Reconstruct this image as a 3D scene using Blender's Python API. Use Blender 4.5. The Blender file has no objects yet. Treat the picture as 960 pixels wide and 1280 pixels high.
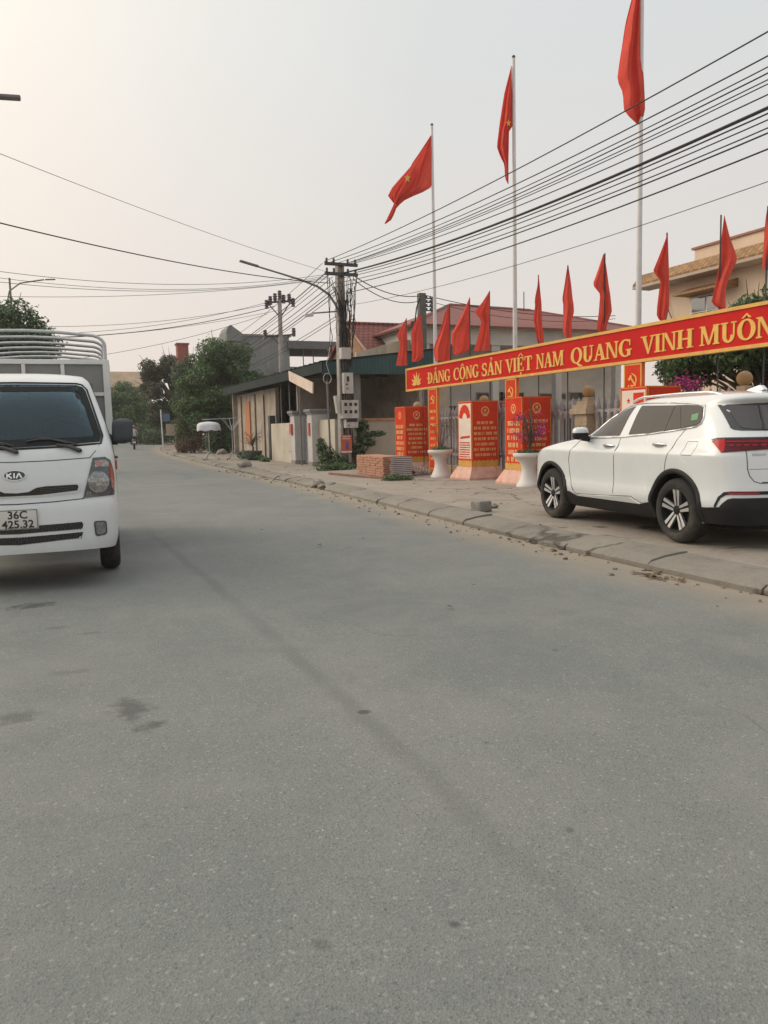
import bpy, bmesh, math, random
import numpy as np
from mathutils import Vector, Matrix
R = math.radians
PI = math.pi
random.seed(11)
rng = np.random.default_rng(5)
scene = bpy.context.scene
COL = scene.collection

# ------------------------------------------------------------------ helpers
def tag(o, label=None, cat=None, group=None, kind=None):
    if label: o['label'] = label
    if cat: o['category'] = cat
    if group: o['group'] = group
    if kind: o['kind'] = kind
    return o

def thing(name, label, cat, loc=(0, 0, 0), rotz=0.0, group=None):
    o = bpy.data.objects.new(name, None)
    o.empty_display_size = 0.1
    COL.objects.link(o)
    o.location = loc
    o.rotation_euler = (0, 0, rotz)
    return tag(o, label, cat, group)

def root_loc(o):
    v = Vector((0, 0, 0))
    while o is not None:
        v += o.location
        o = o.parent
    return v

class MB:
    """collects geometry; build() links it as ONE mesh object"""
    def __init__(self):
        self.bm = bmesh.new()
        self.mi = 0
    def _fin(self, faces):
        for f in faces:
            f.material_index = self.mi
    def face(self, pts):
        f = self.bm.faces.new([self.bm.verts.new(p) for p in pts])
        f.material_index = self.mi
        return f
    def box(self, x0, x1, y0, y1, z0, z1, bevel=0.0, mtx=None, seg=2):
        vs = [self.bm.verts.new(Vector(p)) for p in
              ((x0, y0, z0), (x1, y0, z0), (x1, y1, z0), (x0, y1, z0), (x0, y0, z1), (x1, y0, z1), (x1, y1, z1), (x0, y1, z1))]
        fs = [self.bm.faces.new([vs[i] for i in q]) for q in
              ((3, 2, 1, 0), (4, 5, 6, 7), (0, 1, 5, 4), (1, 2, 6, 5), (2, 3, 7, 6), (3, 0, 4, 7))]
        self._fin(fs)
        allv = vs
        if bevel > 0:
            es = list({e for f in fs for e in f.edges})
            r = bmesh.ops.bevel(self.bm, geom=es, offset=bevel, segments=seg, profile=0.6, affect='EDGES')
            self._fin(r['faces'])
            allv = list({v for f in r['faces'] for v in f.verts} | {v for v in vs if v.is_valid})
        if mtx is not None:
            for v in allv:
                v.co = mtx @ v.co
        return allv
    def cbox(self, c, d, bevel=0.0, rz=0.0, rx=0.0, ry=0.0):
        m = Matrix.Translation(Vector(c)) @ Matrix.Rotation(rz, 4, 'Z') @ Matrix.Rotation(ry, 4, 'Y') @ Matrix.Rotation(rx, 4, 'X')
        a, b, e = d[0] / 2, d[1] / 2, d[2] / 2
        return self.box(-a, a, -b, b, -e, e, bevel, m)
    def prism(self, pts, fn, d0, d1):
        """2D polygon extruded: fn(u,v,d)->xyz"""
        bt = [self.bm.verts.new(fn(u, v, d0)) for u, v in pts]
        tp = [self.bm.verts.new(fn(u, v, d1)) for u, v in pts]
        n = len(pts)
        fs = [self.bm.faces.new(tp), self.bm.faces.new(bt[::-1])]
        for i in range(n):
            fs.append(self.bm.faces.new((bt[i], bt[(i + 1) % n], tp[(i + 1) % n], tp[i])))
        self._fin(fs)
        return fs
    def tube(self, pts, r, n=8, cap=True, closed=False):
        pts = [Vector(p) for p in pts]
        m = len(pts)
        rs = r if isinstance(r, (list, tuple)) else [r] * m
        rings = []
        prev = None
        for i, p in enumerate(pts):
            a = pts[i - 1] if (i > 0 or closed) else p
            b = pts[(i + 1) % m] if (i < m - 1 or closed) else p
            t = (b - a)
            if t.length < 1e-9: t = Vector((0, 0, 1))
            t.normalize()
            if prev is None:
                ref = Vector((0, 0, 1)) if abs(t.z) < 0.9 else Vector((1, 0, 0))
                nx = t.cross(ref).normalized()
            else:
                nx = prev - t * prev.dot(t)
                if nx.length < 1e-6: nx = t.orthogonal()
                nx.normalize()
            prev = nx
            ny = t.cross(nx)
            rings.append([self.bm.verts.new(p + (nx * math.cos(2 * PI * k / n) + ny * math.sin(2 * PI * k / n)) * rs[i]) for k in range(n)])
        fs = []
        rng_ = range(m if closed else m - 1)
        for i in rng_:
            A, B = rings[i], rings[(i + 1) % m]
            for k in range(n):
                fs.append(self.bm.faces.new((A[k], A[(k + 1) % n], B[(k + 1) % n], B[k])))
        if cap and not closed:
            fs.append(self.bm.faces.new(rings[0][::-1]))
            fs.append(self.bm.faces.new(rings[-1]))
        self._fin(fs)
    def cyl(self, p0, p1, r, n=16, r1=None):
        self.tube([p0, p1], [r, r if r1 is None else r1], n)
    def lathe(self, prof, c=(0, 0, 0), n=32, axis='Z', sx=1.0, sy=1.0, cap=True):
        c = Vector(c)
        rings = []
        for r, z in prof:
            ring = []
            for k in range(n):
                a = 2 * PI * k / n
                x, y = r * math.cos(a) * sx, r * math.sin(a) * sy
                if axis == 'Z': v = Vector((x, y, z))
                elif axis == 'Y': v = Vector((x, z, -y))
                else: v = Vector((z, x, y))
                ring.append(self.bm.verts.new(c + v))
            rings.append(ring)
        fs = []
        for A, B in zip(rings, rings[1:]):
            for k in range(n):
                fs.append(self.bm.faces.new((A[k], A[(k + 1) % n], B[(k + 1) % n], B[k])))
        if cap and prof[0][0] > 1e-6: fs.append(self.bm.faces.new(rings[0][::-1]))
        if cap and prof[-1][0] > 1e-6: fs.append(self.bm.faces.new(rings[-1]))
        self._fin(fs)
    def sphere(self, c, r, n=16, sz=1.0):
        prof = [(max(1e-7, r * math.sin(PI * i / n)), -r * sz * math.cos(PI * i / n)) for i in range(n + 1)]
        self.lathe(prof, c, n * 2)
    def grid(self, pts, flip=False):
        """pts[i][j] -> quads"""
        vs = [[self.bm.verts.new(p) for p in row] for row in pts]
        fs = []
        for i in range(len(vs) - 1):
            for j in range(len(vs[i]) - 1):
                q = (vs[i][j], vs[i + 1][j], vs[i + 1][j + 1], vs[i][j + 1])
                fs.append(self.bm.faces.new(q[::-1] if flip else q))
        self._fin(fs)
        return fs
    def text(self, s, size, fn, d0, d1, bold=0.0, sx=1.0, align='CENTER'):
        """built-in font lettering as a raised shape; fn(u,v,d)->xyz"""
        cu = bpy.data.curves.new('t', 'FONT')
        cu.body = s; cu.size = size; cu.align_x = align; cu.offset = bold; cu.resolution_u = 3
        ob = bpy.data.objects.new('t', cu); COL.objects.link(ob)
        dg = bpy.context.evaluated_depsgraph_get()
        me = bpy.data.meshes.new_from_object(ob.evaluated_get(dg))
        bpy.data.objects.remove(ob); bpy.data.curves.remove(cu)
        t = bmesh.new(); t.from_mesh(me); bpy.data.meshes.remove(me)
        r = bmesh.ops.extrude_face_region(t, geom=list(t.faces))
        nv = {v for v in r['geom'] if isinstance(v, bmesh.types.BMVert)}
        mp = {}
        for v in t.verts:
            mp[v] = self.bm.verts.new(fn(v.co.x * sx, v.co.y, d1 if v in nv else d0))
        for f in t.faces:
            try: self._fin([self.bm.faces.new([mp[v] for v in f.verts])])
            except ValueError: pass
        t.free()
    def build(self, name, mats, parent=None, origin=None, smooth=None, world=False, recalc=True):
        bm = self.bm
        if recalc: bmesh.ops.recalc_face_normals(bm, faces=list(bm.faces))
        off = Vector((0, 0, 0))
        if parent is not None and world: off = root_loc(parent)
        if origin is not None: off = Vector(origin)
        if off.length > 0: bmesh.ops.translate(bm, verts=list(bm.verts), vec=-off)
        me = bpy.data.meshes.new(name)
        bm.to_mesh(me); bm.free()
        for m in (mats if isinstance(mats, (list, tuple)) else [mats]): me.materials.append(m)
        if smooth is not None:
            me.polygons.foreach_set('use_smooth', [True] * len(me.polygons))
            me.set_sharp_from_angle(angle=R(smooth))
        o = bpy.data.objects.new(name, me)
        COL.objects.link(o)
        if parent is not None: o.parent = parent
        if origin is not None: o.location = off
        return o

def copy_tree(o, parent=None):
    c = o.copy()
    COL.objects.link(c)
    if parent is not None: c.parent = parent
    for ch in [x for x in bpy.data.objects if x.parent == o]:
        copy_tree(ch, c)
    return c

# ------------------------------------------------------------------ materials
MATS = {}
def lk(nt, a, b): nt.links.new(a, b)
def mat(name, rgb, rough=0.7, var=0.12, scale=4.0, bump=0.0, bscale=60.0, metal=0.0, coat=0.0, spec=0.5,
        dirt=None, dirt_scale=1.5, dirt_amt=0.5, island=0.0, emit=None, transl=0.0, streak=False):
    if name in MATS: return MATS[name]
    m = bpy.data.materials.new(name); m.use_nodes = True
    nt = m.node_tree; N = nt.nodes
    b = N['Principled BSDF']
    tc = N.new('ShaderNodeTexCoord')
    n1 = N.new('ShaderNodeTexNoise'); n1.inputs['Scale'].default_value = scale; n1.inputs['Detail'].default_value = 6
    n1.inputs['Roughness'].default_value = 0.6
    lk(nt, tc.outputs['Object'], n1.inputs['Vector'])
    mr = N.new('ShaderNodeMapRange'); mr.inputs['From Min'].default_value = 0.3; mr.inputs['From Max'].default_value = 0.7
    mr.inputs['To Min'].default_value = 1 - var; mr.inputs['To Max'].default_value = 1 + var
    lk(nt, n1.outputs['Fac'], mr.inputs['Value'])
    hsv = N.new('ShaderNodeHueSaturation'); hsv.inputs['Color'].default_value = (*rgb, 1)
    val = mr.outputs['Result']
    if island > 0:
        g = N.new('ShaderNodeNewGeometry')
        m2 = N.new('ShaderNodeMapRange'); m2.inputs['To Min'].default_value = 1 - island; m2.inputs['To Max'].default_value = 1 + island
        lk(nt, g.outputs['Random Per Island'], m2.inputs['Value'])
        mu = N.new('ShaderNodeMath'); mu.operation = 'MULTIPLY'
        lk(nt, val, mu.inputs[0]); lk(nt, m2.outputs['Result'], mu.inputs[1]); val = mu.outputs[0]
        m3 = N.new('ShaderNodeMapRange'); m3.inputs['To Min'].default_value = 0.485; m3.inputs['To Max'].default_value = 0.515
        lk(nt, g.outputs['Random Per Island'], m3.inputs['Value']); lk(nt, m3.outputs['Result'], hsv.inputs['Hue'])
    lk(nt, val, hsv.inputs['Value'])
    col = hsv.outputs['Color']
    if dirt is not None:
        n2 = N.new('ShaderNodeTexNoise'); n2.inputs['Scale'].default_value = dirt_scale; n2.inputs['Detail'].default_value = 8
        n2.inputs['Roughness'].default_value = 0.65
        src = tc.outputs['Object']
        if streak:
            mp = N.new('ShaderNodeMapping'); mp.inputs['Scale'].default_value = (1, 1, 0.18)
            lk(nt, src, mp.inputs['Vector']); src = mp.outputs['Vector']
        lk(nt, src, n2.inputs['Vector'])
        cr = N.new('ShaderNodeMapRange'); cr.inputs['From Min'].default_value = 0.48; cr.inputs['From Max'].default_value = 0.68
        cr.inputs['To Min'].default_value = 0.0; cr.inputs['To Max'].default_value = dirt_amt
        lk(nt, n2.outputs['Fac'], cr.inputs['Value'])
        mx = N.new('ShaderNodeMix'); mx.data_type = 'RGBA'
        lk(nt, cr.outputs['Result'], mx.inputs['Factor']); lk(nt, col, mx.inputs['A']); mx.inputs['B'].default_value = (*dirt, 1)
        col = mx.outputs['Result']
    lk(nt, col, b.inputs['Base Color'])
    r2 = N.new('ShaderNodeMapRange'); r2.inputs['To Min'].default_value = max(0.02, rough - 0.1 * rough); r2.inputs['To Max'].default_value = min(1, rough + 0.2 * rough)
    lk(nt, n1.outputs['Fac'], r2.inputs['Value']); lk(nt, r2.outputs['Result'], b.inputs['Roughness'])
    b.inputs['Metallic'].default_value = metal
    b.inputs['Specular IOR Level'].default_value = spec
    if coat: b.inputs['Coat Weight'].default_value = coat; b.inputs['Coat Roughness'].default_value = 0.04
    if bump > 0:
        n3 = N.new('ShaderNodeTexNoise'); n3.inputs['Scale'].default_value = bscale; n3.inputs['Detail'].default_value = 4
        lk(nt, tc.outputs['Object'], n3.inputs['Vector'])
        bp = N.new('ShaderNodeBump'); bp.inputs['Strength'].default_value = bump; bp.inputs['Distance'].default_value = 0.02
        lk(nt, n3.outputs['Fac'], bp.inputs['Height']); lk(nt, bp.outputs['Normal'], b.inputs['Normal'])
    if emit is not None:
        b.inputs['Emission Color'].default_value = (*emit[:3], 1); b.inputs['Emission Strength'].default_value = emit[3]
    if transl > 0:
        out = N['Material Output']
        tr = N.new('ShaderNodeBsdfTranslucent'); lk(nt, col, tr.inputs['Color'])
        ms = N.new('ShaderNodeMixShader'); ms.inputs[0].default_value = transl
        lk(nt, b.outputs[0], ms.inputs[1]); lk(nt, tr.outputs[0], ms.inputs[2]); lk(nt, ms.outputs[0], out.inputs['Surface'])
    MATS[name] = m
    return m

def add_pattern(m, kind, scale=(1, 1, 1), dark=0.6, strength=0.5, **k):
    """tile / corrugation pattern on an existing material, in object space"""
    nt = m.node_tree; N = nt.nodes; b = N['Principled BSDF']
    tc = N.new('ShaderNodeTexCoord'); mp = N.new('ShaderNodeMapping'); mp.inputs['Scale'].default_value = scale
    if 'rot' in k: mp.inputs['Rotation'].default_value = k['rot']
    lk(nt, tc.outputs['Object'], mp.inputs['Vector'])
    if kind == 'brick':
        t = N.new('ShaderNodeTexBrick'); t.inputs['Scale'].default_value = 1.0
        t.inputs['Color1'].default_value = (1, 1, 1, 1); t.inputs['Color2'].default_value = (0.8, 0.8, 0.8, 1); t.inputs['Mortar'].default_value = (dark, dark, dark, 1)
        t.inputs['Mortar Size'].default_value = k.get('mortar', 0.03); t.inputs['Brick Width'].default_value = k.get('bw', 0.5); t.inputs['Row Height'].default_value = k.get('rh', 0.25)
        out = t.outputs['Color']
    else:
        t = N.new('ShaderNodeTexWave'); t.inputs['Scale'].default_value = 1.0; t.bands_direction = k.get('dir', 'X')
        t.wave_profile = k.get('profile', 'SIN')
        t.inputs['Distortion'].default_value = k.get('dist', 0.2)
        mrp = N.new('ShaderNodeMapRange'); mrp.inputs['To Min'].default_value = dark; lk(nt, t.outputs['Fac'], mrp.inputs['Value'])
        cmb = N.new('ShaderNodeCombineColor')
        for i in range(3): lk(nt, mrp.outputs['Result'], cmb.inputs[i])
        out = cmb.outputs['Color']
    lk(nt, mp.outputs['Vector'], t.inputs['Vector'])
    src = b.inputs['Base Color'].links[0].from_socket
    mx = N.new('ShaderNodeMix'); mx.data_type = 'RGBA'; mx.blend_type = 'MULTIPLY'; mx.inputs['Factor'].default_value = 1
    lk(nt, src, mx.inputs['A']); lk(nt, out, mx.inputs['B']); lk(nt, mx.outputs['Result'], b.inputs['Base Color'])
    bp = N.new('ShaderNodeBump'); bp.inputs['Strength'].default_value = strength; bp.inputs['Distance'].default_value = 0.03
    lk(nt, out, bp.inputs['Height']); lk(nt, bp.outputs['Normal'], b.inputs['Normal'])
    return m

DUST = (0.30, 0.25, 0.19)
WHITE = mat('white_paint', (0.68, 0.71, 0.725), 0.25, 0.03, 1.5, coat=0.7, dirt=(0.50, 0.49, 0.46), dirt_scale=1.2, dirt_amt=0.2)
TRUCKW = mat('truck_white', (0.64, 0.67, 0.68), 0.32, 0.03, 1.5, coat=0.6, dirt=(0.45, 0.42, 0.36), dirt_scale=2.2, dirt_amt=0.25)
BLACKPL = mat('black_plastic', (0.014, 0.014, 0.016), 0.6, 0.2, 8, spec=.3, dirt=(0.04, 0.037, 0.032), dirt_amt=0.4)
GLOSSBLK = mat('gloss_black', (0.012, 0.012, 0.014), 0.12, 0.1, 4, coat=0.5)
GLASS = mat('tinted_glass', (0.045, 0.039, 0.035), 0.04, 0.1, 2, spec=0.6)
WSOLD = mat('windscreen_glass', (0.014, 0.034, 0.048), 0.06, 0.3, 1.4, spec=0.5)
WSGLASS = bpy.data.materials.new('windscreen_glass_clear'); WSGLASS.use_nodes = True
_n = WSGLASS.node_tree; _n.nodes.clear()
_t = _n.nodes.new('ShaderNodeBsdfTransparent'); _t.inputs[0].default_value = (.46, .56, .60, 1)
_g = _n.nodes.new('ShaderNodeBsdfGlossy'); _g.inputs['Roughness'].default_value = .03; _g.inputs['Color'].default_value = (.82, .92, .98, 1)
_f = _n.nodes.new('ShaderNodeFresnel'); _f.inputs['IOR'].default_value = 1.42
_m = _n.nodes.new('ShaderNodeMixShader'); _o = _n.nodes.new('ShaderNodeOutputMaterial')
_n.links.new(_f.outputs[0], _m.inputs[0]); _n.links.new(_t.outputs[0], _m.inputs[1]); _n.links.new(_g.outputs[0], _m.inputs[2]); _n.links.new(_m.outputs[0], _o.inputs['Surface'])
CHROME = mat('chrome', (0.75, 0.75, 0.74), 0.18, 0.05, 4, metal=1.0)
RUBBER = mat('rubber', (0.022, 0.021, 0.021), 0.85, 0.25, 6, bump=0.2, bscale=90, dirt=(0.13, 0.115, 0.09), dirt_amt=0.5, dirt_scale=4)
ALLOY = mat('alloy', (0.66, 0.66, 0.66), 0.35, 0.08, 5, metal=0.85)
REDLENS = mat('red_lens', (0.42, 0.010, 0.018), 0.15, 0.15, 12, spec=.35)
DREDLENS = mat('dark_red_lens', (0.09, 0.005, 0.010), 0.15, 0.25, 14, spec=.35)
CLEARLENS = mat('clear_lens', (0.26, 0.27, 0.27), 0.12, 0.5, 40, metal=0.6, coat=1.0)
LAMPDARK = mat('lamp_dark', (0.06, 0.065, 0.07), 0.15, 0.3, 30, coat=1.0)
AMBER = mat('amber_lens', (0.40, 0.11, 0.07), 0.15, 0.2, 20, coat=1.0)
SEAM = mat('panel_gap', (0.06, 0.06, 0.06), 0.8, 0.1)
RED = mat('banner_red', (0.54, 0.026, 0.022), 0.8, 0.08, 1.2, spec=.05, dirt=(0.43, 0.018, 0.030), dirt_scale=0.8, dirt_amt=0.5)
REDBOX = mat('panel_red', (0.62, 0.050, 0.020), 0.7, 0.12, 2.5, spec=.08, dirt=(0.44, 0.035, 0.025), dirt_scale=1.6, dirt_amt=0.6)
ORANGE = mat('panel_orange', (0.70, 0.16, 0.02), 0.5, 0.12, 3)
FLAGRED = mat('flag_red', (0.72, 0.105, 0.075), 0.85, 0.10, 3, spec=.1, transl=0.3)
YELLOW = mat('lettering_yellow', (0.70, 0.40, 0.07), 0.5, 0.1, 5)
PALEYEL = mat('pale_yellow_lettering', (0.72, 0.42, 0.16), 0.6, 0.15, 8)
GOLD = mat('gold_trim', (0.62, 0.34, 0.06), 0.45, 0.15, 6)
CREAMP = mat('cream_panel', (0.72, 0.60, 0.52), 0.55, 0.08, 4)
PINKST = mat('pink_base', (0.62, 0.36, 0.28), 0.55, 0.25, 3, dirt=(0.40, 0.14, 0.09), dirt_scale=2.5, dirt_amt=0.7)
PLANTERW = mat('planter_white', (0.66, 0.63, 0.60), 0.5, 0.08, 3, dirt=(0.45, 0.4, 0.35), dirt_amt=0.4)
CONC = mat('concrete', (0.27, 0.25, 0.23), 0.9, 0.25, 3, bump=0.4, bscale=40, dirt=(0.14, 0.13, 0.115), dirt_amt=0.6, dirt_scale=2)
POLECONC = mat('pole_concrete', (0.38, 0.35, 0.32), 0.9, 0.25, 4, bump=0.4, bscale=50, dirt=(0.12, 0.11, 0.1), dirt_amt=0.6, dirt_scale=3, streak=True)
PICKET = mat('picket_grey', (0.37, 0.36, 0.37), 0.85, 0.2, 5, bump=0.2, dirt=(0.22, 0.21, 0.21), dirt_amt=0.5, dirt_scale=3)
PILLARY = mat('pillar_yellow', (0.44, 0.35, 0.24), 0.85, 0.15, 3, bump=0.15, dirt=(0.27, 0.21, 0.14), dirt_amt=0.6, dirt_scale=2.5, streak=True)
BALLG = mat('pillar_ball', (0.40, 0.25, 0.11), 0.6, 0.2, 6, dirt=(0.2, 0.13, 0.07), dirt_amt=0.5)
CREAM = mat('cream_wall', (0.52, 0.47, 0.39), 0.9, 0.12, 1.5, bump=0.15, dirt=(0.25, 0.22, 0.17), dirt_amt=0.6, dirt_scale=1.2, streak=True)
BEIGE = mat('beige_wall', (0.40, 0.34, 0.27), 0.9, 0.12, 1.5, bump=0.15, dirt=(0.24, 0.2, 0.16), dirt_amt=0.5, dirt_scale=1.0, streak=True)
OLDWALL = mat('old_plaster', (0.38, 0.325, 0.265), 0.92, 0.25, 1.6, bump=0.25, dirt=(0.15, 0.13, 0.11), dirt_amt=0.7, dirt_scale=1.4, streak=True)
GREYWALL = mat('grey_wall', (0.23, 0.235, 0.235), 0.9, 0.15, 1.2, bump=0.15, dirt=(0.15, 0.15, 0.15), dirt_amt=0.6, dirt_scale=1, streak=True)
GATEGREY = mat('gate_grey', (0.22, 0.24, 0.255), 0.6, 0.1, 2, dirt=(0.3, 0.29, 0.27), dirt_amt=0.3)
PIERW = mat('pier_plaster', (0.50, 0.48, 0.46), 0.85, 0.12, 2, dirt=(0.28, 0.27, 0.25), dirt_amt=0.6, dirt_scale=2, streak=True)
TEAL = mat('teal_sheet', (0.018, 0.075, 0.08), 0.55, 0.2, 1.5, dirt=(0.06, 0.09, 0.09), dirt_amt=0.4)
TEALROOF = mat('roof_sheet', (0.075, 0.10, 0.10), 0.6, 0.25, 1.2, dirt=(0.14, 0.13, 0.12), dirt_amt=0.7, dirt_scale=0.8)
REDTILE = mat('red_tile', (0.26, 0.075, 0.055), 0.8, 0.2, 2, dirt=(0.13, 0.06, 0.055), dirt_amt=0.6, dirt_scale=0.7)
PAINTGREY = mat('white_building', (0.50, 0.48, 0.45), 0.85, 0.1, 0.8, dirt=(0.33, 0.31, 0.29), dirt_amt=0.5, dirt_scale=0.6, streak=True)
SHADEWALL = mat('office_wall', (0.56, 0.525, 0.47), 0.85, 0.1, 0.8, dirt=(0.35, 0.32, 0.3), dirt_amt=0.5, dirt_scale=0.6)
YHOUSE = mat('yellow_house', (0.68, 0.53, 0.40), 0.85, 0.08, 0.7, dirt=(0.42, 0.31, 0.22), dirt_amt=0.4, dirt_scale=0.5, streak=True)
YTILE = mat('ochre_tile', (0.36, 0.20, 0.085), 0.75, 0.2, 2, dirt=(0.2, 0.11, 0.05), dirt_amt=0.6, dirt_scale=1.2)
DARKIN = mat('dark_interior', (0.10, 0.085, 0.072), 0.9, 0.2, 1)
STEEL = mat('galvanised_steel', (0.42, 0.43, 0.44), 0.4, 0.15, 6, metal=0.6)
POLEW = mat('flagpole_white', (0.62, 0.62, 0.62), 0.4, 0.08, 3)
DARKMET = mat('dark_metal', (0.05, 0.05, 0.052), 0.6, 0.2, 6)
LAMPGREY = mat('lamp_grey', (0.16, 0.155, 0.155), 0.5, 0.2, 6)
CABLE = mat('cable_black', (0.018, 0.018, 0.02), 0.7, 0.1)
BOXGREY = mat('meter_box', (0.46, 0.44, 0.41), 0.6, 0.1, 4, dirt=(0.25, 0.22, 0.19), dirt_amt=0.6, dirt_scale=4, streak=True)
POSTER = mat('poster_red', (0.48, 0.10, 0.06), 0.6, 0.15, 6)
LEAF = mat('leaf_green', (0.092, 0.155, 0.058), 0.6, 0.3, 1.2, island=0.45, transl=0.25)
LEAFD = mat('leaf_dark', (0.070, 0.116, 0.050), 0.6, 0.3, 1.2, island=0.45, transl=0.2)
LEAFB = mat('leaf_brown', (0.080, 0.088, 0.052), 0.7, 0.3, 1.2, island=0.4, transl=0.15)
LEAFY = mat('leaf_light', (0.10, 0.12, 0.04), 0.6, 0.3, 1.2, island=0.45, transl=0.3)
DRYBUSH = mat('dry_twigs', (0.13, 0.085, 0.055), 0.8, 0.3, 2, island=0.4)
FLOWER = mat('magenta_flower', (0.48, 0.05, 0.24), 0.7, 0.2, 5, island=0.3, transl=0.3)
BARK = mat('bark', (0.10, 0.075, 0.055), 0.9, 0.3, 6, bump=0.5, bscale=30)
BRICK = mat('clay_brick', (0.46, 0.235, 0.15), 0.85, 0.2, 5, bump=0.2, island=0.25, dirt=(0.36, 0.24, 0.18), dirt_amt=0.5)
TILEEND = mat('tile_dark', (0.16, 0.105, 0.10), 0.7, 0.2, 5, island=0.2)
TILEPALE = mat('tile_pale', (0.42, 0.40, 0.40), 0.6, 0.15, 5, island=0.2)
FIBRO = mat('fibre_cement', (0.30, 0.24, 0.21), 0.9, 0.2, 4, dirt=(0.18, 0.14, 0.12), dirt_amt=0.5)
POTGREEN = mat('pot_green', (0.07, 0.09, 0.085), 0.4, 0.3, 6)
CLOTHW = mat('white_cloth', (0.62, 0.62, 0.66), 0.9, 0.06, 6)
SKIN = mat('skin', (0.42, 0.25, 0.18), 0.6, 0.05)
SHIRT = mat('shirt_pale', (0.48, 0.46, 0.47), 0.9, 0.08, 6)
TROUSER = mat('trousers_dark', (0.05, 0.055, 0.075), 0.9, 0.1, 6)
HELMET = mat('helmet_red', (0.42, 0.09, 0.10), 0.3, 0.1, 6, coat=0.6)
BLUESIGN = mat('blue_sign', (0.10, 0.17, 0.26), 0.6, 0.1, 3)
BOARD = mat('pale_board', (0.72, 0.57, 0.48), 0.6, 0.06, 2, dirt=(0.42, 0.3, 0.24), dirt_amt=0.4)
# ------------------------------------------------------------------ setting: X across the street (+ = right), Y along it, metres
def zg(y):
    if y < 22: return 0.0
    if y < 38: return 0.012 * (y - 22) ** 2 / 32
    if y < 80: return 0.012 * (y - 30)
    return 0.6
_XR = [(-60, 5.0), (0, 5.28), (8, 5.36), (10, 5.56), (18, 6.12), (28, 6.42), (46, 6.62), (56, 7.2), (65, 8.4), (80, 11.8), (100, 18.0), (130, 30.0)]
def xr(y):
    for (a, xa), (b, xb) in zip(_XR, _XR[1:]):
        if y <= b:
            t = max(0, (y - a) / (b - a))
            return xa + (xb - xa) * t
    return _XR[-1][1]
def xrs(y):
    return sum(xr(y + d) for d in (-2, -1, 0, 1, 2)) / 5
def xl(y): return xrs(y) - 7.0
ZS = 0.10

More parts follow.
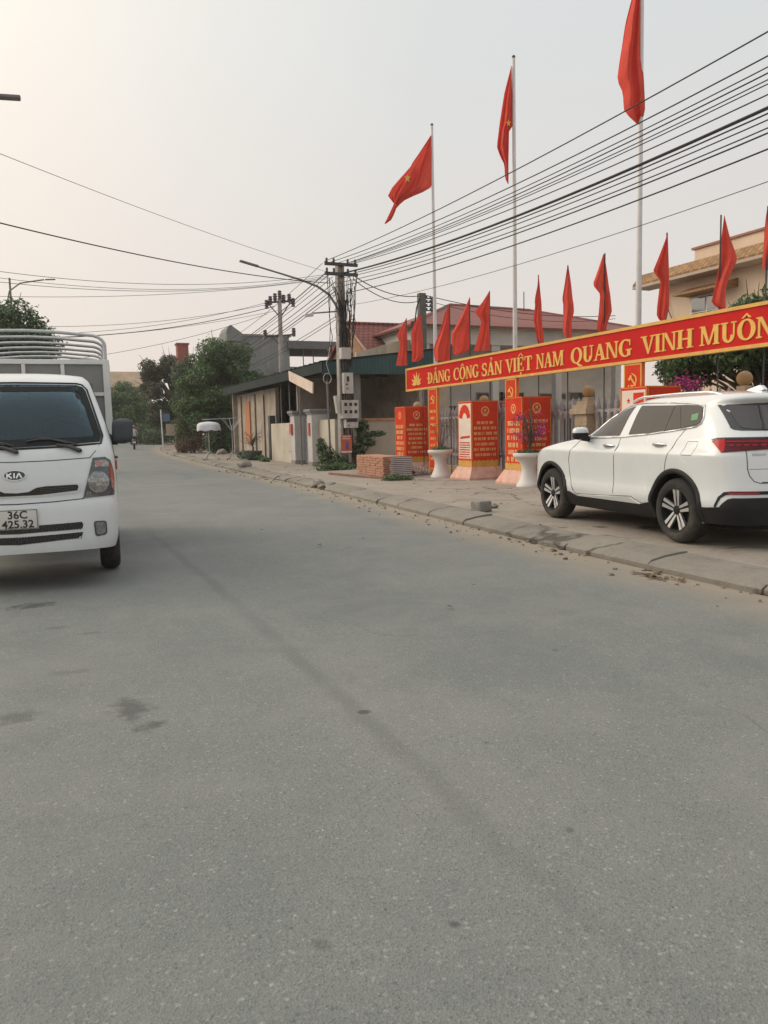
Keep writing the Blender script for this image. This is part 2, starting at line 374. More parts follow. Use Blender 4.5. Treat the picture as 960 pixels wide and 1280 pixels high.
def ground_mat(name, kind):
    m = bpy.data.materials.new(name); m.use_nodes = True
    nt = m.node_tree; N = nt.nodes; b = N['Principled BSDF']
    tc = N.new('ShaderNodeTexCoord')
    def noise(scale, detail=6, rough=0.6, vec=None, dist=0.0):
        n = N.new('ShaderNodeTexNoise'); n.inputs['Scale'].default_value = scale; n.inputs['Detail'].default_value = detail
        n.inputs['Roughness'].default_value = rough; n.inputs['Distortion'].default_value = dist
        lk(nt, vec or tc.outputs['Object'], n.inputs['Vector']); return n.outputs['Fac']
    def rmp(v, a, b_, c=0.0, d=1.0, smooth=False):
        r = N.new('ShaderNodeMapRange'); r.inputs['From Min'].default_value = a; r.inputs['From Max'].default_value = b_
        r.inputs['To Min'].default_value = c; r.inputs['To Max'].default_value = d
        if smooth: r.interpolation_type = 'SMOOTHSTEP'
        lk(nt, v, r.inputs['Value']); return r.outputs['Result']
    def mth(op, a, b_):
        r = N.new('ShaderNodeMath'); r.operation = op
        for i, v in enumerate((a, b_)):
            if isinstance(v, (int, float)): r.inputs[i].default_value = v
            else: lk(nt, v, r.inputs[i])
        return r.outputs[0]
    def mix(f, a, b_, mode='MIX'):
        r = N.new('ShaderNodeMix'); r.data_type = 'RGBA'; r.blend_type = mode
        if isinstance(f, (int, float)): r.inputs['Factor'].default_value = f
        else: lk(nt, f, r.inputs['Factor'])
        for k, v in (('A', a), ('B', b_)):
            if isinstance(v, tuple): r.inputs[k].default_value = (*v, 1)
            else: lk(nt, v, r.inputs[k])
        return r.outputs['Result']
    sep = N.new('ShaderNodeSeparateXYZ'); lk(nt, tc.outputs['Object'], sep.inputs[0])
    X, Y = sep.outputs[0], sep.outputs[1]
    if kind == 'road':
        base = mix(rmp(noise(0.35, 5), 0.3, 0.7), (0.158, 0.172, 0.168), (0.205, 0.216, 0.206))
        # stretched wheel tracks
        mp = N.new('ShaderNodeMapping'); mp.inputs['Scale'].default_value = (1.1, 0.06, 1); lk(nt, tc.outputs['Object'], mp.inputs['Vector'])
        base = mix(rmp(noise(1.0, 4, 0.55, mp.outputs['Vector']), 0.35, 0.65, 0, 0.7), base, (0.222, 0.228, 0.216))
        base = mix(rmp(noise(1.0, 3, 0.5, mp.outputs['Vector']), 0.56, 0.7, 0, 0.5), base, (0.150, 0.162, 0.164))
        # aggregate speckle
        vo = N.new('ShaderNodeTexVoronoi'); vo.inputs['Scale'].default_value = 150; lk(nt, tc.outputs['Object'], vo.inputs['Vector'])
        sc_ = N.new('ShaderNodeSeparateColor'); lk(nt, vo.outputs['Color'], sc_.inputs[0])
        base = mix(rmp(sc_.outputs[0], 0.65, 0.95, 0, 0.55), base, (0.105, 0.112, 0.110))
        base = mix(rmp(sc_.outputs[1], 0.84, 1.0, 0, 0.5), base, (0.34, 0.335, 0.305))
        base = mix(rmp(noise(38, 3, 0.7), 0.35, 0.7, 0.0, 0.3), base, (0.135, 0.142, 0.14))
        base = mix(rmp(noise(7, 5, 0.7), 0.5, 0.75, 0.0, 0.35), base, (0.232, 0.235, 0.226))
        v2 = N.new('ShaderNodeTexVoronoi'); v2.inputs['Scale'].default_value = 60; lk(nt, tc.outputs['Object'], v2.inputs['Vector'])
        s2 = N.new('ShaderNodeSeparateColor'); lk(nt, v2.outputs['Color'], s2.inputs[0])
        base = mix(mth('MULTIPLY', rmp(s2.outputs[2], 0.955, 0.98, 0, 0.35), rmp(v2.outputs['Distance'], .25, .5, 1, 0)), base, (0.46, 0.45, 0.41))
        base = mix(mth('MULTIPLY', rmp(s2.outputs[1], 0.95, 0.98, 0, 0.45), rmp(v2.outputs['Distance'], .25, .5, 1, 0)), base, (0.06, 0.065, 0.065))
        # broad polished and dusty patches, a few hairline cracks
        base = mix(rmp(noise(0.55, 6, 0.65, None, .6), 0.48, 0.66, 0, 0.42), base, (0.125, 0.135, 0.138))
        base = mix(rmp(noise(0.9, 7, 0.7, None, .4), 0.48, 0.72, 0, 0.45), base, (0.262, 0.255, 0.232))
        nd = N.new('ShaderNodeTexNoise'); nd.inputs['Scale'].default_value = 1.5; nd.inputs['Detail'].default_value = 6; lk(nt, tc.outputs['Object'], nd.inputs['Vector'])
        vm = N.new('ShaderNodeVectorMath'); vm.operation = 'SCALE'; lk(nt, nd.outputs['Color'], vm.inputs[0]); vm.inputs['Scale'].default_value = 1.1
        va = N.new('ShaderNodeVectorMath'); va.operation = 'ADD'; lk(nt, tc.outputs['Object'], va.inputs[0]); lk(nt, vm.outputs[0], va.inputs[1])
        v3 = N.new('ShaderNodeTexVoronoi'); v3.feature = 'DISTANCE_TO_EDGE'; v3.inputs['Scale'].default_value = 0.3; lk(nt, va.outputs[0], v3.inputs['Vector'])
        base = mix(mth('MULTIPLY', rmp(v3.outputs['Distance'], 0.001, 0.005, .3, 0), rmp(noise(0.6, 3), 0.5, 0.6, 0, 1)), base, (0.07, 0.07, 0.068))
        # tarred joint that runs along the carriageway
        wob = mth('MULTIPLY', mth('SUBTRACT', noise(0.5, 3), 0.5), 0.30)
        dx = mth('ABSOLUTE', mth('SUBTRACT', mth('ADD', X, wob), 1.36), 0)
        band = mth('MULTIPLY', rmp(dx, 0.015, 0.085, 1, 0, True), rmp(noise(1.2, 4), 0.3, 0.55, 0.4, 0.9))
        band = mth('MULTIPLY', band, rmp(Y, 9.0, 14.0, 1, 0.2)); band = mth('MULTIPLY', band, rmp(Y, 1.6, 3.6, .45, 1))
        base = mix(mth('MULTIPLY', band, 0.42), base, (0.105, 0.11, 0.11))
        # damp / oil spots
        d2 = noise(9, 4, 0.6)
        for sx, sy, r, ex, a in ((0.33, 4.22, 0.11, 1.9, .8), (0.38, 3.92, 0.09, 1.0, .8), (-0.24, 4.35, 0.14, 0.7, .6), (0.06, 5.05, 0.13, 0.6, .35), (-0.2, 7.25, 0.22, 0.55, .95), (-0.02, 6.3, .10, .5, .45), (0.2, 6.0, .10, .5, .4), (1.40, 3.62, 0.03, 1, .95), (1.75, 3.0, .02, 1, .7), (2.9, 4.1, .025, 1, .7), (0.62, 1.98, .025, 1.2, .5), (1.0, 1.9, .02, 1, .9), (1.62, 2.2, .03, 1, .7), (2.2, 3.4, .02, 1, .7), (3.5, 6.2, .02, 1.5, .7)):
            ax = mth('SUBTRACT', X, sx); ay = mth('DIVIDE', mth('SUBTRACT', Y, sy), ex)
            dd = mth('SQRT', mth('ADD', mth('MULTIPLY', ax, ax), mth('MULTIPLY', ay, ay)), 0)
            dd = mth('ADD', dd, mth('MULTIPLY', mth('SUBTRACT', d2, 0.5), r * 3.0))
            base = mix(rmp(dd, r * 0.3, r * 1.15, a * .85, 0, True), base, (0.07, 0.07, 0.068))
        # sandy dust along both edges
        at = N.new('ShaderNodeAttribute'); at.attribute_name = 'edge'
        e = mth('ADD', at.outputs['Fac'], mth('MULTIPLY', mth('SUBTRACT', noise(1.1, 7, 0.65), 0.5), 1.1))
        base = mix(rmp(e, 0.0, 1.0, 0.9, 0, True), base, (0.31, 0.26, 0.20))
        lk(nt, base, b.inputs['Base Color']); b.inputs['Roughness'].default_value = 0.85; b.inputs['Specular IOR Level'].default_value = 0.3
        h = mth('ADD', mth('MULTIPLY', vo.outputs['Distance'], 0.6), noise(60, 4, 0.7))
        bp = N.new('ShaderNodeBump'); bp.inputs['Strength'].default_value = 0.5; bp.inputs['Distance'].default_value = 0.008
        lk(nt, h, bp.inputs['Height']); lk(nt, bp.outputs['Normal'], b.inputs['Normal'])
    else:
        c0, c1 = {'walk': ((0.265, 0.235, 0.20), (0.345, 0.305, 0.26)), 'kerb': ((0.185, 0.17, 0.145), (0.275, 0.252, 0.217)),
                  'soil': ((0.20, 0.16, 0.115), (0.29, 0.24, 0.18)), 'yard': ((0.24, 0.22, 0.20), (0.30, 0.28, 0.25))}[kind]
        base = mix(rmp(noise(0.8, 7, 0.65), 0.3, 0.7), c0, c1)
        base = mix(rmp(noise(6, 6, 0.7), 0.5, 0.75, 0, 0.5), base, tuple(v * 0.6 for v in c0))
        base = mix(rmp(noise(45, 3, 0.7), 0.45, 0.75, 0, 0.4), base, tuple(v * 1.25 for v in c1))
        if kind in ('walk', 'kerb'):
            nd = N.new('ShaderNodeTexNoise'); nd.inputs['Scale'].default_value = 1.2; nd.inputs['Detail'].default_value = 5; lk(nt, tc.outputs['Object'], nd.inputs['Vector'])
            vm = N.new('ShaderNodeVectorMath'); vm.operation = 'SCALE'; lk(nt, nd.outputs['Color'], vm.inputs[0]); vm.inputs['Scale'].default_value = 0.8
            va = N.new('ShaderNodeVectorMath'); va.operation = 'ADD'; lk(nt, tc.outputs['Object'], va.inputs[0]); lk(nt, vm.outputs[0], va.inputs[1])
            vo = N.new('ShaderNodeTexVoronoi'); vo.feature = 'DISTANCE_TO_EDGE'; vo.inputs['Scale'].default_value = 0.42; lk(nt, va.outputs[0], vo.inputs['Vector'])
            crack = mth('MULTIPLY', rmp(vo.outputs['Distance'], 0.003, 0.016, 1, 0), rmp(noise(0.7, 3), 0.42, 0.55, 0.0, 1))
            base = mix(mth('MULTIPLY', crack, 0.85), base, (0.07, 0.06, 0.05))
            base = mix(rmp(noise(2.3, 7, 0.7), 0.58, 0.72, 0, 0.6), base, (0.15, 0.13, 0.11))
        lk(nt, base, b.inputs['Base Color']); b.inputs['Roughness'].default_value = 0.92; b.inputs['Specular IOR Level'].default_value = 0.25
        bp = N.new('ShaderNodeBump'); bp.inputs['Strength'].default_value = 0.5; bp.inputs['Distance'].default_value = 0.02
        h = noise(14, 8, 0.75)
        if kind in ('walk', 'kerb'): h = mth('SUBTRACT', h, mth('MULTIPLY', crack, 0.8))
        lk(nt, h, bp.inputs['Height']); lk(nt, bp.outputs['Normal'], b.inputs['Normal'])
    return m

def strip(name, xa, xb, ys, nx, zoff, m, wob=0.0):
    vs, fs, ed = [], [], []
    for y in ys:
        a, b = xa(y), xb(y)
        for i in range(nx + 1):
            x = a + (b - a) * i / nx
            z = zg(y) + zoff + (wob * noise.noise(Vector((x * 0.9, y * 0.9, 3))) if 0 < i < nx else 0)
            vs.append((x, y, z)); ed.append(min(x - a, b - x))
    for j in range(len(ys) - 1):
        for i in range(nx):
            k = j * (nx + 1) + i
            fs.append((k, k + 1, k + nx + 2, k + nx + 1))
    me = bpy.data.meshes.new(name); me.from_pydata(vs, [], fs)
    at = me.attributes.new('edge', 'FLOAT', 'POINT'); at.data.foreach_set('value', ed)
    me.materials.append(m)
    me.polygons.foreach_set('use_smooth', [True] * len(me.polygons))
    o = bpy.data.objects.new(name, me); COL.objects.link(o); o['kind'] = 'structure'
    return o
from mathutils import noise
frange = lambda a, b, s: [a + s * i for i in range(int((b - a) / s) + 1)]
SOIL = ground_mat('soil', 'soil'); ROAD = ground_mat('asphalt', 'road'); WALK = ground_mat('pavement_concrete', 'walk')
KERBM = ground_mat('kerb_concrete', 'kerb'); YARD = ground_mat('yard_concrete', 'yard')
strip('ground', lambda y: -300, lambda y: 320, [-60, -20, 0, 22, 26, 30, 34, 38, 50, 65, 80, 120, 200, 400, 700], 30, -0.03, SOIL)
strip('road', xl, xrs, frange(-40, 129, 1.0), 26, 0.0, ROAD)
strip('pavement', lambda y: xrs(y) + 0.545 + .025 * noise.noise(Vector((y * 1.7, 3, 1))), lambda y: 10.9, frange(-20, 55, 0.5), 16, ZS, WALK, 0.012)
strip('yard', lambda y: 10.9, lambda y: 60, frange(-20, 60, 2), 8, ZS - 0.004, YARD)

# kerb of sloping slabs: one object
mb = MB(); y = -10.0
while y < 55:
    L = 1.35 + random.uniform(-.06, .06) if y < 12 else random.uniform(0.9, 2.2)
    g = 0.022 if y < 12 else 0.04
    n = 6; pts = []
    dz = random.uniform(-.016, .012); dxk = random.uniform(-.016, .016) * (1 if y < 12 else 3)
    for i in range(n + 1):
        yy = y + g / 2 + (L - g) * i / n
        x0 = xrs(yy) + dxk; row = []
        rough = 0.006 if y < 12 else 0.03
        for t, zz in ((0.0, -.05), (0.0, 0.045), (0.05, 0.078), (0.22, 0.108), (0.42, 0.126), (0.505, 0.128), (0.515, 0.0)):
            nz = noise.noise(Vector((t * 9 + y, yy * 2.3, 7))) * rough
            row.append((x0 + t + nz * 0.7, yy, zg(yy) + zz + dz * (t > 0.01) + nz * (0.01 < t < .5)))
        pts.append(row)
    mb.grid(pts)
    for e in (0, n): mb.face(pts[e] if e else pts[e][::-1])
    y += L
o = mb.build('kerb', KERBM, smooth=35); tag(o, kind='structure')

# grit, small stones and dead leaves lying along the kerb: nobody could count them
mb = MB()
for k in range(380):
    yy = random.uniform(3.2, 30)
    if random.random() < 0.85: xx = xrs(yy) - abs(random.gauss(0, 0.28)); zz = zg(yy)
    else: xx = random.uniform(xrs(yy) + 0.5, 10.6); zz = zg(yy) + ZS
    s = random.choice((.006, .008, .01, .014, .02)) * (1 + yy * .02)
    mb.cbox((xx, yy, zz + s * .4), (s * random.uniform(.7, 2), s * random.uniform(.7, 2), s), 0, random.uniform(0, 3), random.uniform(-.4, .4))
tag(mb.build('gravel', mat('grit', (0.22, 0.19, 0.155), 0.95, 0.3, 2, island=0.5)), 'loose grit and small stones along the kerb', kind='stuff')
mb = MB()
def leaf_litter(cx, cy, n, sx, sy, z):
    for k in range(n):
        x, y_ = random.gauss(cx, sx), random.gauss(cy, sy)
        s = random.uniform(.02, .05)
        m = Matrix.Translation((x, y_, z + random.uniform(.006, .03))) @ Matrix.Rotation(random.uniform(0, 6), 4, 'Z') @ Matrix.Rotation(random.uniform(-.5, .5), 4, 'X')
        mb.face([m @ Vector(p) for p in ((-s, -s * .4, 0), (s * .3, -s * .6, s * .2), (s, s * .1, 0), (0, s * .6, s * .15))])
leaf_litter(5.14, 5.75, 34, .05, .16, 0); leaf_litter(5.3, 7.6, 12, .06, .8, 0)
for k in range(15): leaf_litter(random.uniform(5.9, 9), random.uniform(5, 16), 2, .05, .07, ZS)
for k in range(4): leaf_litter(random.uniform(0, 5), random.uniform(2.5, 12), 1, .05, .07, 0)
tag(mb.build('leaves', mat('dead_leaf', (0.15, 0.085, 0.045), 0.85, 0.3, 3, island=0.5)), 'dry brown leaves scattered along the kerb', kind='stuff')
# ------------------------------------------------------------------ vehicle bodies: plan outlines stacked over z
def lerp_tab(tab):
    def f(z):
        if z <= tab[0][0]: return tab[0][1]
        for (a, va), (b, vb) in zip(tab, tab[1:]):
            if z <= b:
                t = (z - a) / (b - a)
                return va + (vb - va) * t
        return tab[-1][1]
    return f
def smooth_tab(tab, w=0.03):
    f = lerp_tab(tab)
    return lambda z: (f(z - w) + f(z - w / 2) + f(z) + f(z + w / 2) + f(z + w)) / 5

class Shell:
    def __init__(s, w, xr_, xf, ar, nr, af, nf):
        s.w, s.xr, s.xf, s.ar, s.nr, s.af, s.nf = w, xr_, xf, ar, nr, af, nf
    def P(s, u, z):
        w, a, f = s.w(z), s.xr(z), s.xf(z)
        if u <= 0:
            th = (u + 1) * PI / 2
            return Vector((a + s.ar * (1 - abs(math.cos(th)) ** (2 / s.nr)), w * abs(math.sin(th)) ** (2 / s.nr), z))
        if u >= 1:
            th = (u - 1) * PI / 2
            return Vector((f - s.af + s.af * abs(math.sin(th)) ** (2 / s.nf), w * abs(math.cos(th)) ** (2 / s.nf), z))
        return Vector((a + s.ar + (f - s.af - a - s.ar) * u, w, z))
    def side(s, x, z):
        """point on the left side at x,z"""
        w, a, f = s.w(z), s.xr(z), s.xf(z)
        y = w
        if x < a + s.ar:
            t = min(1, (a + s.ar - x) / s.ar); y = w * max(0, 1 - t ** s.nr) ** (1 / s.nr)
        elif x > f - s.af:
            t = min(1, (x - f + s.af) / s.af); y = w * max(0, 1 - t ** s.nf) ** (1 / s.nf)
        return Vector((x, y, z))
    def rear(s, y, z):
        w = s.w(z); k = min(1, abs(y) / w)
        return Vector((s.xr(z) + s.ar * (1 - (1 - k ** s.nr) ** (1 / s.nr)), y, z))
    def front(s, y, z):
        w = s.w(z); k = min(1, abs(y) / w)
        return Vector((s.xf(z) - s.af * (1 - (1 - k ** s.nf) ** (1 / s.nf)), y, z))

def fnormal(fn, a, b, centre):
    e = 2e-3
    n = (fn(a + e, b) - fn(a - e, b)).cross(fn(a, b + e) - fn(a, b - e))
    p = fn(a, b)
    if n.length < 1e-12: n = p - centre
    n.normalize()
    if n.dot(p - centre) < 0: n = -n
    return n

def mirrored(fn): return lambda a, b: (lambda p: Vector((p.x, -p.y, p.z)))(fn(a, b))

def patch(mb, poly, fn, off=0.004, step=0.06, deep=0.006, centre=Vector((1.3, 0, 0.9)), rnd=0.0):
    """a piece laid on a curved surface: outline poly in (a,b), raised by off"""
    if rnd > 0: poly = round_poly(poly, rnd)
    t = bmesh.new()
    f = t.faces.new([t.verts.new((a, b, 0)) for a, b in poly])
    bmesh.ops.triangulate(t, faces=[f])
    for ax in (0, 1):
        lo = min(p[ax] for p in poly); hi = max(p[ax] for p in poly)
        n = max(1, int((hi - lo) / step))
        for i in range(1, n):
            co = [0, 0, 0]; no = [0, 0, 0]
            co[ax] = lo + (hi - lo) * i / n; no[ax] = 1
            bmesh.ops.bisect_plane(t, geom=list(t.verts) + list(t.edges) + list(t.faces), plane_co=co, plane_no=no)
    base = list(t.verts)
    r = bmesh.ops.extrude_face_region(t, geom=list(t.faces))
    nv = {v for v in r['geom'] if isinstance(v, bmesh.types.BMVert)}
    mp = {}
    for v in t.verts:
        a, b = v.co.x, v.co.y
        p = fn(a, b); n = fnormal(fn, a, b, centre)
        mp[v] = mb.bm.verts.new(p + n * (off if v in nv else -deep))
    fs = []
    for f in t.faces:
        try: fs.append(mb.bm.faces.new([mp[v] for v in f.verts]))
        except ValueError: pass
    mb._fin(fs); t.free()

def round_poly(poly, r, k=4):
    out = []; n = len(poly)
    for i in range(n):
        p = Vector(poly[i]).to_2d(); a = Vector(poly[i - 1]).to_2d() - p; b = Vector(poly[(i + 1) % n]).to_2d() - p
        ra = min(r, a.length * .45); rb = min(r, b.length * .45)
        A = p + a.normalized() * ra; B = p + b.normalized() * rb
        for j in range(k + 1):
            t = j / k
            q = A * (1 - t) ** 2 + p * 2 * t * (1 - t) + B * t * t
            out.append((q.x, q.y))
    return out

def sline(mb, pts, fn, r=0.004, off=0.0, step=0.04, n=6, centre=Vector((1.3, 0, 0.9)), closed=False, smooth=False):
    """a thin strip (seam, trim) along a polyline on a curved surface"""
    q = []
    pp = list(pts) + ([pts[0]] if closed else [])
    for (a, b), (c, d) in zip(pp, pp[1:]):
        m = max(1, int(math.hypot(c - a, d - b) / step))
        for i in range(m): q.append((a + (c - a) * i / m, b + (d - b) * i / m))
    if not closed: q.append(pp[-1])
    mb.tube([fn(a, b) + fnormal(fn, a, b, centre) * off for a, b in q], r, n, closed=closed)

def shell_mesh(mb, S, us, rows, zbot=None, ztop=None, arch=None):
    """rows: z levels; lowest rows follow zbot(x)"""
    for sgn in (1, -1):
        pts = []
        for u in us:
            col = []
            x = S.P(u, 0.5).x
            z0 = zbot(x)
            for z in rows:
                zz = z
                if z < 0.9: zz = z0 + (0.9 - z0) * (z - rows[0]) / (0.9 - rows[0])
                p = S.P(u, zz)
                col.append(Vector((p.x, p.y * sgn, p.z)))
            pts.append(col)
        mb.grid(pts, flip=(sgn < 0))
# ------------------------------------------------------------------ white SUV parked on the pavement
def wheel(parent, name, x, y, r, width, rimr, side, steer=0.0, style='suv'):
    """axle along Y; outer face towards side"""
    w = bpy.data.objects.new(name, None); COL.objects.link(w); w.parent = parent; w.location = (x, y, r); w.rotation_euler = (0, 0, steer)
    mb = MB(); h = width / 2; k = rimr + 0.012
    mb.lathe([(k - .03, -h * .8), (k, -h), (r * .82, -h * 1.04), (r - .03, -h * .95), (r - .008, -h * .7), (r, -h * .3), (r - .006, -h * .28), (r - .006, -h * .22), (r, -h * .2), (r, h * .2), (r - .006, h * .22), (r - .006, h * .28), (r, h * .3), (r - .008, h * .7), (r - .03, h * .95), (r * .82, h * 1.04), (k, h), (k - .03, h * .8)], n=56, axis='Y', cap=False)
    mb.build('tyre', RUBBER, w, smooth=40)
    mb = MB(); s = 1 if side > 0 else -1
    if style == 'suv':
        # dark barrel
        mb.mi = 0
        prof = [(k, s * h * .92), (rimr - .012, s * h * .95), (rimr - .02, s * h * .6), (rimr - .035, s * h * .25), (rimr * .4, s * h * .18), (0.001, s * h * .2)]
        mb.lathe(prof, n=48, axis='Y', cap=False)
        mb.mi = 0
        mb.lathe([(rimr - .014, s * h * .90), (rimr - .002, s * h * .97), (rimr + .008, s * h * .95)], n=48, axis='Y', cap=False)
        for i in range(5):
            a0 = 2 * PI * i / 5 + 0.35
            for d in (-1, 1):
                # each spoke is a pair of bright blades that spread to the rim
                def q(rr, ang, dep): return Vector((rr * math.cos(ang), s * dep, rr * math.sin(ang)))
                i0, o0 = rimr * .20, rimr * .965
                a_in, a_out = a0 + d * .17, a0 + d * .19
                w_in, w_out = .13, .10
                ring0, ring1 = [], []
                mb.mi = 1
                def q2(rr, tt, dep): return Vector((rr * math.cos(a0) - tt * math.sin(a0), s * dep, rr * math.sin(a0) + tt * math.cos(a0)))
                pts = [q2(i0, d * .021 - .012, h * .74), q2(i0, d * .021 + .012, h * .74), q2(o0, d * .036 + .021, h * .93), q2(o0, d * .036 - .021, h * .93)]
                low = [p - Vector((0, s * .03, 0)) for p in pts]
                vs = [mb.bm.verts.new(p) for p in pts]; vl = [mb.bm.verts.new(p) for p in low]
                fs = [mb.bm.faces.new(vs)]
                for j in range(4): fs.append(mb.bm.faces.new((vl[j], vl[(j + 1) % 4], vs[(j + 1) % 4], vs[j])))
                mb._fin(fs)
            mb.mi = 0
            pts = [q(i0, a0 - .2, h * .70), q(i0, a0 + .2, h * .70), q(o0, a0 + .17, h * .86), q(o0, a0 - .17, h * .86)]
            mb.face(pts)
            for d in (-.11, 0, .11):
                mb.mi = 1
                pts = [q(rimr * .62, a0 + d - .014, h * .83), q(rimr * .62, a0 + d + .014, h * .83), q(rimr * .93, a0 + d + .02, h * .90), q(rimr * .93, a0 + d - .02, h * .90)]
                if i in (1, 3): mb.face(pts)
        mb.mi = 0
        mb.lathe([(rimr * .22, s * h * .70), (rimr * .20, s * h * .80), (rimr * .12, s * h * .83), (.001, s * h * .83)], n=24, axis='Y', cap=False)
        mb.build('rim', [mat('rim_black', (.010, .010, .011), .5, spec=.25), ALLOY], w, smooth=35, recalc=True)
    else:
        mb.lathe([(k, s * h * .9), (rimr, s * h * .92), (rimr - .02, s * h * .5), (rimr * .7, s * h * .1), (rimr * .5, s * h * .2), (rimr * .45, s * h * .9), (rimr * .2, s * h), (.001, s * h)], n=32, axis='Y', cap=False)
        mb.build('rim', STEEL, w, smooth=35)
    return w

SUV_O = (7.26, 6.63, ZS + 0.004)
suv = thing('suv', 'white SUV with tinted windows parked on the pavement beside the fence', 'car', SUV_O, math.atan2(.9947, .1028))
_w = smooth_tab([(.2, .80), (.27, .86), (.36, .905), (.44, .946), (.47, .950), (.54, .938), (.62, .931), (.75, .939), (.9, .953), (.985, .960), (.995, .950), (1.04, .922), (1.08, .911), (1.14, .895), (1.2, .868), (1.3, .825), (1.4, .780), (1.5, .728), (1.56, .69), (1.60, .65)], .012)
_xr = smooth_tab([(.2, -.84), (.28, -.90), (.42, -.945), (.6, -.945), (.66, -.93), (.9, -.90), (1.0, -.885), (1.12, -.865), (1.2, -.80), (1.24, -.775), (1.4, -.64), (1.5, -.565), (1.53, -.60), (1.56, -.62), (1.585, -.60), (1.6, -.56)], .012)
_xf = smooth_tab([(.2, 3.48), (.3, 3.58), (.45, 3.63), (.7, 3.63), (.83, 3.60), (.9, 3.53), (.95, 3.42), (1.0, 3.26), (1.04, 3.06), (1.08, 2.80), (1.12, 2.46), (1.145, 2.26), (1.18, 2.18), (1.25, 2.08), (1.4, 1.83), (1.5, 1.62), (1.56, 1.45), (1.6, 1.25)], .015)
_afz = smooth_tab([(.8, .9), (.95, .7), (1.0, .52), (1.12, .45), (1.15, .6), (1.25, .85)], .02)
class ShellZ(Shell):
    def P(s, u, z): s.af = _afz(z); return Shell.P(s, u, z)
    def side(s, x, z): s.af = _afz(z); return Shell.side(s, x, z)
    def front(s, y, z): s.af = _afz(z); return Shell.front(s, y, z)
S = ShellZ(_w, _xr, _xf, .5, 3.4, .9, 3.0)
AX, WB, AR, AZ = 0.0, 2.726, 0.405, 0.365
def zb_suv(x):
    z = .245 if -.46 < x < 3.3 else .285
    for c in (AX, WB):
        d = abs(x - c)
        if d < AR: z = max(z, AZ + math.sqrt(AR * AR - d * d) - .001)
    return z
us = [-1 + i / 34 for i in range(34)] + [i / 170 for i in range(170)] + [1 + i / 84 for i in range(85)]
rows = [.24, .27, .3, .34, .38, .43, .5, .57, .64, .71, .78, .84, .9, .93, .96, .98, 1.0, 1.02, 1.04, 1.06, 1.08, 1.1, 1.12, 1.135, 1.15, 1.18, 1.22, 1.28, 1.34, 1.4, 1.45, 1.5, 1.515, 1.53, 1.545, 1.56, 1.575, 1.59, 1.6]
mb = MB(); shell_mesh(mb, S, us, rows, zb_suv)
ring = [S.P(u, 1.6) for u in us]
for sgn in (1, -1):
    g = []
    for p in ring:
        row = []
        for k in range(13):
            s_ = 1 - k / 12
            row.append(Vector((.36 + (p.x - .36) * s_, p.y * s_ * sgn, 1.6 + .066 * (1 - s_ ** 2.4))))
        g.append(row)
    mb.grid(g, flip=sgn < 0)
bmesh.ops.remove_doubles(mb.bm, verts=list(mb.bm.verts), dist=3e-4)
mb.build('body', WHITE, suv, smooth=50)
CEN = Vector((1.3, 0, .85))
FL, FRt = S.side, mirrored(S.side)
both = ((FL, 'l'), (FRt, 'r'))
mb = MB(); mb.box(-.78, 3.42, -.68, .68, .2, .98); mb.box(-.5, .5, -.7, .7, .2, .86); mb.box(.45, 2.25, -.84, .84, .22, .5); mb.build('underbody', mat('underbody_black', (.006, .006, .006), .95), suv)
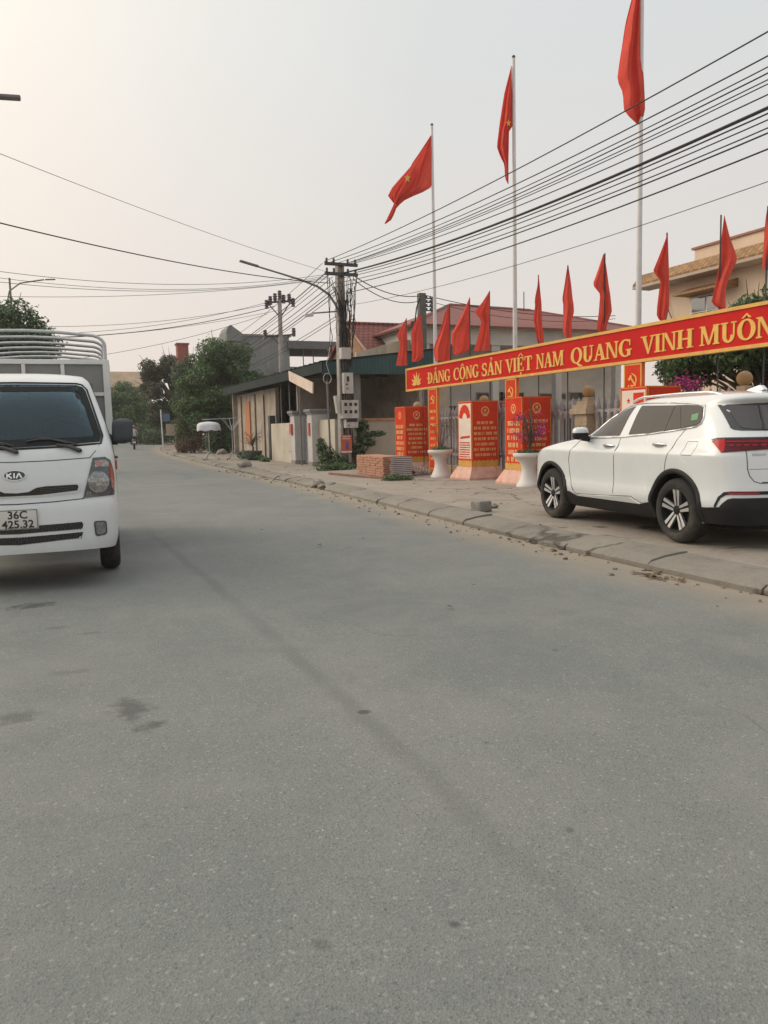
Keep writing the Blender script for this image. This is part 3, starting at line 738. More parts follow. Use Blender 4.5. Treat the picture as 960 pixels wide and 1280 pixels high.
# windows
G1 = [(1.765, 1.168), (1.67, 1.30), (1.565, 1.405), (1.45, 1.455), (1.32, 1.49), (1.06, 1.528), (1.13, 1.175)]
G2 = [(.93, 1.53), (.285, 1.512), (.285, 1.232), (.55, 1.205), (.955, 1.187)]
G3 = [(.258, 1.510), (.185, 1.508), (.025, 1.262), (.258, 1.236)]
G4 = [(.155, 1.505), (-.10, 1.49), (-.185, 1.475), (-.262, 1.36), (-.255, 1.315), (-.2, 1.292), (.0, 1.266)]
for fn, s_ in both:
    for poly, rd in ((G1, .02), (G2, .02), (G3, .01), (G4, .03)):
        mb = MB(); patch(mb, poly, fn, .004, .03, .006, CEN, rd); mb.build('side_window', GLASS, suv, smooth=40)
    mb = MB(); patch(mb, [(.30, 1.515), (.10, 1.513), (-.12, 1.50), (-.20, 1.48), (-.275, 1.355), (-.265, 1.31), (-.2, 1.28), (.0, 1.255), (.30, 1.222)], fn, .0012, .07, .01, CEN, .01); mb.build('window_pillar', GLOSSBLK, suv, smooth=40)
    if s_ == 'l': mb = MB(); patch(mb, [(-.075, 1.40), (-.175, 1.415), (-.20, 1.345), (-.095, 1.335)], fn, .0065, .04, .002, CEN); mb.build('sticker', mat('sticker_green', (.10, .28, .13), .5, .1, 9), suv)
    mb = MB()
    DLO = [(1.83, 1.148), (1.71, 1.305), (1.60, 1.425), (1.46, 1.485), (1.31, 1.518), (1.04, 1.553), (.7, 1.555), (.42, 1.548), (.1, 1.530), (-.12, 1.512), (-.21, 1.495), (-.285, 1.36), (-.28, 1.305), (-.215, 1.268), (.0, 1.242), (.3, 1.212), (.71, 1.18), (1.09, 1.155), (1.5, 1.146)]
    sline(mb, DLO, fn, .0095, .004, .05, 6, CEN, closed=True)
    mb.build('window_trim', CHROME, suv, smooth=60)
    mb = MB()
    A = [(1.90, 1.15), (2.02, 1.10), (2.17, .98), (2.225, .86), (2.22, .68), (2.16, .5), (2.07, .395)]
    Bs = [(1.085, 1.15), (1.10, 1.06), (1.145, .92), (1.165, .75), (1.175, .5), (1.17, .42)]
    Cs = [(-.06, 1.24), (.02, 1.13), (.10, .98), (.15, .88), (.17, .80), (.165, .765)]
    for q in (A, Bs, Cs, [(2.05, .398), (1.4, .425), (.80, .455), (.62, .39)]): sline(mb, q, fn, .0052, -.001, .05, 5, CEN)
    sline(mb, [(-.17, 1.115), (-.325, 1.115), (-.335, 1.105), (-.30, .985), (-.285, .97), (-.13, .97), (-.12, .985), (-.16, 1.10)], fn, .003, -.001, .05, 5, CEN, closed=True)
    mb.build('door_seam', SEAM, suv, smooth=60)
    for hx, hz in ((1.29, 1.045), (.30, 1.072)):
        mb = MB()
        c = fn(hx, hz); n = fnormal(fn, hx, hz, CEN)
        pts = []
        for t in (-1, -.8, -.3, .3, .8, 1):
            p = fn(hx + t * .125, hz + .006 * (1 - t * t)) + n * (.022 * (1 - t ** 4) + .004); pts.append(p)
        mb.tube(pts, [.006, .013, .016, .016, .013, .006], 8)
        mb.mi = 1
        patch(mb, [(hx + .09 * math.cos(a), hz - .004 + .032 * math.sin(a)) for a in [2 * PI * i / 16 for i in range(16)]], fn, .0012, .1, .004, CEN)
        mb.build('door_handle', [CHROME, mat('handle_recess', (.33, .34, .34), .4)], suv, smooth=50)
    # black cladding: arches and sill
    for c in (AX, WB):
        mb = MB(); g = []
        lo, hi = (-16, 194)
        for i in range(41):
            a = R(lo + (hi - lo) * i / 40); row = []
            for rr, o_ in ((AR - .004, -.09), (AR - .006, .006), (AR + .006, .017), (AR + .04, .018), (AR + .051, .008), (AR + .051, -.006)):
                px, pz = c + rr * math.cos(a), max(.25, AZ + rr * math.sin(a))
                p = fn(px, pz); n = fnormal(fn, px, pz, CEN)
                n = Vector((0, 1 if p.y > 0 else -1, 0)) if o_ < 0 else n
                row.append(p + n * o_)
            g.append(row)
        mb.grid(g); mb.build('wheel_arch_trim', BLACKPL, suv, smooth=45)
    mb = MB(); patch(mb, [(2.33, .245), (2.30, .40), (2.24, .425), (2.08, .372), (1.5, .367), (.66, .368), (.60, .39), (.42, .42), (.405, .245)], fn, .016, .08, .02, CEN)
    mb.build('sill_cladding', BLACKPL, suv, smooth=40)
    mb = MB(); patch(mb, [(2.03, .380), (1.98, .397), (1.4, .425), (.80, .452), (.64, .385)], fn, .019, .08, .01, CEN)
    mb.build('sill_insert', WHITE, suv, smooth=40)
# rear end
RP = lambda u, z: S.P(u, z)
RPm = mirrored(S.P)
mb = MB()
for fn in (RP, RPm):
    patch(mb, [(.022, .27), (.022, .43), (-.10, .445), (-.19, .45), (-.25, .50), (-.30, .535), (-.36, .548), (-1, .55), (-1, .27)], fn, .014, .05, .02, CEN)
mb.build('bumper_cladding', BLACKPL, suv, smooth=40)
mb = MB()
for fn in (RP, RPm):
    patch(mb, [(-.12, .452), (-.145, .452), (-.20, .545), (-.27, .578), (-.34, .583), (-1, .58), (-1, .612), (-.34, .615), (-.24, .606), (-.165, .555)], fn, .008, .03, .01, CEN)
mb.build('bumper_groove', BLACKPL, suv, smooth=40)
for fn in (RP, RPm):
    mb = MB(); patch(mb, [(-.30, .588), (-.30, .604), (-.66, .604), (-.66, .588)], fn, .012, .05, .01, CEN); mb.build('reflector', REDLENS, suv, smooth=40)
    mb = MB()
    patch(mb, [(-.105, 1.118), (-.17, 1.132), (-.29, 1.137), (-.29, 1.005), (-.255, 1.005), (-.19, 1.05)], fn, .012, .03, .02, CEN)
    mb.mi = 1
    patch(mb, [(-.291, 1.137), (-.55, 1.135), (-1, 1.133), (-1, 1.04), (-.36, 1.04), (-.291, 1.005)], fn, .010, .05, .02, CEN)
    mb.mi = 0
    for k in range(7):
        a = -.345 - k * .09
        patch(mb, [(a, 1.07), (a - .05, 1.07), (a - .06, 1.085), (a - .01, 1.085)], fn, .0125, .05, .002, CEN)
    patch(mb, [(-.30, 1.118), (-1, 1.114), (-1, 1.106), (-.30, 1.108)], fn, .0125, .06, .002, CEN)
    mb.mi = 2
    patch(mb, [(-.10, 1.132), (-.17, 1.148), (-.3, 1.150), (-1, 1.148), (-1, 1.1335), (-.3, 1.1375), (-.17, 1.1325)], fn, .014, .05, .01, CEN)
    mb.build('tail_light', [REDLENS, DREDLENS, GLOSSBLK], suv, smooth=40)
RF = S.rear
mb = MB()
patch(mb, [(.695, 1.492), (.75, 1.25), (.735, 1.232), (.68, 1.222), (0, 1.207), (-.68, 1.222), (-.735, 1.232), (-.75, 1.25), (-.695, 1.492), (0, 1.515)], RF, .004, .06, .02, CEN)
mb.build('rear_window_surround', GLOSSBLK, suv, smooth=40)
mb = MB()
patch(mb, [(.60, 1.485), (.655, 1.445), (.68, 1.28), (.66, 1.245), (.55, 1.232), (0, 1.222), (-.55, 1.232), (-.66, 1.245), (-.68, 1.28), (-.655, 1.445), (-.60, 1.485), (0, 1.50)], RF, .0075, .06, .01, CEN, .03)
mb.build('rear_window', GLASS, suv, smooth=40)
mb = MB()
sline(mb, [(.715, 1.03), (.715, .84), (.70, .77), (.66, .715), (.60, .695), (-.60, .695), (-.66, .715), (-.70, .77), (-.715, .84), (-.715, 1.03)], RF, .0055, -.001, .04, 5, CEN)
sline(mb, [(.70, .835), (.46, .835), (.40, .87), (.36, .93), (-.36, .93), (-.40, .87), (-.46, .835), (-.7, .835)], RF, .003, -.001, .04, 5, CEN)
sline(mb, [(.58, .698), (-.58, .698)], RF, .009, 0, .06, 5, CEN)
mb.build('tailgate_seam', SEAM, suv, smooth=60)
mb = MB(); patch(mb, [(.66, .975), (.66, .99), (.52, .99), (.52, .975)], RF, .006, .05, .004, CEN); mb.build('badge', STEEL, suv, smooth=40)
# roof rails, fin, mirror
for sg in (1, -1):
    mb = MB(); pts = []
    for i in range(15):
        x = -.34 + 1.62 * i / 14
        y = .585 + .03 * math.sin(PI * i / 14)
        pts.append((x, y * sg, 1.60 + .045 * min(1, min(i, 14 - i) / 2.0) ** .6 - .02 * abs(i / 14 - .4)))
    mb.tube(pts, .015, 8); mb.build('roof_rail', ALLOY, suv, smooth=60)
mb = MB()
mb.prism([(-.26, 1.645), (-.28, 1.66), (-.235, 1.702), (-.2, 1.706), (-.05, 1.668), (-.02, 1.65)], lambda u, v, d: Vector((u, d * (1.9 - (v - 1.645) * 14), v)), -.018, .018)
mb.build('antenna_fin', WHITE, suv, smooth=40)
for sg in (1, -1):
    m_ = bpy.data.objects.new('door_mirror', None); COL.objects.link(m_); m_.parent = suv
    for part, ma, z0, z1 in (('mirror_cap', WHITE, 1.215, 1.29), ('mirror_housing', BLACKPL, 1.125, 1.215)):
        mb = MB(); g = []
        for i in range(9):
            v = i / 8; z = z0 + (z1 - z0) * v; g.append([])
            zz = (z - 1.125) / .165; sc = max(.02, 1 - abs(2 * zz - 1) ** 3) ** .5 if zz < 1 else .1
            for k in range(25):
                a = 2 * PI * k / 24
                rx, ry = .07 * sc, .105 * sc ** .5
                ca, sa = math.cos(a), math.sin(a)
                g[-1].append(Vector((1.79 + rx * abs(ca) ** .7 * (1 if ca > 0 else -1), sg * (1.03 + ry * abs(sa) ** .7 * (1 if sa > 0 else -1)), z)))
        mb.grid(g); mb.face(g[0][:-1]); mb.face(g[-1][:-1]); mb.build(part, ma, m_, smooth=50)
    mb = MB(); mb.tube([(1.80, sg * .86, 1.13), (1.80, sg * .93, 1.135), (1.80, sg * 1.0, 1.14)], [.045, .035, .03], 10); mb.build('mirror_arm', BLACKPL, m_, smooth=50)
# front end: lamps, grille, lower bumper
for fn in (RP, RPm):
    mb = MB(); patch(mb, [(1.30, .86), (1.45, .90), (1.75, .88), (1.75, .82), (1.35, .80)], fn, .01, .05, .02, CEN); mb.build('headlight', GLOSSBLK, suv, smooth=40)
mb = MB()
for fn in (RP, RPm):
    patch(mb, [(1.40, .27), (1.36, .40), (1.6, .44), (2, .44), (2, .27)], fn, .012, .06, .02, CEN)
    patch(mb, [(1.72, .5), (1.70, .78), (2, .8), (2, .48)], fn, .008, .06, .02, CEN)
mb.build('grille', BLACKPL, suv, smooth=40)
for x in (AX, WB):
    for sg in (1, -1):
        wheel(suv, 'wheel', x, sg * .815, .359, .235, .243, sg)
# ------------------------------------------------------------------ white light truck with a hooped cargo bed
truck = thing('truck', 'white cab-over truck with bare steel hoops over its cargo bed at the road edge', 'truck', (-.27, 7.85, 0.004), math.atan2(-.998, -.061))
_w = smooth_tab([(.3, .80), (.37, .835), (.45, .858), (.6, .872), (.82, .872), (1.2, .865), (1.35, .845), (1.5, .81), (1.7, .752), (1.85, .705), (1.95, .672), (2.0, .64), (2.02, .60)], .02)
_xf = smooth_tab([(.3, -.05), (.36, -.01), (.45, .0), (.60, .0), (.78, -.01), (.83, -.025), (.84, -.035), (1.0, -.035), (1.2, -.075), (1.30, -.115), (1.36, -.16), (1.5, -.255), (1.7, -.40), (1.9, -.56), (1.96, -.63), (2.0, -.72), (2.02, -.80)], .012)
_xb = lambda z: -1.72
T = Shell(_w, _xb, _xf, .12, 4, .30, 3.6)
TA, TR = -1.12, .40
def zb_tr(x):
    z = .36
    d = abs(x - TA)
    if d < TR: z = max(z, .33 + math.sqrt(TR * TR - d * d))
    return z
us = [-1 + i / 10 for i in range(10)] + [i / 70 for i in range(70)] + [1 + i / 130 for i in range(131)]
rows = [.34, .36, .38, .41, .45, .5, .56, .63, .7, .76, .81, .835, .87, .9, .95, 1.0, 1.06, 1.12, 1.18, 1.24, 1.29, 1.33, 1.35, 1.37, 1.395, 1.42] + [1.45 + .03 * i for i in range(14)] + [1.86, 1.88, 1.9, 1.92, 1.95, 1.975, 2.0, 2.02]
mb = MB(); shell_mesh(mb, T, us, rows, zb_tr)
ring = [T.P(u, 2.02) for u in us]
for sgn in (1, -1):
    g = [[Vector((-1.2 + (p.x + 1.2) * (1 - k / 10), p.y * (1 - k / 10) * sgn, 2.02 + .045 * (1 - (1 - k / 10) ** 2.4))) for k in range(11)] for p in ring]
    mb.grid(g, flip=sgn < 0)
bmesh.ops.remove_doubles(mb.bm, verts=list(mb.bm.verts), dist=3e-4)
# opening behind the windscreen
_in = [(.70, 1.385), (.715, 1.42), (.605, 1.84), (.57, 1.875), (-.57, 1.875), (-.605, 1.84), (-.715, 1.42), (-.70, 1.385), (0, 1.365)]
def inside(y, z, poly):
    c = False; n_ = len(poly)
    for i in range(n_):
        (a, b), (e, f) = poly[i], poly[i - 1]
        if (b > z) != (f > z) and y < (e - a) * (z - b) / (f - b) + a: c = not c
    return c
bmesh.ops.delete(mb.bm, geom=[f for f in mb.bm.faces if f.calc_center_median().x > -.95 and f.normal.length > 0 and abs(f.calc_center_median().x - T.front(f.calc_center_median().y, f.calc_center_median().z).x) < .05 and inside(f.calc_center_median().y, f.calc_center_median().z, _in)], context='FACES')
mb.build('cab', TRUCKW, truck, smooth=50)
TC = Vector((-.9, 0, 1.1))
FF = T.front
mb = MB()
mb.box(-1.66, -.30, -.72, .72, .42, 1.26); mb.build('underbody', MATS['underbody_black'], truck)
DASH = mat('dashboard', (.05, .052, .055), .7, .15, 4); SEATF = mat('seat_fabric', (.14, .145, .15), .9, .2, 6)
mb = MB(); mb.box(-.72, -.34, -.68, .68, 1.26, 1.33, .02); mb.box(-.70, -.5, .2, .58, 1.33, 1.39, .02); mb.build('dashboard', DASH, truck, smooth=40)
for yy in (.42, -.42):
    mb = MB(); mb.box(-1.62, -1.42, yy - .25, yy + .25, 1.2, 1.62, .06); mb.box(-1.6, -1.48, yy - .13, yy + .13, 1.62, 1.80, .04); mb.build('seat', SEATF, truck, smooth=40)
mb = MB(); mb.tube([(-.92 + .10 * math.sin(a), .42 + .19 * math.cos(a), 1.40 + .16 * math.sin(a)) for a in [2 * PI * i / 24 for i in range(24)]], .015, 6, closed=True); mb.tube([(-.92, .42, 1.40), (-.65, .42, 1.3)], .03, 6); mb.tube([(-.92, .25, 1.40), (-.92, .59, 1.40)], .015, 5); mb.build('steering_wheel', DASH, truck, smooth=60)
mb = MB(); mb.box(-.80, -.76, -.12, .12, 1.80, 1.87, .02); mb.build('inner_mirror', DASH, truck, smooth=40)
mb = MB(); mb.box(-1.70, -1.66, -.7, .7, .9, 2.0); mb.build('cab_lining', SEATF, truck)
mb = MB()
patch(mb, [(.735, 1.36), (.752, 1.42), (.63, 1.86), (.60, 1.90), (.55, 1.918), (0, 1.925), (-.55, 1.918), (-.60, 1.90), (-.63, 1.86), (-.752, 1.42), (-.735, 1.36), (-.4, 1.335), (0, 1.325), (.4, 1.335)], FF, .004, .07, -.002, TC)
wsc = mb.build('windscreen', WSGLASS, truck, smooth=40)
_out = [(.735, 1.36), (.752, 1.42), (.63, 1.86), (.60, 1.90), (-.60, 1.90), (-.63, 1.86), (-.752, 1.42), (-.735, 1.36), (0, 1.325)]
_inn = [(.672, 1.41), (.686, 1.435), (.583, 1.82), (.55, 1.85), (-.55, 1.85), (-.583, 1.82), (-.686, 1.435), (-.672, 1.41), (0, 1.395)]
mb = MB(); ro, ri = [], []
for (a, b), (c, d), (e_, f_), (g_, h_) in zip(_out, _inn, _out[1:] + _out[:1], _inn[1:] + _inn[:1]):
    for k in range(12):
        t_ = k / 12
        p0 = (a + (e_ - a) * t_, b + (f_ - b) * t_); p1 = (c + (g_ - c) * t_, d + (h_ - d) * t_)
        ro.append(FF(*p0) + fnormal(FF, p0[0], p0[1], TC) * .0055); ri.append(FF(*p1) + fnormal(FF, p1[0], p1[1], TC) * .0055)
mb.grid([ro + ro[:1], ri + ri[:1]]); mb.build('windscreen_border', mat('frit_black', (.012, .014, .016), .5, spec=.2), truck, smooth=40)
mb = MB(); sline(mb, [(.745, 1.345), (.765, 1.42), (.645, 1.87), (.60, 1.92), (.55, 1.932), (0, 1.94), (-.55, 1.932), (-.60, 1.92), (-.645, 1.87), (-.765, 1.42), (-.745, 1.345), (-.4, 1.322), (0, 1.312), (.4, 1.322)], FF, .011, .0, .05, 6, TC, closed=True)
mb.build('windscreen_seal', RUBBER, truck, smooth=60)
# wipers
for y0, y1 in ((.56, .12), (.02, -.42)):
    mb = MB()
    P0 = FF(y0, 1.285) + Vector((.03, 0, 0)); P1 = FF(y0 - .20, 1.345) + Vector((.035, 0, 0))
    mb.tube([FF(y0, 1.285), P0], .018, 8)
    mb.tube([P0, FF(y0 - .1, 1.325) + Vector((.035, 0, 0)), P1], [.02, .016, .012], 8)
    mb.tube([FF(y0 - .02 - (y0 - y1) * t, 1.34 + .06 * math.sin(t * 2.4)) + Vector((.025, 0, 0)) for t in (0, .25, .5, .75, 1)], .009, 6)
    mb.tube([FF(y0 - .1 - (y0 - y1) * t, 1.352 + .065 * math.sin(t * 2.4)) + Vector((.03, 0, 0)) for t in (0, .3, .6, .8)], .008, 6)
    mb.build('wiper', DARKMET, truck, smooth=50)
# seams
mb = MB()
for sg in (1, -1):
    sline(mb, [(0, 1.195), (sg * .3, 1.20), (sg * .64, 1.215), (sg * .69, 1.27), (sg * .735, 1.34)], FF, .0042, -.001, .05, 5, TC)
    sline(mb, [(0, .815), (sg * .3, .822), (sg * .57, .838)], FF, .006, -.001, .05, 5, TC)
    sline(mb, [(sg * .67, 1.205), (sg * .565, .835)], FF, .004, -.001, .05, 5, TC)
mb.build('panel_seam', SEAM, truck, smooth=60)
for sg in (1, -1):
    fn = FF if sg > 0 else mirrored(FF)
    mb = MB()
    patch(mb, [(.665, 1.21), (.77, 1.215), (.815, 1.185), (.835, 1.10), (.842, 1.0), (.835, .855), (.56, .84)], fn, .010, .03, .02, TC)
    mb.mi = 1
    ell = lambda cx, cz, rx, rz: [(cx + rx * math.cos(2 * PI * i / 20), cz + rz * math.sin(2 * PI * i / 20)) for i in range(20)]
    patch(mb, ell(.70, .985, .092, .10), fn, .016, .03, .01, TC)
    patch(mb, [(.675, 1.125), (.68, 1.185), (.765, 1.19), (.795, 1.165), (.80, 1.125)], fn, .014, .04, .01, TC, .01)
    mb.mi = 2
    patch(mb, [(.808, 1.15), (.824, 1.12), (.835, 1.0), (.832, .90), (.812, .93), (.808, 1.05)], fn, .013, .03, .01, TC)
    mb.mi = 1
    patch(mb, ell(.70, .985, .03, .034), fn, .022, .05, .01, TC)
    patch(mb, ell(.61, .885, .022, .02), fn, .016, .05, .01, TC)
    mb.mi = 3
    patch(mb, ell(.715, 1.155, .03, .024), fn, .018, .05, .01, TC)
    mb.build('headlight', [LAMPDARK, CLEARLENS, AMBER, mat('pink_bulb', (.55, .22, .2), .3)], truck, smooth=40)
    mb = MB()
    patch(mb, [(.64, .625), (.755, .62), (.755, .49), (.65, .475)], fn, .006, .04, .02, TC, .03)
    mb.mi = 1
    patch(mb, [(.655, .61), (.74, .607), (.74, .505), (.662, .492)], fn, .012, .04, .01, TC, .03)
    mb.build('fog_lamp', [LAMPDARK, CLEARLENS], truck, smooth=40)
mb = MB(); mb.mi = 1
up = [(0, .925), (.10, .932), (.17, .972), (.25, .982), (.53, .988), (.55, .97), (.54, .92), (.515, .895), (.2, .875), (.08, .877), (0, .877)]
patch(mb, up + [(-a, b) for a, b in up[-2:0:-1]], FF, .006, .06, .02, TC)
mb.mi = 0
up = [(0, .915), (.10, .922), (.17, .958), (.25, .968), (.515, .972), (.528, .955), (.515, .918), (.2, .892), (.08, .89), (0, .89)]
patch(mb, up + [(-a, b) for a, b in up[-2:0:-1]], FF, .010, .06, .02, TC)
for z in (.915, .93, .945):
    mb.mi = 2; sline(mb, [(.2, z), (.51, z + .006)], FF, .003, .011, .08, 5, TC); sline(mb, [(-.2, z), (-.51, z + .006)], FF, .003, .011, .08, 5, TC)
mb.build('grille', [GLOSSBLK, TRUCKW, DARKMET], truck, smooth=40)
mb = MB()
for q in ([(.54, .625), (.55, .60), (.54, .562), (0, .545), (-.54, .562), (-.55, .60), (-.54, .625), (0, .610)], [(.545, .53), (.525, .495), (.49, .475), (0, .445), (-.49, .475), (-.525, .495), (-.545, .53), (0, .513)]):
    patch(mb, q, FF, .003, .06, .02, TC)
mb.mi = 1
for i in range(46):
    y = -.52 + 1.04 * i / 45
    sline(mb, [(y, .552), (y + .02, .615)], FF, .003, .004, .1, 4, TC); sline(mb, [(y, .468), (y + .02, .52)], FF, .003, .004, .1, 4, TC)
mb.build('bumper_grille', [GLOSSBLK, DARKMET], truck, smooth=40)
# emblem: dark oval with three letters
mb = MB(); mb.mi = 1
patch(mb, [(-.005 + .095 * math.cos(2 * PI * i / 32), 1.075 + .047 * math.sin(2 * PI * i / 32)) for i in range(32)], FF, .009, .03, .01, TC)
mb.mi = 0
patch(mb, [(-.005 + .088 * math.cos(2 * PI * i / 32), 1.075 + .041 * math.sin(2 * PI * i / 32)) for i in range(32)], FF, .013, .03, .01, TC)
mb.mi = 1
fr = lambda u, v, d: (lambda p: p + Vector((d, 0, 0)))(FF(-.005 + u, 1.075 + v))
def bar(u0, v0, u1, v1, w, d=.017):
    dx, dy = u1 - u0, v1 - v0; L = math.hypot(dx, dy); nx, ny = -dy / L * w / 2, dx / L * w / 2
    mb.prism([(u0 + nx, v0 + ny), (u0 - nx, v0 - ny), (u1 - nx, v1 - ny), (u1 + nx, v1 + ny)], fr, .008, d)
b = .012
bar(-.062, -.022, -.062, .022, b); bar(-.06, -.002, -.028, .022, b, .0172); bar(-.05, .0, -.024, -.022, b, .0174)
bar(-.004, -.022, -.004, .022, b)
bar(.014, -.022, .036, .022, b); bar(.036, .022, .058, -.022, b, .0172)
mb.build('emblem', [mat('emblem_black', (.01, .01, .012), .2, coat=1), CHROME], truck, smooth=30)
# number plate
pl = MB(); pl.box(.004, .016, -.17, .17, .588, .77, .004); plate = pl.build('number_plate', mat('plate_white', (.60, .59, .56), .5, .05, 6, dirt=(.4, .37, .32), dirt_amt=.4, dirt_scale=6), truck, smooth=30)
mb = MB()
tf = lambda cu, cv: (lambda u, v, d: Vector((.016 + d, cu + u, cv + v)))
mb.text('36C', .098, tf(0, .688), .0, .002, .002, 1.0); mb.text('425.32', .098, tf(0, .604), .0, .002, .002, 1.0)
for q in ((-.165, -.160, .592, .766), (.160, .165, .592, .766)): mb.box(.0155, .0175, *q)
for q in ((-.16, .16, .592, .597), (-.16, .16, .761, .766)): mb.box(.0155, .0176, *q)
mb.build('plate_lettering', mat('plate_black', (.015, .015, .016), .5), plate)
mb = MB(); mb.mi = 0
for fn in (T.side, mirrored(T.side)):
    pass
# doors: side windows, seam, handle, mirror
for sg in (1, -1):
    fn = T.side if sg > 0 else mirrored(T.side)
    mb = MB(); patch(mb, [(-.60, 1.40), (-.86, 1.86), (-1.50, 1.88), (-1.50, 1.38)], fn, .003, .08, .01, TC, .03); mb.build('side_window', GLASS, truck, smooth=40)
    mb = MB(); sline(mb, [(-.48, 1.36), (-.84, 1.93), (-1.54, 1.94), (-1.56, .85), (-1.5, .72), (-.72, .72), (-.48, 1.2)], fn, .006, 0, .06, 5, TC, closed=True); mb.build('door_seam', SEAM, truck, smooth=60)
    mb = MB(); mb.tube([fn(-1.3, 1.18) + Vector((0, sg * .0, 0)), fn(-1.3, 1.18) + Vector((0, sg * .035, 0)), fn(-1.48, 1.18) + Vector((0, sg * .035, 0)), fn(-1.48, 1.18)], .014, 8); mb.build('door_handle', DARKMET, truck, smooth=50)
    m_ = bpy.data.objects.new('door_mirror', None); COL.objects.link(m_); m_.parent = truck
    mb = MB(); g = []
    for i in range(13):
        v = i / 12; z = 1.335 + .25 * v; sc = (1 - abs(2 * v - 1) ** 5) ** .5 + .02
        g.append([])
        for k in range(29):
            a = 2 * PI * k / 28; ca, sa = math.cos(a), math.sin(a)
            g[-1].append(Vector((-.56 + .055 * sc * abs(ca) ** .6 * (1 if ca > 0 else -1), sg * (.950 + .012 * v + .100 * sc ** .35 * abs(sa) ** .5 * (1 if sa > 0 else -1)), z)))
    mb.grid(g); mb.face(g[0][:-1]); mb.face(g[-1][:-1]); mb.build('mirror_housing', mat('mirror_slate', (.04, .05, .058), .5, .15, 6), m_, smooth=55)
    mb = MB(); mb.tube([(-.62, sg * .80, 1.40), (-.60, sg * .85, 1.37), (-.57, sg * .90, 1.36)], [.05, .05, .04], 10); mb.build('mirror_arm', BLACKPL, m_, smooth=55)
    mb = MB(); patch(mb, [(-.42, 1.18), (-.46, 1.185), (-.5, 1.09), (-.46, 1.08)], fn, .02, .05, .01, TC, .02); mb.build('side_repeater', AMBER, truck, smooth=40)
# chassis and bed
mb = MB()
for sg in (1, -1): mb.box(-5.2, -1.6, sg * .38 - .04, sg * .38 + .04, .5, .68)
mb.box(-5.15, -1.95, -.3, .3, .42, .5)
mb.cyl((-1.12, -.7, .33), (-1.12, .7, .33), .06); mb.cyl((-3.75, -.7, .30), (-3.75, .7, .30), .08)
mb.build('chassis', DARKMET, truck)
BEDW = mat('bed_panel', (.66, .67, .66), .5, .06, 2, dirt=(.45, .43, .39), dirt_amt=.4, dirt_scale=2)
BEDG = mat('bed_sheet_grey', (.22, .225, .215), .6, .1, 2, dirt=(.15, .14, .12), dirt_amt=.5, dirt_scale=2)
mb = MB(); mb.box(-5.3, -2.0, -.88, .88, .74, .82); mb.build('bed_floor', DARKMET, truck)
HB = -2.06
mb = MB(); mb.box(HB - .012, HB + .0, -.82, .82, .82, 2.24); mb.mi = 1
mb.box(HB - .03, HB + .03, -.885, .885, 2.24, 2.295, .006)
for y in (-.40, .0 - .03, .38): mb.box(HB - .02, HB + .024, y - .02, y + .02, .82, 2.24)
for y in (-.85, .85): mb.box(HB - .035, HB + .034, y - .035, y + .035, .82, 2.24)
for z in (1.90, 1.4): mb.box(HB - .021, HB + .022, -.815, .815, z - .02, z + .02)
mb.build('headboard', [BEDG, BEDW], truck)
for sg in (1, -1):
    mb = MB(); mb.box(-5.28, HB - .04, sg * .85 - .012, sg * .85 + .012, .82, 2.24)
    for i in range(6): x = HB - .08 - 3.1 * i / 5; mb.box(x - .03, x + .03, sg * .872 - .025, sg * .872 + .02, .80, 2.24)
    for z in (.84, 1.3, 1.75, 2.26): mb.box(-5.29, HB - .04, sg * .875 - .02, sg * .875 + .014, z - .028, z + .028)
    mb.build('side_panel', BEDW, truck)
mb = MB(); mb.box(-5.31, -5.285, -.82, .82, .82, 1.4); mb.build('tailgate', BEDW, truck)
for i in range(6):
    x = HB - .06 - 3.1 * i / 5
    mb = MB(); pts = [(x, .85, 2.2), (x, .85, 2.46)]
    for a in (15, 35, 55, 75, 90): pts.append((x, .85 - .16 * (1 - math.cos(R(a))), 2.46 + .12 * math.sin(R(a))))
    pts += [(x, .3, 2.612), (x, 0, 2.62)]
    pts = pts + [(p[0], -p[1], p[2]) for p in pts[-2::-1]]
    mb.tube(pts, .019, 8); mb.build('hoop', STEEL, truck, smooth=60)
for sg in (1, -1): wheel(truck, 'wheel', TA, sg * .775, .325, .195, .19, sg, style='van')
for sg in (1, -1): wheel(truck, 'wheel', -3.75, sg * .74, .30, .26, .18, sg, style='van')
for sg in (1, -1):
    mb = MB(); mb.cbox((-3.75, sg * .74, .66), (.8, .26, .02)); mb.cbox((-4.16, sg * .74, .45), (.02, .26, .4)); mb.build('mudguard', BLACKPL, truck)
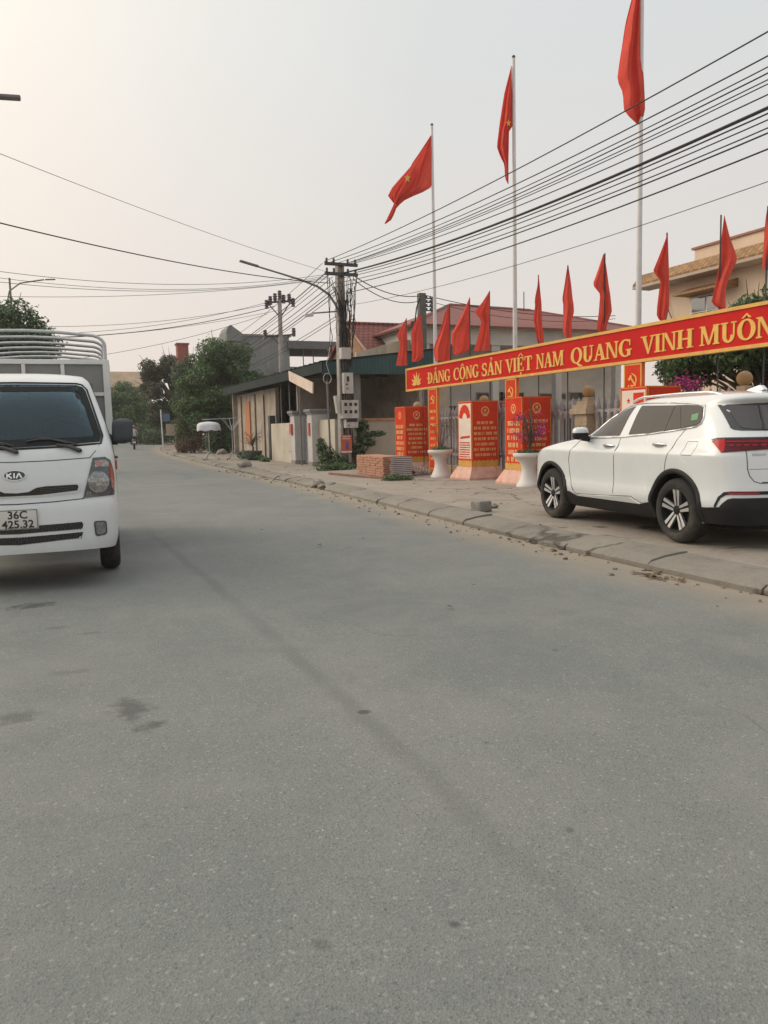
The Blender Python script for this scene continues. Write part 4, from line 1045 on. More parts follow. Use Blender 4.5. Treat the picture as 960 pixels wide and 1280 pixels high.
# ------------------------------------------------------------------ serif capitals for the banner (unit cap height)
def ring_seg(cx, cy, ro, rvo, ri, rvi, a0, a1, n=18):
    A = [R(a0 + (a1 - a0) * i / n) for i in range(n + 1)]
    return [(cx + ro * math.cos(a), cy + rvo * math.sin(a)) for a in A] + [(cx + ri * math.cos(a), cy + rvi * math.sin(a)) for a in A[::-1]]
def rc(x0, y0, x1, y1): return [(x0, y0), (x1, y0), (x1, y1), (x0, y1)]
TK, TN, SF = .20, .085, .07
def stem(x, w=TK, y0=0, y1=1, ext=.075, top=True, bot=True):
    o = [rc(x, y0, x + w, y1)]
    if bot: o.append(rc(x - ext, y0, x + w + ext, y0 + SF))
    if top: o.append(rc(x - ext, y1 - SF, x + w + ext, y1))
    return o
def glyph(c):
    """(list of polygons, advance width)"""
    if c in 'ÂĂẢA':
        g = [[(.06, 0), (.16, 0), (.44, 1), (.34, 1)], [(.56, 0), (.78, 0), (.50, 1), (.32, 1)], rc(.20, .30, .62, .30 + TN), rc(-.02, 0, .24, SF), rc(.48, 0, .86, SF)]
        w = .84
    elif c in 'ĐD':
        g = stem(.08) + [ring_seg(.30, .5, .46, .5, .24, .5 - TN, -90, 90, 22), rc(.2, 0, .31, TN), rc(.2, 1 - TN, .31, 1)]
        if c == 'Đ': g.append(rc(-.06, .46, .42, .46 + TN))
        w = .80
    elif c == 'N':
        g = stem(.08, .10, ext=.08) + [[(.08, 1), (.27, 1), (.74, 0), (.60, 0)]] + stem(.66, .10, bot=False, ext=.09); w = .86
    elif c == 'M':
        g = stem(.08, .10, ext=.08, top=False) + [[(.06, 1), (.28, 1), (.56, .02), (.44, .02)], [(.46, .02), (.56, .02), (.88, 1), (.76, 1)], rc(0, 1 - SF, .2, 1)] + stem(.80, .20, ext=.07); w = 1.10
    elif c in 'OÔỘQ':
        g = [ring_seg(.46, .5, .44, .52, .22, .52 - TN, 0, 180, 22), ring_seg(.46, .5, .44, .52, .22, .52 - TN, 180, 360, 22)]
        if c == 'Q': g.append([(.40, .04), (.56, .10), (.72, -.10), (.92, -.16), (.90, -.24), (.66, -.22)])
        w = .92
    elif c in 'CG':
        g = [ring_seg(.46, .5, .44, .52, .22, .52 - TN, 52, 308, 26), rc(.70, .64, .76, .98)]
        if c == 'G': g += [rc(.58, .05, .78, .42), rc(.50, .36, .86, .43)]
        else: g.append(rc(.70, .10, .76, .22))
        w = .90 if c == 'G' else .84
    elif c == 'S':
        g = [ring_seg(.36, .74, .29, .28, .12, .28 - TN - .02, 25, 270, 18), ring_seg(.36, .27, .32, .29, .13, .29 - TN - .02, -155, 90, 18), rc(.56, .66, .62, .98), rc(.06, .02, .12, .34)]
        g.append([(.30, .43), (.42, .43), (.46, .60), (.26, .60)]); w = .72
    elif c == 'V':
        g = [[(.08, 1), (.30, 1), (.52, .06), (.42, -.02)], [(.42, -.02), (.50, -.02), (.78, 1), (.68, 1)], rc(0, 1 - SF, .38, 1), rc(.58, 1 - SF, .86, 1)]; w = .82
    elif c == 'I':
        g = stem(.10); w = .42
    elif c in 'EỆ':
        g = stem(.08) + [rc(.2, 0, .66, TN), rc(.2, 1 - TN, .64, 1), rc(.2, .47, .5, .47 + TN), rc(.60, 0, .67, .28), rc(.58, .74, .65, 1), rc(.46, .36, .52, .64)]; w = .74
    elif c == 'T':
        g = stem(.28, top=False) + [rc(.02, 1 - TN, .74, 1), rc(.02, .72, .09, 1), rc(.67, .72, .74, 1)]; w = .76
    elif c == 'U':
        g = [rc(.10, .36, .30, 1), rc(.64, .36, .72, 1), ring_seg(.41, .36, .31, .38, .11, .38 - TN - .02, 180, 360, 20), rc(.02, 1 - SF, .38, 1), rc(.54, 1 - SF, .82, 1)]; w = .84
    elif c == 'H':
        g = stem(.08) + stem(.60) + [rc(.2, .46, .66, .46 + TN)]; w = .90
    else: g, w = [], .4
    m = w / 2
    if c in 'ÂÔỘỆ': g = g + [[(m - .24, 1.06), (m - .13, 1.06), (m + .02, 1.22), (m - .0, 1.30)], [(m + .24, 1.06), (m + .13, 1.06), (m - .02, 1.22), (m + .0, 1.30)]]
    if c in 'Ă': g = g + [ring_seg(m, 1.26, .2, .2, .12, .12, 190, 350, 10)]
    if c in 'Ả': g = g + [ring_seg(m, 1.24, .13, .11, .055, .045, -80, 160, 12), rc(m - .03, 1.05, m + .04, 1.15)]
    if c in 'ỘỆ': g = g + [[(m + .085 * math.cos(2 * PI * i / 12), -.16 + .085 * math.sin(2 * PI * i / 12)) for i in range(12)]]
    return g, w
def word(mb, s, fn, ya, yb, size, d=.012):
    """set s between ya and yb; fn(u,v,d)"""
    gl = [glyph(c) for c in s]; tot = sum(w for _, w in gl)
    k = (yb - ya) / tot; x = 0; n = 0
    for g, w in gl:
        for p in g:
            n += 1
            mb.prism([(ya + (x + a) * k, b * size) for a, b in p], fn, 0, d + (n % 9) * .0012)
        x += w

star = lambda cx, cy, r, k=.382: [(cx + (r if i % 2 == 0 else r * k) * math.sin(PI * i / 5), cy + (r if i % 2 == 0 else r * k) * math.cos(PI * i / 5)) for i in range(10)]
def hammer_sickle(mb, fn, cx, cy, s, d=.008):
    mb.prism([(cx + s * a, cy + s * b) for a, b in ring_seg(.0, .02, .44, .44, .32, .34, -120, 70, 20)[:]], fn, 0, d)
    mb.prism([(cx + s * a, cy + s * b) for a, b in ((.12, .42), (.16, .30), (-.12, .50), (-.10, .52))], fn, 0, d + .0012)
    mb.prism([(cx + s * a, cy + s * b) for a, b in ((-.30, -.38), (-.40, -.46), (-.47, -.40), (-.36, -.28))], fn, 0, d + .002)
    mb.prism([(cx + s * a, cy + s * b) for a, b in ((-.26, .20), (-.16, .28), (.40, -.34), (.32, -.42))], fn, 0, d + .0032)
    mb.prism([(cx + s * a, cy + s * b) for a, b in ((-.44, .10), (-.28, -.02), (-.02, .30), (-.18, .38))], fn, 0, d + .0044)

# face helpers: u runs to the right as seen from the street / from the near side
def face_street(X, Y0, Z0): return lambda u, v, d: Vector((X - d, Y0 - u, Z0 + v))      # faces -X
def face_near(X0, Y, Z0): return lambda u, v, d: Vector((X0 + u, Y - d, Z0 + v))        # faces -Y
def wordrow(mb, fn, x0, x1, y, h, d=.003, rnd=random):
    """one line of small raised lettering too small to read: strokes only"""
    x = x0; k = 0
    while x < x1 - h * .3:
        n = rnd.randint(2, 4)
        for i in range(n):
            if x > x1 - h * .4: break
            w = h * rnd.uniform(.5, .68); t = h * .25; kind = rnd.randint(0, 3); k += 1
            mb.prism(rc(x, y, x + t, y + h), fn, 0, d + (k % 5) * .0006)
            if kind != 1: mb.prism(rc(x + w - t, y, x + w, y + h), fn, 0, d + (k % 5) * .0006)
            if kind in (0, 2): mb.prism(rc(x, y + h * (.78 if kind else .4), x + w, y + h * (.98 if kind else .6)), fn, 0, d + .0035)
            if kind == 3: mb.prism(rc(x, y, x + w, y + t), fn, 0, d + .004)
            x += w + h * .14
        x += h * .32

# ------------------------------------------------------------------ long red banner carried by slim panels
BX = 10.10
Y_OF = lambda Yold: Yold * BX / 10.0
ban = thing('banner', 'long red banner board with gold serif capitals above the fence', 'banner', (BX, 12.5, 2.55))
YL, YR, Z0, Z1 = 21.83, 3.4, 2.565, 3.185
mb = MB(); mb.box(BX, BX + .10, YR, YL, Z0, Z1); mb.build('board', RED, ban, world=True)
mb = MB()
for z in (Z0, Z1): mb.box(BX - .022, BX + .105, YR - .03, YL + .03, z - .028, z + .028)
for y in (YR, YL): mb.box(BX - .018, BX + .10, y - .028, y + .028, Z0 + .03, Z1 - .03)
mb.build('frame', GOLD, ban, world=True)
mb = MB(); ft = face_street(BX - .001, 0, 2.675)
ftext = lambda u, v, d: Vector((BX - d, -u, 2.675 + v))
for s, ya, yb in (('ĐẢNG', 20.38, 18.99), ('CỘNG', 18.84, 17.47), ('SẢN', 17.36, 16.38), ('VIỆT', 16.25, 15.12), ('NAM', 14.97, 13.94), ('QUANG', 13.72, 11.84), ('VINH', 11.62, 10.33), ('MUÔN', 10.20, 8.72), ('NĂM', 8.50, 7.42)):
    mb = MB(); word(mb, s, ftext, -ya, -yb, .315); mb.build('lettering', YELLOW, ban, world=True)
# gold lotus at each end of the board
for yc in (21.12, 4.6):
    mb = MB(); fl = lambda u, v, d: Vector((BX - d, yc - u, 2.70 + v)); n = 0
    for a, L, w in ((0, .38, .14), (-32, .38, .13), (32, .38, .13), (-62, .37, .12), (62, .37, .12), (-84, .33, .09), (84, .33, .09), (-15, .25, .08), (15, .25, .08)):
        c, s_ = math.cos(R(a)), math.sin(R(a)); n += 1
        pet = [(0, 0), (w * .5, L * .45), (0, L), (-w * .5, L * .45)]
        mb.prism([(p * c + q * s_, -p * s_ + q * c) for p, q in pet], fl, 0, .008 + n * .0013)
    mb.build('lotus_emblem', YELLOW, ban, world=True)
# the slim panels that carry the board
for i, (y1, y0, lab) in enumerate(((20.38, 19.84, 'slim orange party panel under the word CỘNG, seen left of the round white planter'), (16.27, 15.80, 'slim orange panel with hammer and sickle between the second and third red display pillars'), (12.08, 11.60, 'slim orange panel with hammer and sickle above the roof of the parked SUV'), (7.5, 7.02, 'slim orange panel under the right end of the banner'))):
    p = thing('banner_post', lab, 'panel', (BX + .05, (y0 + y1) / 2, ZS), group='orange panels under the banner')
    mb = MB(); mb.box(BX + .012, BX + .078, y0, y1, ZS, 2.537); mb.build('post_body', ORANGE, p, world=True)
    mb = MB(); mb.box(BX + .0, BX + .011, y0 + .03, y1 - .03, ZS + .2, 2.50); mb.build('face_panel', REDBOX, p, world=True)
    mb = MB(); fp = face_street(BX - .0005, y1, 0); wd = y1 - y0
    hammer_sickle(mb, fp, wd * .5, 2.22, .27)
    rr = random.Random(i)
    z = 1.86
    while z > .45:
        wordrow(mb, fp, wd * .2, wd * .8, z, .075, rnd=rr); z -= .19
    mb.build('emblem', YELLOW, p, world=True)
    mb = MB()
    for a, b, c, d in ((y0, y0 + .03, ZS + .2, 2.50), (y1 - .03, y1, ZS + .2, 2.50), (y0, y1, 2.50, 2.536), (y0, y1, ZS + .16, ZS + .2)): mb.box(BX - .004, BX + .0115, a, b, c, d)
    mb.build('trim', GOLD, p, world=True)

# ------------------------------------------------------------------ square red display pillars
def national_emblem(mb, fn, cx, cy, r):
    mb.prism(ring_seg(cx, cy, r, r, r * .78, r * .78, 0, 180, 16), fn, 0, .004); mb.prism(ring_seg(cx, cy, r, r, r * .78, r * .78, 180, 360, 16), fn, 0, .004)
    mb.prism(star(cx, cy + r * .15, r * .5), fn, 0, .004)
    mb.prism(rc(cx - r * .5, cy - r * 1.12, cx + r * .5, cy - r * .84), fn, 0, .006)
    for k in range(8):
        a = R(200 + k * 20); mb.prism(star(cx + r * .62 * math.cos(a), cy + r * .62 * math.sin(a), r * .14), fn, 0, .004)
def display_pillar(X, Y, W, L, lab, style, seed):
    p = thing('display_pillar', lab, 'display pillar', (X + W / 2, Y + L / 2, ZS), group='red display pillars by the gate')
    b0, b1, top = .42, .52, 2.09
    mb = MB(); mb.box(X, X + W, Y, Y + L, b0, top); mb.build('pillar_body', REDBOX, p, world=True)
    mb = MB()
    e = .17
    lo = [(X - e, Y - e), (X + W + e, Y - e), (X + W + e, Y + L + e), (X - e, Y + L + e)]; hi = [(X - .02, Y - .02), (X + W + .02, Y - .02), (X + W + .02, Y + L + .02), (X - .02, Y + L + .02)]
    vb = [mb.bm.verts.new((a, b, ZS - .01)) for a, b in lo]; vm = [mb.bm.verts.new((a, b, ZS + .045)) for a, b in lo]; vt = [mb.bm.verts.new((a, b, b0)) for a, b in hi]
    for A, B_ in ((vb, vm), (vm, vt)):
        for i in range(4): mb.bm.faces.new((A[i], A[(i + 1) % 4], B_[(i + 1) % 4], B_[i]))
    mb.bm.faces.new(vt); mb.build('pillar_base', PINKST, p, world=True)
    mb = MB()   # gold wave band and thin edge trim
    for fn, w in ((face_street(X, Y + L, 0), L), (face_near(X, Y, 0), W)):
        pts = [(.01, b0 + .005), (w - .01, b0 + .005)] + [(w - .01 - (w - .02) * i / 24, .555 + .035 * abs(math.sin(PI * i / 4))) for i in range(25)]
        mb.prism(pts, fn, 0, .005)
        for q in (rc(.012, .60, .022, top - .012), rc(w - .022, .60, w - .012, top - .012), rc(.012, top - .022, w - .012, top - .012)): mb.prism(q, fn, 0, .004)
    mb.build('gold_trim', GOLD, p, world=True)
    rr = random.Random(seed)
    mb = MB(); fn = face_near(X, Y, 0)
    national_emblem(mb, fn, W * .5, 1.83, .115)
    for k in range(7):
        hw = rr.uniform(.26, .46) * W
        wordrow(mb, fn, W * .5 - hw, W * .5 + hw, 1.50 - k * .135, .07, rnd=rr)
    fn = face_street(X, Y + L, 0)
    if style == 'text':
        national_emblem(mb, fn, L * .5, 1.83, .10)
        for k in range(6):
            hw = rr.uniform(.30, .40) * L
            wordrow(mb, fn, L * .5 - hw, L * .5 + hw, 1.44 - k * .165, .105, rnd=rr)
    mb.build('lettering', PALEYEL, p, world=True)
    if style != 'text':
        mb = MB(); mb.prism(rc(.045, .63, L - .045, 2.03), fn, 0, .004); pw = mb.build('poster', CREAMP, p, world=True)
        mb = MB()
        fn2 = face_street(X - .004, Y + L, 0)
        if style == 'blossom':
            mb.prism(ring_seg(L * .5, 1.62, L * .40, .38, L * .17, .17, 8, 172, 20), fn2, 0, .003)
            for k in range(9):
                a = R(10 + 20 * k); mb.prism([(L * .5 + L * .33 * math.cos(a) + .055 * math.cos(t), 1.68 + .27 * math.sin(a) + .055 * math.sin(t)) for t in [2 * PI * i / 8 for i in range(8)]], fn2, 0, .0035 + k * .0004)
            mb.prism([(.1, 1.13), (L - .1, 1.16), (L - .1, 1.22), (.16, 1.19)], fn2, 0, .003)
        else:
            mb.prism(star(L * .32, 1.84, .06), fn2, 0, .003); mb.prism(rc(L * .5, 1.78, L * .88, 1.98), fn2, 0, .003)
        for k in range(7):
            wordrow(mb, fn2, .09, L - .09, 1.02 - k * .06, .03, rnd=rr)
        mb.build('print', REDBOX, pw, world=False) if False else mb.build('print', REDBOX, p, world=True)
display_pillar(9.92, 21.62, .78, .72, 'red display pillar farthest along the pavement, beside the broken roofing sheets', 'text', 3)
display_pillar(9.92, 17.58, .78, .72, 'red display pillar with a cream poster of red blossom on its narrow side', 'blossom', 4)
display_pillar(9.92, 15.28, .78, .72, 'red display pillar just behind the magenta flowering planter', 'text', 5)
display_pillar(9.92, 11.24, .78, .72, 'red display pillar with a star poster rising behind the parked SUV', 'star', 6)

# ------------------------------------------------------------------ concrete picket fence with ball-topped pillars
FX = 10.95
PY = [2.0, 6.0, 10.05, 14.25, 18.72, 22.90]
plab = ['ball-topped yellow fence pillar nearest the street corner', 'ball-topped yellow pillar far right of the SUV', 'ball-topped yellow fence pillar behind the rear window of the SUV', 'ball-topped yellow fence pillar between the third and fourth display pillars', 'ball-topped yellow fence pillar hidden behind the blossom poster pillar', 'ball-topped yellow fence pillar behind the farthest display pillar']
pil0 = None
for i, y in enumerate(PY):
    if pil0 is None:
        pil0 = thing('fence_pillar', plab[i], 'fence pillar', (FX, y, ZS), group='yellow fence pillars')
        mb = MB(); mb.box(-.21, .21, -.21, .21, 0, 1.55, .008); mb.box(-.25, .25, -.25, .25, 0, .25, .01); mb.build('shaft', PILLARY, pil0)
        mb = MB(); mb.box(-.29, .29, -.29, .29, 1.55, 1.67, .012); mb.box(-.24, .24, -.24, .24, 1.67, 1.76, .01); mb.box(-.17, .17, -.17, .17, 1.76, 1.83, .01); mb.box(-.09, .09, -.09, .09, 1.83, 1.92, .01); mb.build('cap', PILLARY, pil0)
        mb = MB(); mb.sphere((0, 0, 2.04), .13, 14); mb.build('ball', BALLG, pil0, smooth=60)
        o = pil0
    else:
        o = copy_tree(pil0); o.location = (FX, y, ZS); o['label'] = plab[i]
flab = ['stretch of grey spear-topped pickets nearest the street corner', 'grey spear-topped picket fence right of the SUV rear window', 'grey spear-topped picket fence seen over the roof of the SUV', 'grey spear-topped picket fence between the third display pillar and the SUV bonnet', 'grey spear-topped picket fence behind the small round planter']
for i, (a, b) in enumerate(zip(PY, PY[1:])):
    f = thing('picket_fence', flab[i], 'fence', (FX, (a + b) / 2, ZS), group='picket fence bays')
    a += .22; b -= .22; n = int((b - a) / .205)
    mb = MB()
    for k in range(n):
        y = a + (b - a) * (k + .5) / n
        pr = [(.046, .22), (.046, .70), (.065, .74), (.065, .82), (.046, .86), (.046, 1.50), (.07, 1.55), (.07, 1.66), (.04, 1.70), (.062, 1.76), (.054, 1.84), (.001, 2.0)]
        mb.lathe(pr, (FX, y, 0 + ZS - .05), 8)
    mb.build('pickets', PICKET, f, world=True, smooth=40)
    for z in (.52, 1.58):
        mb = MB(); mb.box(FX - .035, FX + .035, a, b, ZS + z, ZS + z + .07); mb.build('rail', PICKET, f, world=True)
    mb = MB(); mb.box(FX - .11, FX + .11, a, b, ZS - .02, ZS + .24, .01); mb.build('plinth', PILLARY, f, world=True)

# ------------------------------------------------------------------ flags
EU = Vector((-.9205, .3907, 0)); EN = Vector((-.3907, -.9205, 0))
def cloth(mb, rows, scl, px0, py0, P, mpp, depth=0.0, kv=.97, amp=.05, freq=2.2, seed=0, nu=28, nv=None):
    """rows: (y, xl, xr) outline; P = world point that (px0,py0) stands for; mpp = metres per unit"""
    ys = [r[0] for r in rows]; N = 22; g = []
    for i in range(N + 1):
        y = ys[0] + (ys[-1] - ys[0]) * i / N
        for (a, la, ra), (b, lb, rb) in zip(rows, rows[1:]):
            if y <= b + 1e-6:
                t = (y - a) / (b - a); l = la + (lb - la) * t; r = ra + (rb - ra) * t; break
        row = []
        for j in range(nu + 1):
            x = l + (r - l) * j / nu
            wv = min(1, (r - l) * mpp / .35)
            v = i / N
            d = depth + amp * wv * (math.sin(freq * PI * j / nu * 1.0 + seed + 2.2 * v) + .5 * math.sin(2.3 * freq * PI * j / nu + seed * 2 + 4 * v)) + .02 * math.sin(7 * v + seed)
            d *= min(1, .15 + (nu - j) / nu * 2.2)
            row.append(P + EU * ((px0 - x) * mpp * (.5 + kv / 2)) + Vector((0, 0, (py0 - y) * mpp * kv)) + EN * d)
        g.append(row)
    mb.grid(g)
small = [
 (22.62, 6, 292, 358, 746, [(358, 288, 292), (420, 250, 293), (480, 218, 293), (545, 240, 293), (620, 225, 293), (705, 207, 293)], 'small red flag leftmost of the row above the banner, over its lotus end'),
 (21.55, 6, 396, 318, 706, [(318, 390, 396), (400, 335, 398), (450, 316, 400), (490, 315, 402), (560, 318, 404), (640, 320, 406), (672, 318, 360)], 'small red flag second from the left above the banner'),
 (19.77, 6, 606, 250, 652, [(250, 602, 606), (320, 565, 606), (400, 545, 606), (480, 515, 606), (560, 485, 606), (620, 485, 606), (665, 495, 600)], 'small red flag above the word CỘNG of the banner, by the first tall flagpole'),
 (18.65, 6, 757, 197, 648, [(197, 754, 758), (280, 715, 757), (370, 670, 756), (450, 620, 755), (520, 618, 754), (585, 628, 752), (612, 632, 668)], 'small red flag between two others above the letters NG of the second word'),
 (17.63, 6, 913, 140, 606, [(140, 908, 912), (220, 855, 912), (290, 795, 913), (340, 835, 914), (360, 848, 914), (460, 825, 915), (575, 790, 916)], 'small notched red flag above SẢN, left of the second tall flagpole'),
 (15.48, 4.364, 148, 98, 486, [(98, 145, 150), (150, 142, 155), (200, 132, 160), (235, 127, 164), (250, 130, 165), (340, 120, 167), (380, 130, 170), (450, 138, 178), (478, 160, 176)], 'small limp narrow red flag just right of the second tall flagpole'),
 (14.38, 4.364, 305, 45, 452, [(45, 302, 308), (130, 290, 322), (220, 276, 332), (240, 282, 336), (290, 282, 340), (340, 282, 325), (400, 280, 328), (445, 312, 328)], 'small limp red flag above the first letters of QUANG'),
 (13.16, 4.364, 507, -10, 425, [(-10, 498, 503), (60, 475, 515), (155, 438, 528), (205, 478, 537), (295, 470, 547), (370, 462, 520), (395, 460, 515), (412, 485, 512)], 'small wide red flag just left of the third tall flagpole'),
 (11.44, 5.0526, 326, 98, 662, [(98, 325, 330), (200, 285, 335), (330, 235, 342), (385, 290, 345), (450, 280, 347), (550, 268, 347), (610, 265, 335), (648, 300, 325)], 'small red flag in front of the left end of the ochre roof, above VINH'),
 (10.20, 5.0526, 634, 5, 604, [(5, 650, 655), (130, 640, 690), (220, 636, 725), (275, 634, 742), (330, 622, 715), (400, 610, 685), (460, 598, 672), (540, 588, 676), (580, 650, 678)], 'small red flag in front of the yellow house wall, above MUÔN'),
 (9.27, 5.0526, 955, 150, 560, [(150, 952, 958), (220, 946, 985), (300, 940, 1010), (380, 935, 990), (450, 930, 975), (530, 930, 985)], 'small red flag at the right edge, in front of the yellow house')]
SFX = 10.5
for i, (y, sc, px, py, pb, rows, lab) in enumerate(small):
    D = (.3907 * SFX + .9205 * y) * 1.005; mpp = D / 988.3 / sc
    ztop = 4.80 if i < 10 else 4.7
    o = thing('small_flag', lab, 'flag', (SFX, y, ZS), group='small red flags above the banner')
    mb = MB(); mb.cyl((SFX, y, ZS), (SFX, y, ztop + .02), .013, 8); mb.build('flag_stick', DARKMET, o, world=True, smooth=60)
    mb = MB(); cloth(mb, rows, sc, px, py, Vector((SFX, y, ztop)), mpp, 0.015, .97, .085, 1.9 + .3 * (i % 3), i * 1.7)
    mb.build('flag_cloth', FLAGRED, o, world=True, smooth=80)
TX = 12.5
tall = [
 (24.62, 11.45, 9.14, 642, 50, [[(165, 625, 632), (380, 490, 634), (500, 405, 636), (590, 365, 637), (740, 290, 638), (790, 262, 560), (880, 222, 330), (970, 178, 225), (1060, 135, 190), (1130, 100, 150), (1165, 78, 92)], [(500, 400, 440), (590, 325, 420), (740, 175, 330), (830, 125, 280), (925, 195, 225)]], (345, 670, 60), 'tall flagpole, leftmost of three, its red star flag blown out to the left'),
 (19.60, 11.50, 7.11, 314, 90, [[(165, 290, 296), (250, 268, 297), (400, 228, 300), (600, 196, 303), (715, 178, 302), (722, 178, 270), (880, 158, 266), (960, 185, 264), (1040, 224, 262), (1160, 228, 262), (1220, 255, 262)]], (252, 690, 34), 'tall flagpole, middle of three, its red flag hanging narrow'),
 (14.48, 11.50, 7.53, 402, -405, [[(-300, 384, 390), (-150, 348, 391), (0, 310, 391), (200, 265, 390), (400, 240, 388), (550, 215, 390), (700, 195, 420), (760, 205, 425), (850, 245, 430), (950, 245, 437), (1050, 250, 440), (1100, 300, 425), (1160, 355, 372)]], None, 'tall flagpole, rightmost of three, its red flag drooping round the pole')]
for i, (y, zt, sc, px, py, layers, st, lab) in enumerate(tall):
    D = (.3907 * TX + .9205 * y); mpp = D / 988.3 / sc
    o = thing('flagpole', lab, 'flagpole', (TX, y, ZS), group='tall flagpoles behind the fence')
    mb = MB(); mb.tube([(TX, y, ZS), (TX, y, 5.5), (TX, y, zt)], [.075, .06, .042], 14); mb.build('pole', POLEW, o, world=True, smooth=60)
    mb = MB(); mb.sphere((TX, y, zt + .03), .05, 8); mb.build('finial', DARKMET, o, world=True, smooth=60)
    mb = MB()
    for k, rows in enumerate(layers):
        cloth(mb, rows, sc, px, py, Vector((TX, y, zt)), mpp, .05 - .14 * k, (.923, .91, .915)[i], .17, 2.9, i * 2.1 + k)
    mb.build('flag_cloth', FLAGRED, o, world=True, smooth=80)
    if st:
        mb = MB(); cx, cy, r = st; pts = star(0, 0, r)
        fl = lambda u, v, d: Vector((TX, y, zt)) + EU * ((px - cx - u * .7) * mpp * .95) + Vector((0, 0, (py - cy + v) * mpp * .92)) + EN * (d + .26)
        mb.prism(pts, fl, 0, .01); mb.build('star', YELLOW, o, world=True)

# ------------------------------------------------------------------ planters, stones, building material on the pavement
def planter(x, y, lab):
    p = thing('planter', lab, 'planter', (x, y, ZS), group='white pedestal planters')
    mb = MB(); mb.lathe([(.27, 0), (.27, .05), (.24, .08), (.18, .22), (.155, .36), (.17, .48), (.23, .58), (.31, .64), (.335, .655), (.345, .70), (.335, .74), (.30, .745), (.29, .70)], n=40)
    mb.build('bowl', PLANTERW, p, smooth=50)
    mb = MB(); mb.lathe([(.295, .69), (.15, .72), (.001, .735)], n=24); mb.build('soil', mat('planter_soil', (.07, .055, .04), .95), p, smooth=50)
    return p
# ------------------------------------------------------------------ vegetation
def leaf_mesh(name, centres, normals, size, mats, parent=None, loc=(0, 0, 0), aspect=.5, droop=.3, midx=None):
    """one mesh of many small folded leaves"""
    n = len(centres); c = np.asarray(centres, dtype=np.float64)
    nr = np.asarray(normals, dtype=np.float64) + rng.normal(0, .55, (n, 3)); nr /= np.linalg.norm(nr, axis=1)[:, None] + 1e-9
    t = rng.normal(0, 1, (n, 3)); t[:, 2] -= droop
    t -= nr * (t * nr).sum(1)[:, None]; t /= np.linalg.norm(t, axis=1)[:, None] + 1e-9
    b = np.cross(nr, t); s = size * rng.uniform(.6, 1.35, n)[:, None]
    w = aspect
    v = np.empty((n, 4, 3))
    v[:, 0] = c - t * s * .5
    v[:, 1] = c + b * s * w * .5 + nr * s * .10
    v[:, 2] = c + t * s * .5 - nr * s * .12
    v[:, 3] = c - b * s * w * .5 + nr * s * .10
    me = bpy.data.meshes.new(name)
    me.vertices.add(n * 4); me.vertices.foreach_set('co', (v.reshape(-1, 3) - np.array(loc if parent is None else (0, 0, 0))).ravel())
    me.loops.add(n * 4); me.loops.foreach_set('vertex_index', np.arange(n * 4))
    me.polygons.add(n); me.polygons.foreach_set('loop_start', np.arange(0, n * 4, 4)); me.polygons.foreach_set('loop_total', np.full(n, 4))
    for m in (mats if isinstance(mats, list) else [mats]): me.materials.append(m)
    if isinstance(mats, list) and midx is not None: me.polygons.foreach_set('material_index', midx)
    me.update(calc_edges=True)
    o = bpy.data.objects.new(name, me); COL.objects.link(o)
    if parent is not None: o.parent = parent
    else: o.location = loc
    return o
def clump_points(clumps, n, shell=.55):
    """points spread over uneven clumps (centre, rx, ry, rz); more near each clump's surface"""
    w = np.array([c[1] * c[2] + c[2] * c[3] + c[1] * c[3] for c in clumps]); w /= w.sum()
    P, Nn = [], []
    for c, k in zip(clumps, (w * n).astype(int)):
        d = rng.normal(0, 1, (k, 3)); d /= np.linalg.norm(d, axis=1)[:, None]
        r = shell + (1 - shell) * rng.uniform(0, 1, k) ** .6
        r *= 1 + .22 * np.sin(d[:, 0] * 7 + c[0][0]) * np.sin(d[:, 1] * 6 + c[0][1]) * np.sin(d[:, 2] * 8)
        P.append(np.array(c[0]) + d * r[:, None] * np.array(c[1:4])); nn = d.copy(); nn[:, 2] += .5; Nn.append(nn)
    return np.concatenate(P), np.concatenate(Nn)
def tree(name, lab, x, y, z0, clumps, n, size, m, trunk_r=.2, group='roadside trees', limbs=True, aspect=.5, shell=.5, cat='tree'):
    """clumps in world coordinates"""
    t = thing(name, lab, cat, (x, y, z0), group=group)
    zc = sum(c[0][2] for c in clumps) / len(clumps)
    mb = MB()
    base = Vector((x, y, z0)); top = Vector((x + .2, y, z0 + (zc - z0) * .75))
    mb.tube([base - Vector((0, 0, .1)), base.lerp(top, .3) + Vector((.05, 0, 0)), base.lerp(top, .7), top], [trunk_r * 1.25, trunk_r, trunk_r * .8, trunk_r * .55], 10)
    if limbs:
        for c in clumps:
            e = Vector(c[0]); s = base.lerp(top, random.uniform(.55, .98)); mid = s.lerp(e, .5) + Vector((random.uniform(-.2, .2), random.uniform(-.2, .2), random.uniform(0, .3)))
            mb.tube([s, mid, e, e + (e - mid) * .6], [trunk_r * .4, trunk_r * .28, trunk_r * .14, trunk_r * .04], 6)
            for k in range(5):
                q = e + Vector((random.uniform(-1, 1) * c[1], random.uniform(-1, 1) * c[2], random.uniform(-.6, 1) * c[3])) * .8
                mb.tube([mid.lerp(e, random.uniform(.4, 1)), q], [trunk_r * .1, trunk_r * .03], 4)
    mb.build('trunk', BARK, t, world=True, smooth=60)
    P, Nn = clump_points(clumps, n, shell)
    P -= np.array((x, y, z0))
    leaf_mesh('crown', P, Nn, size, m, t, aspect=aspect)
    return t
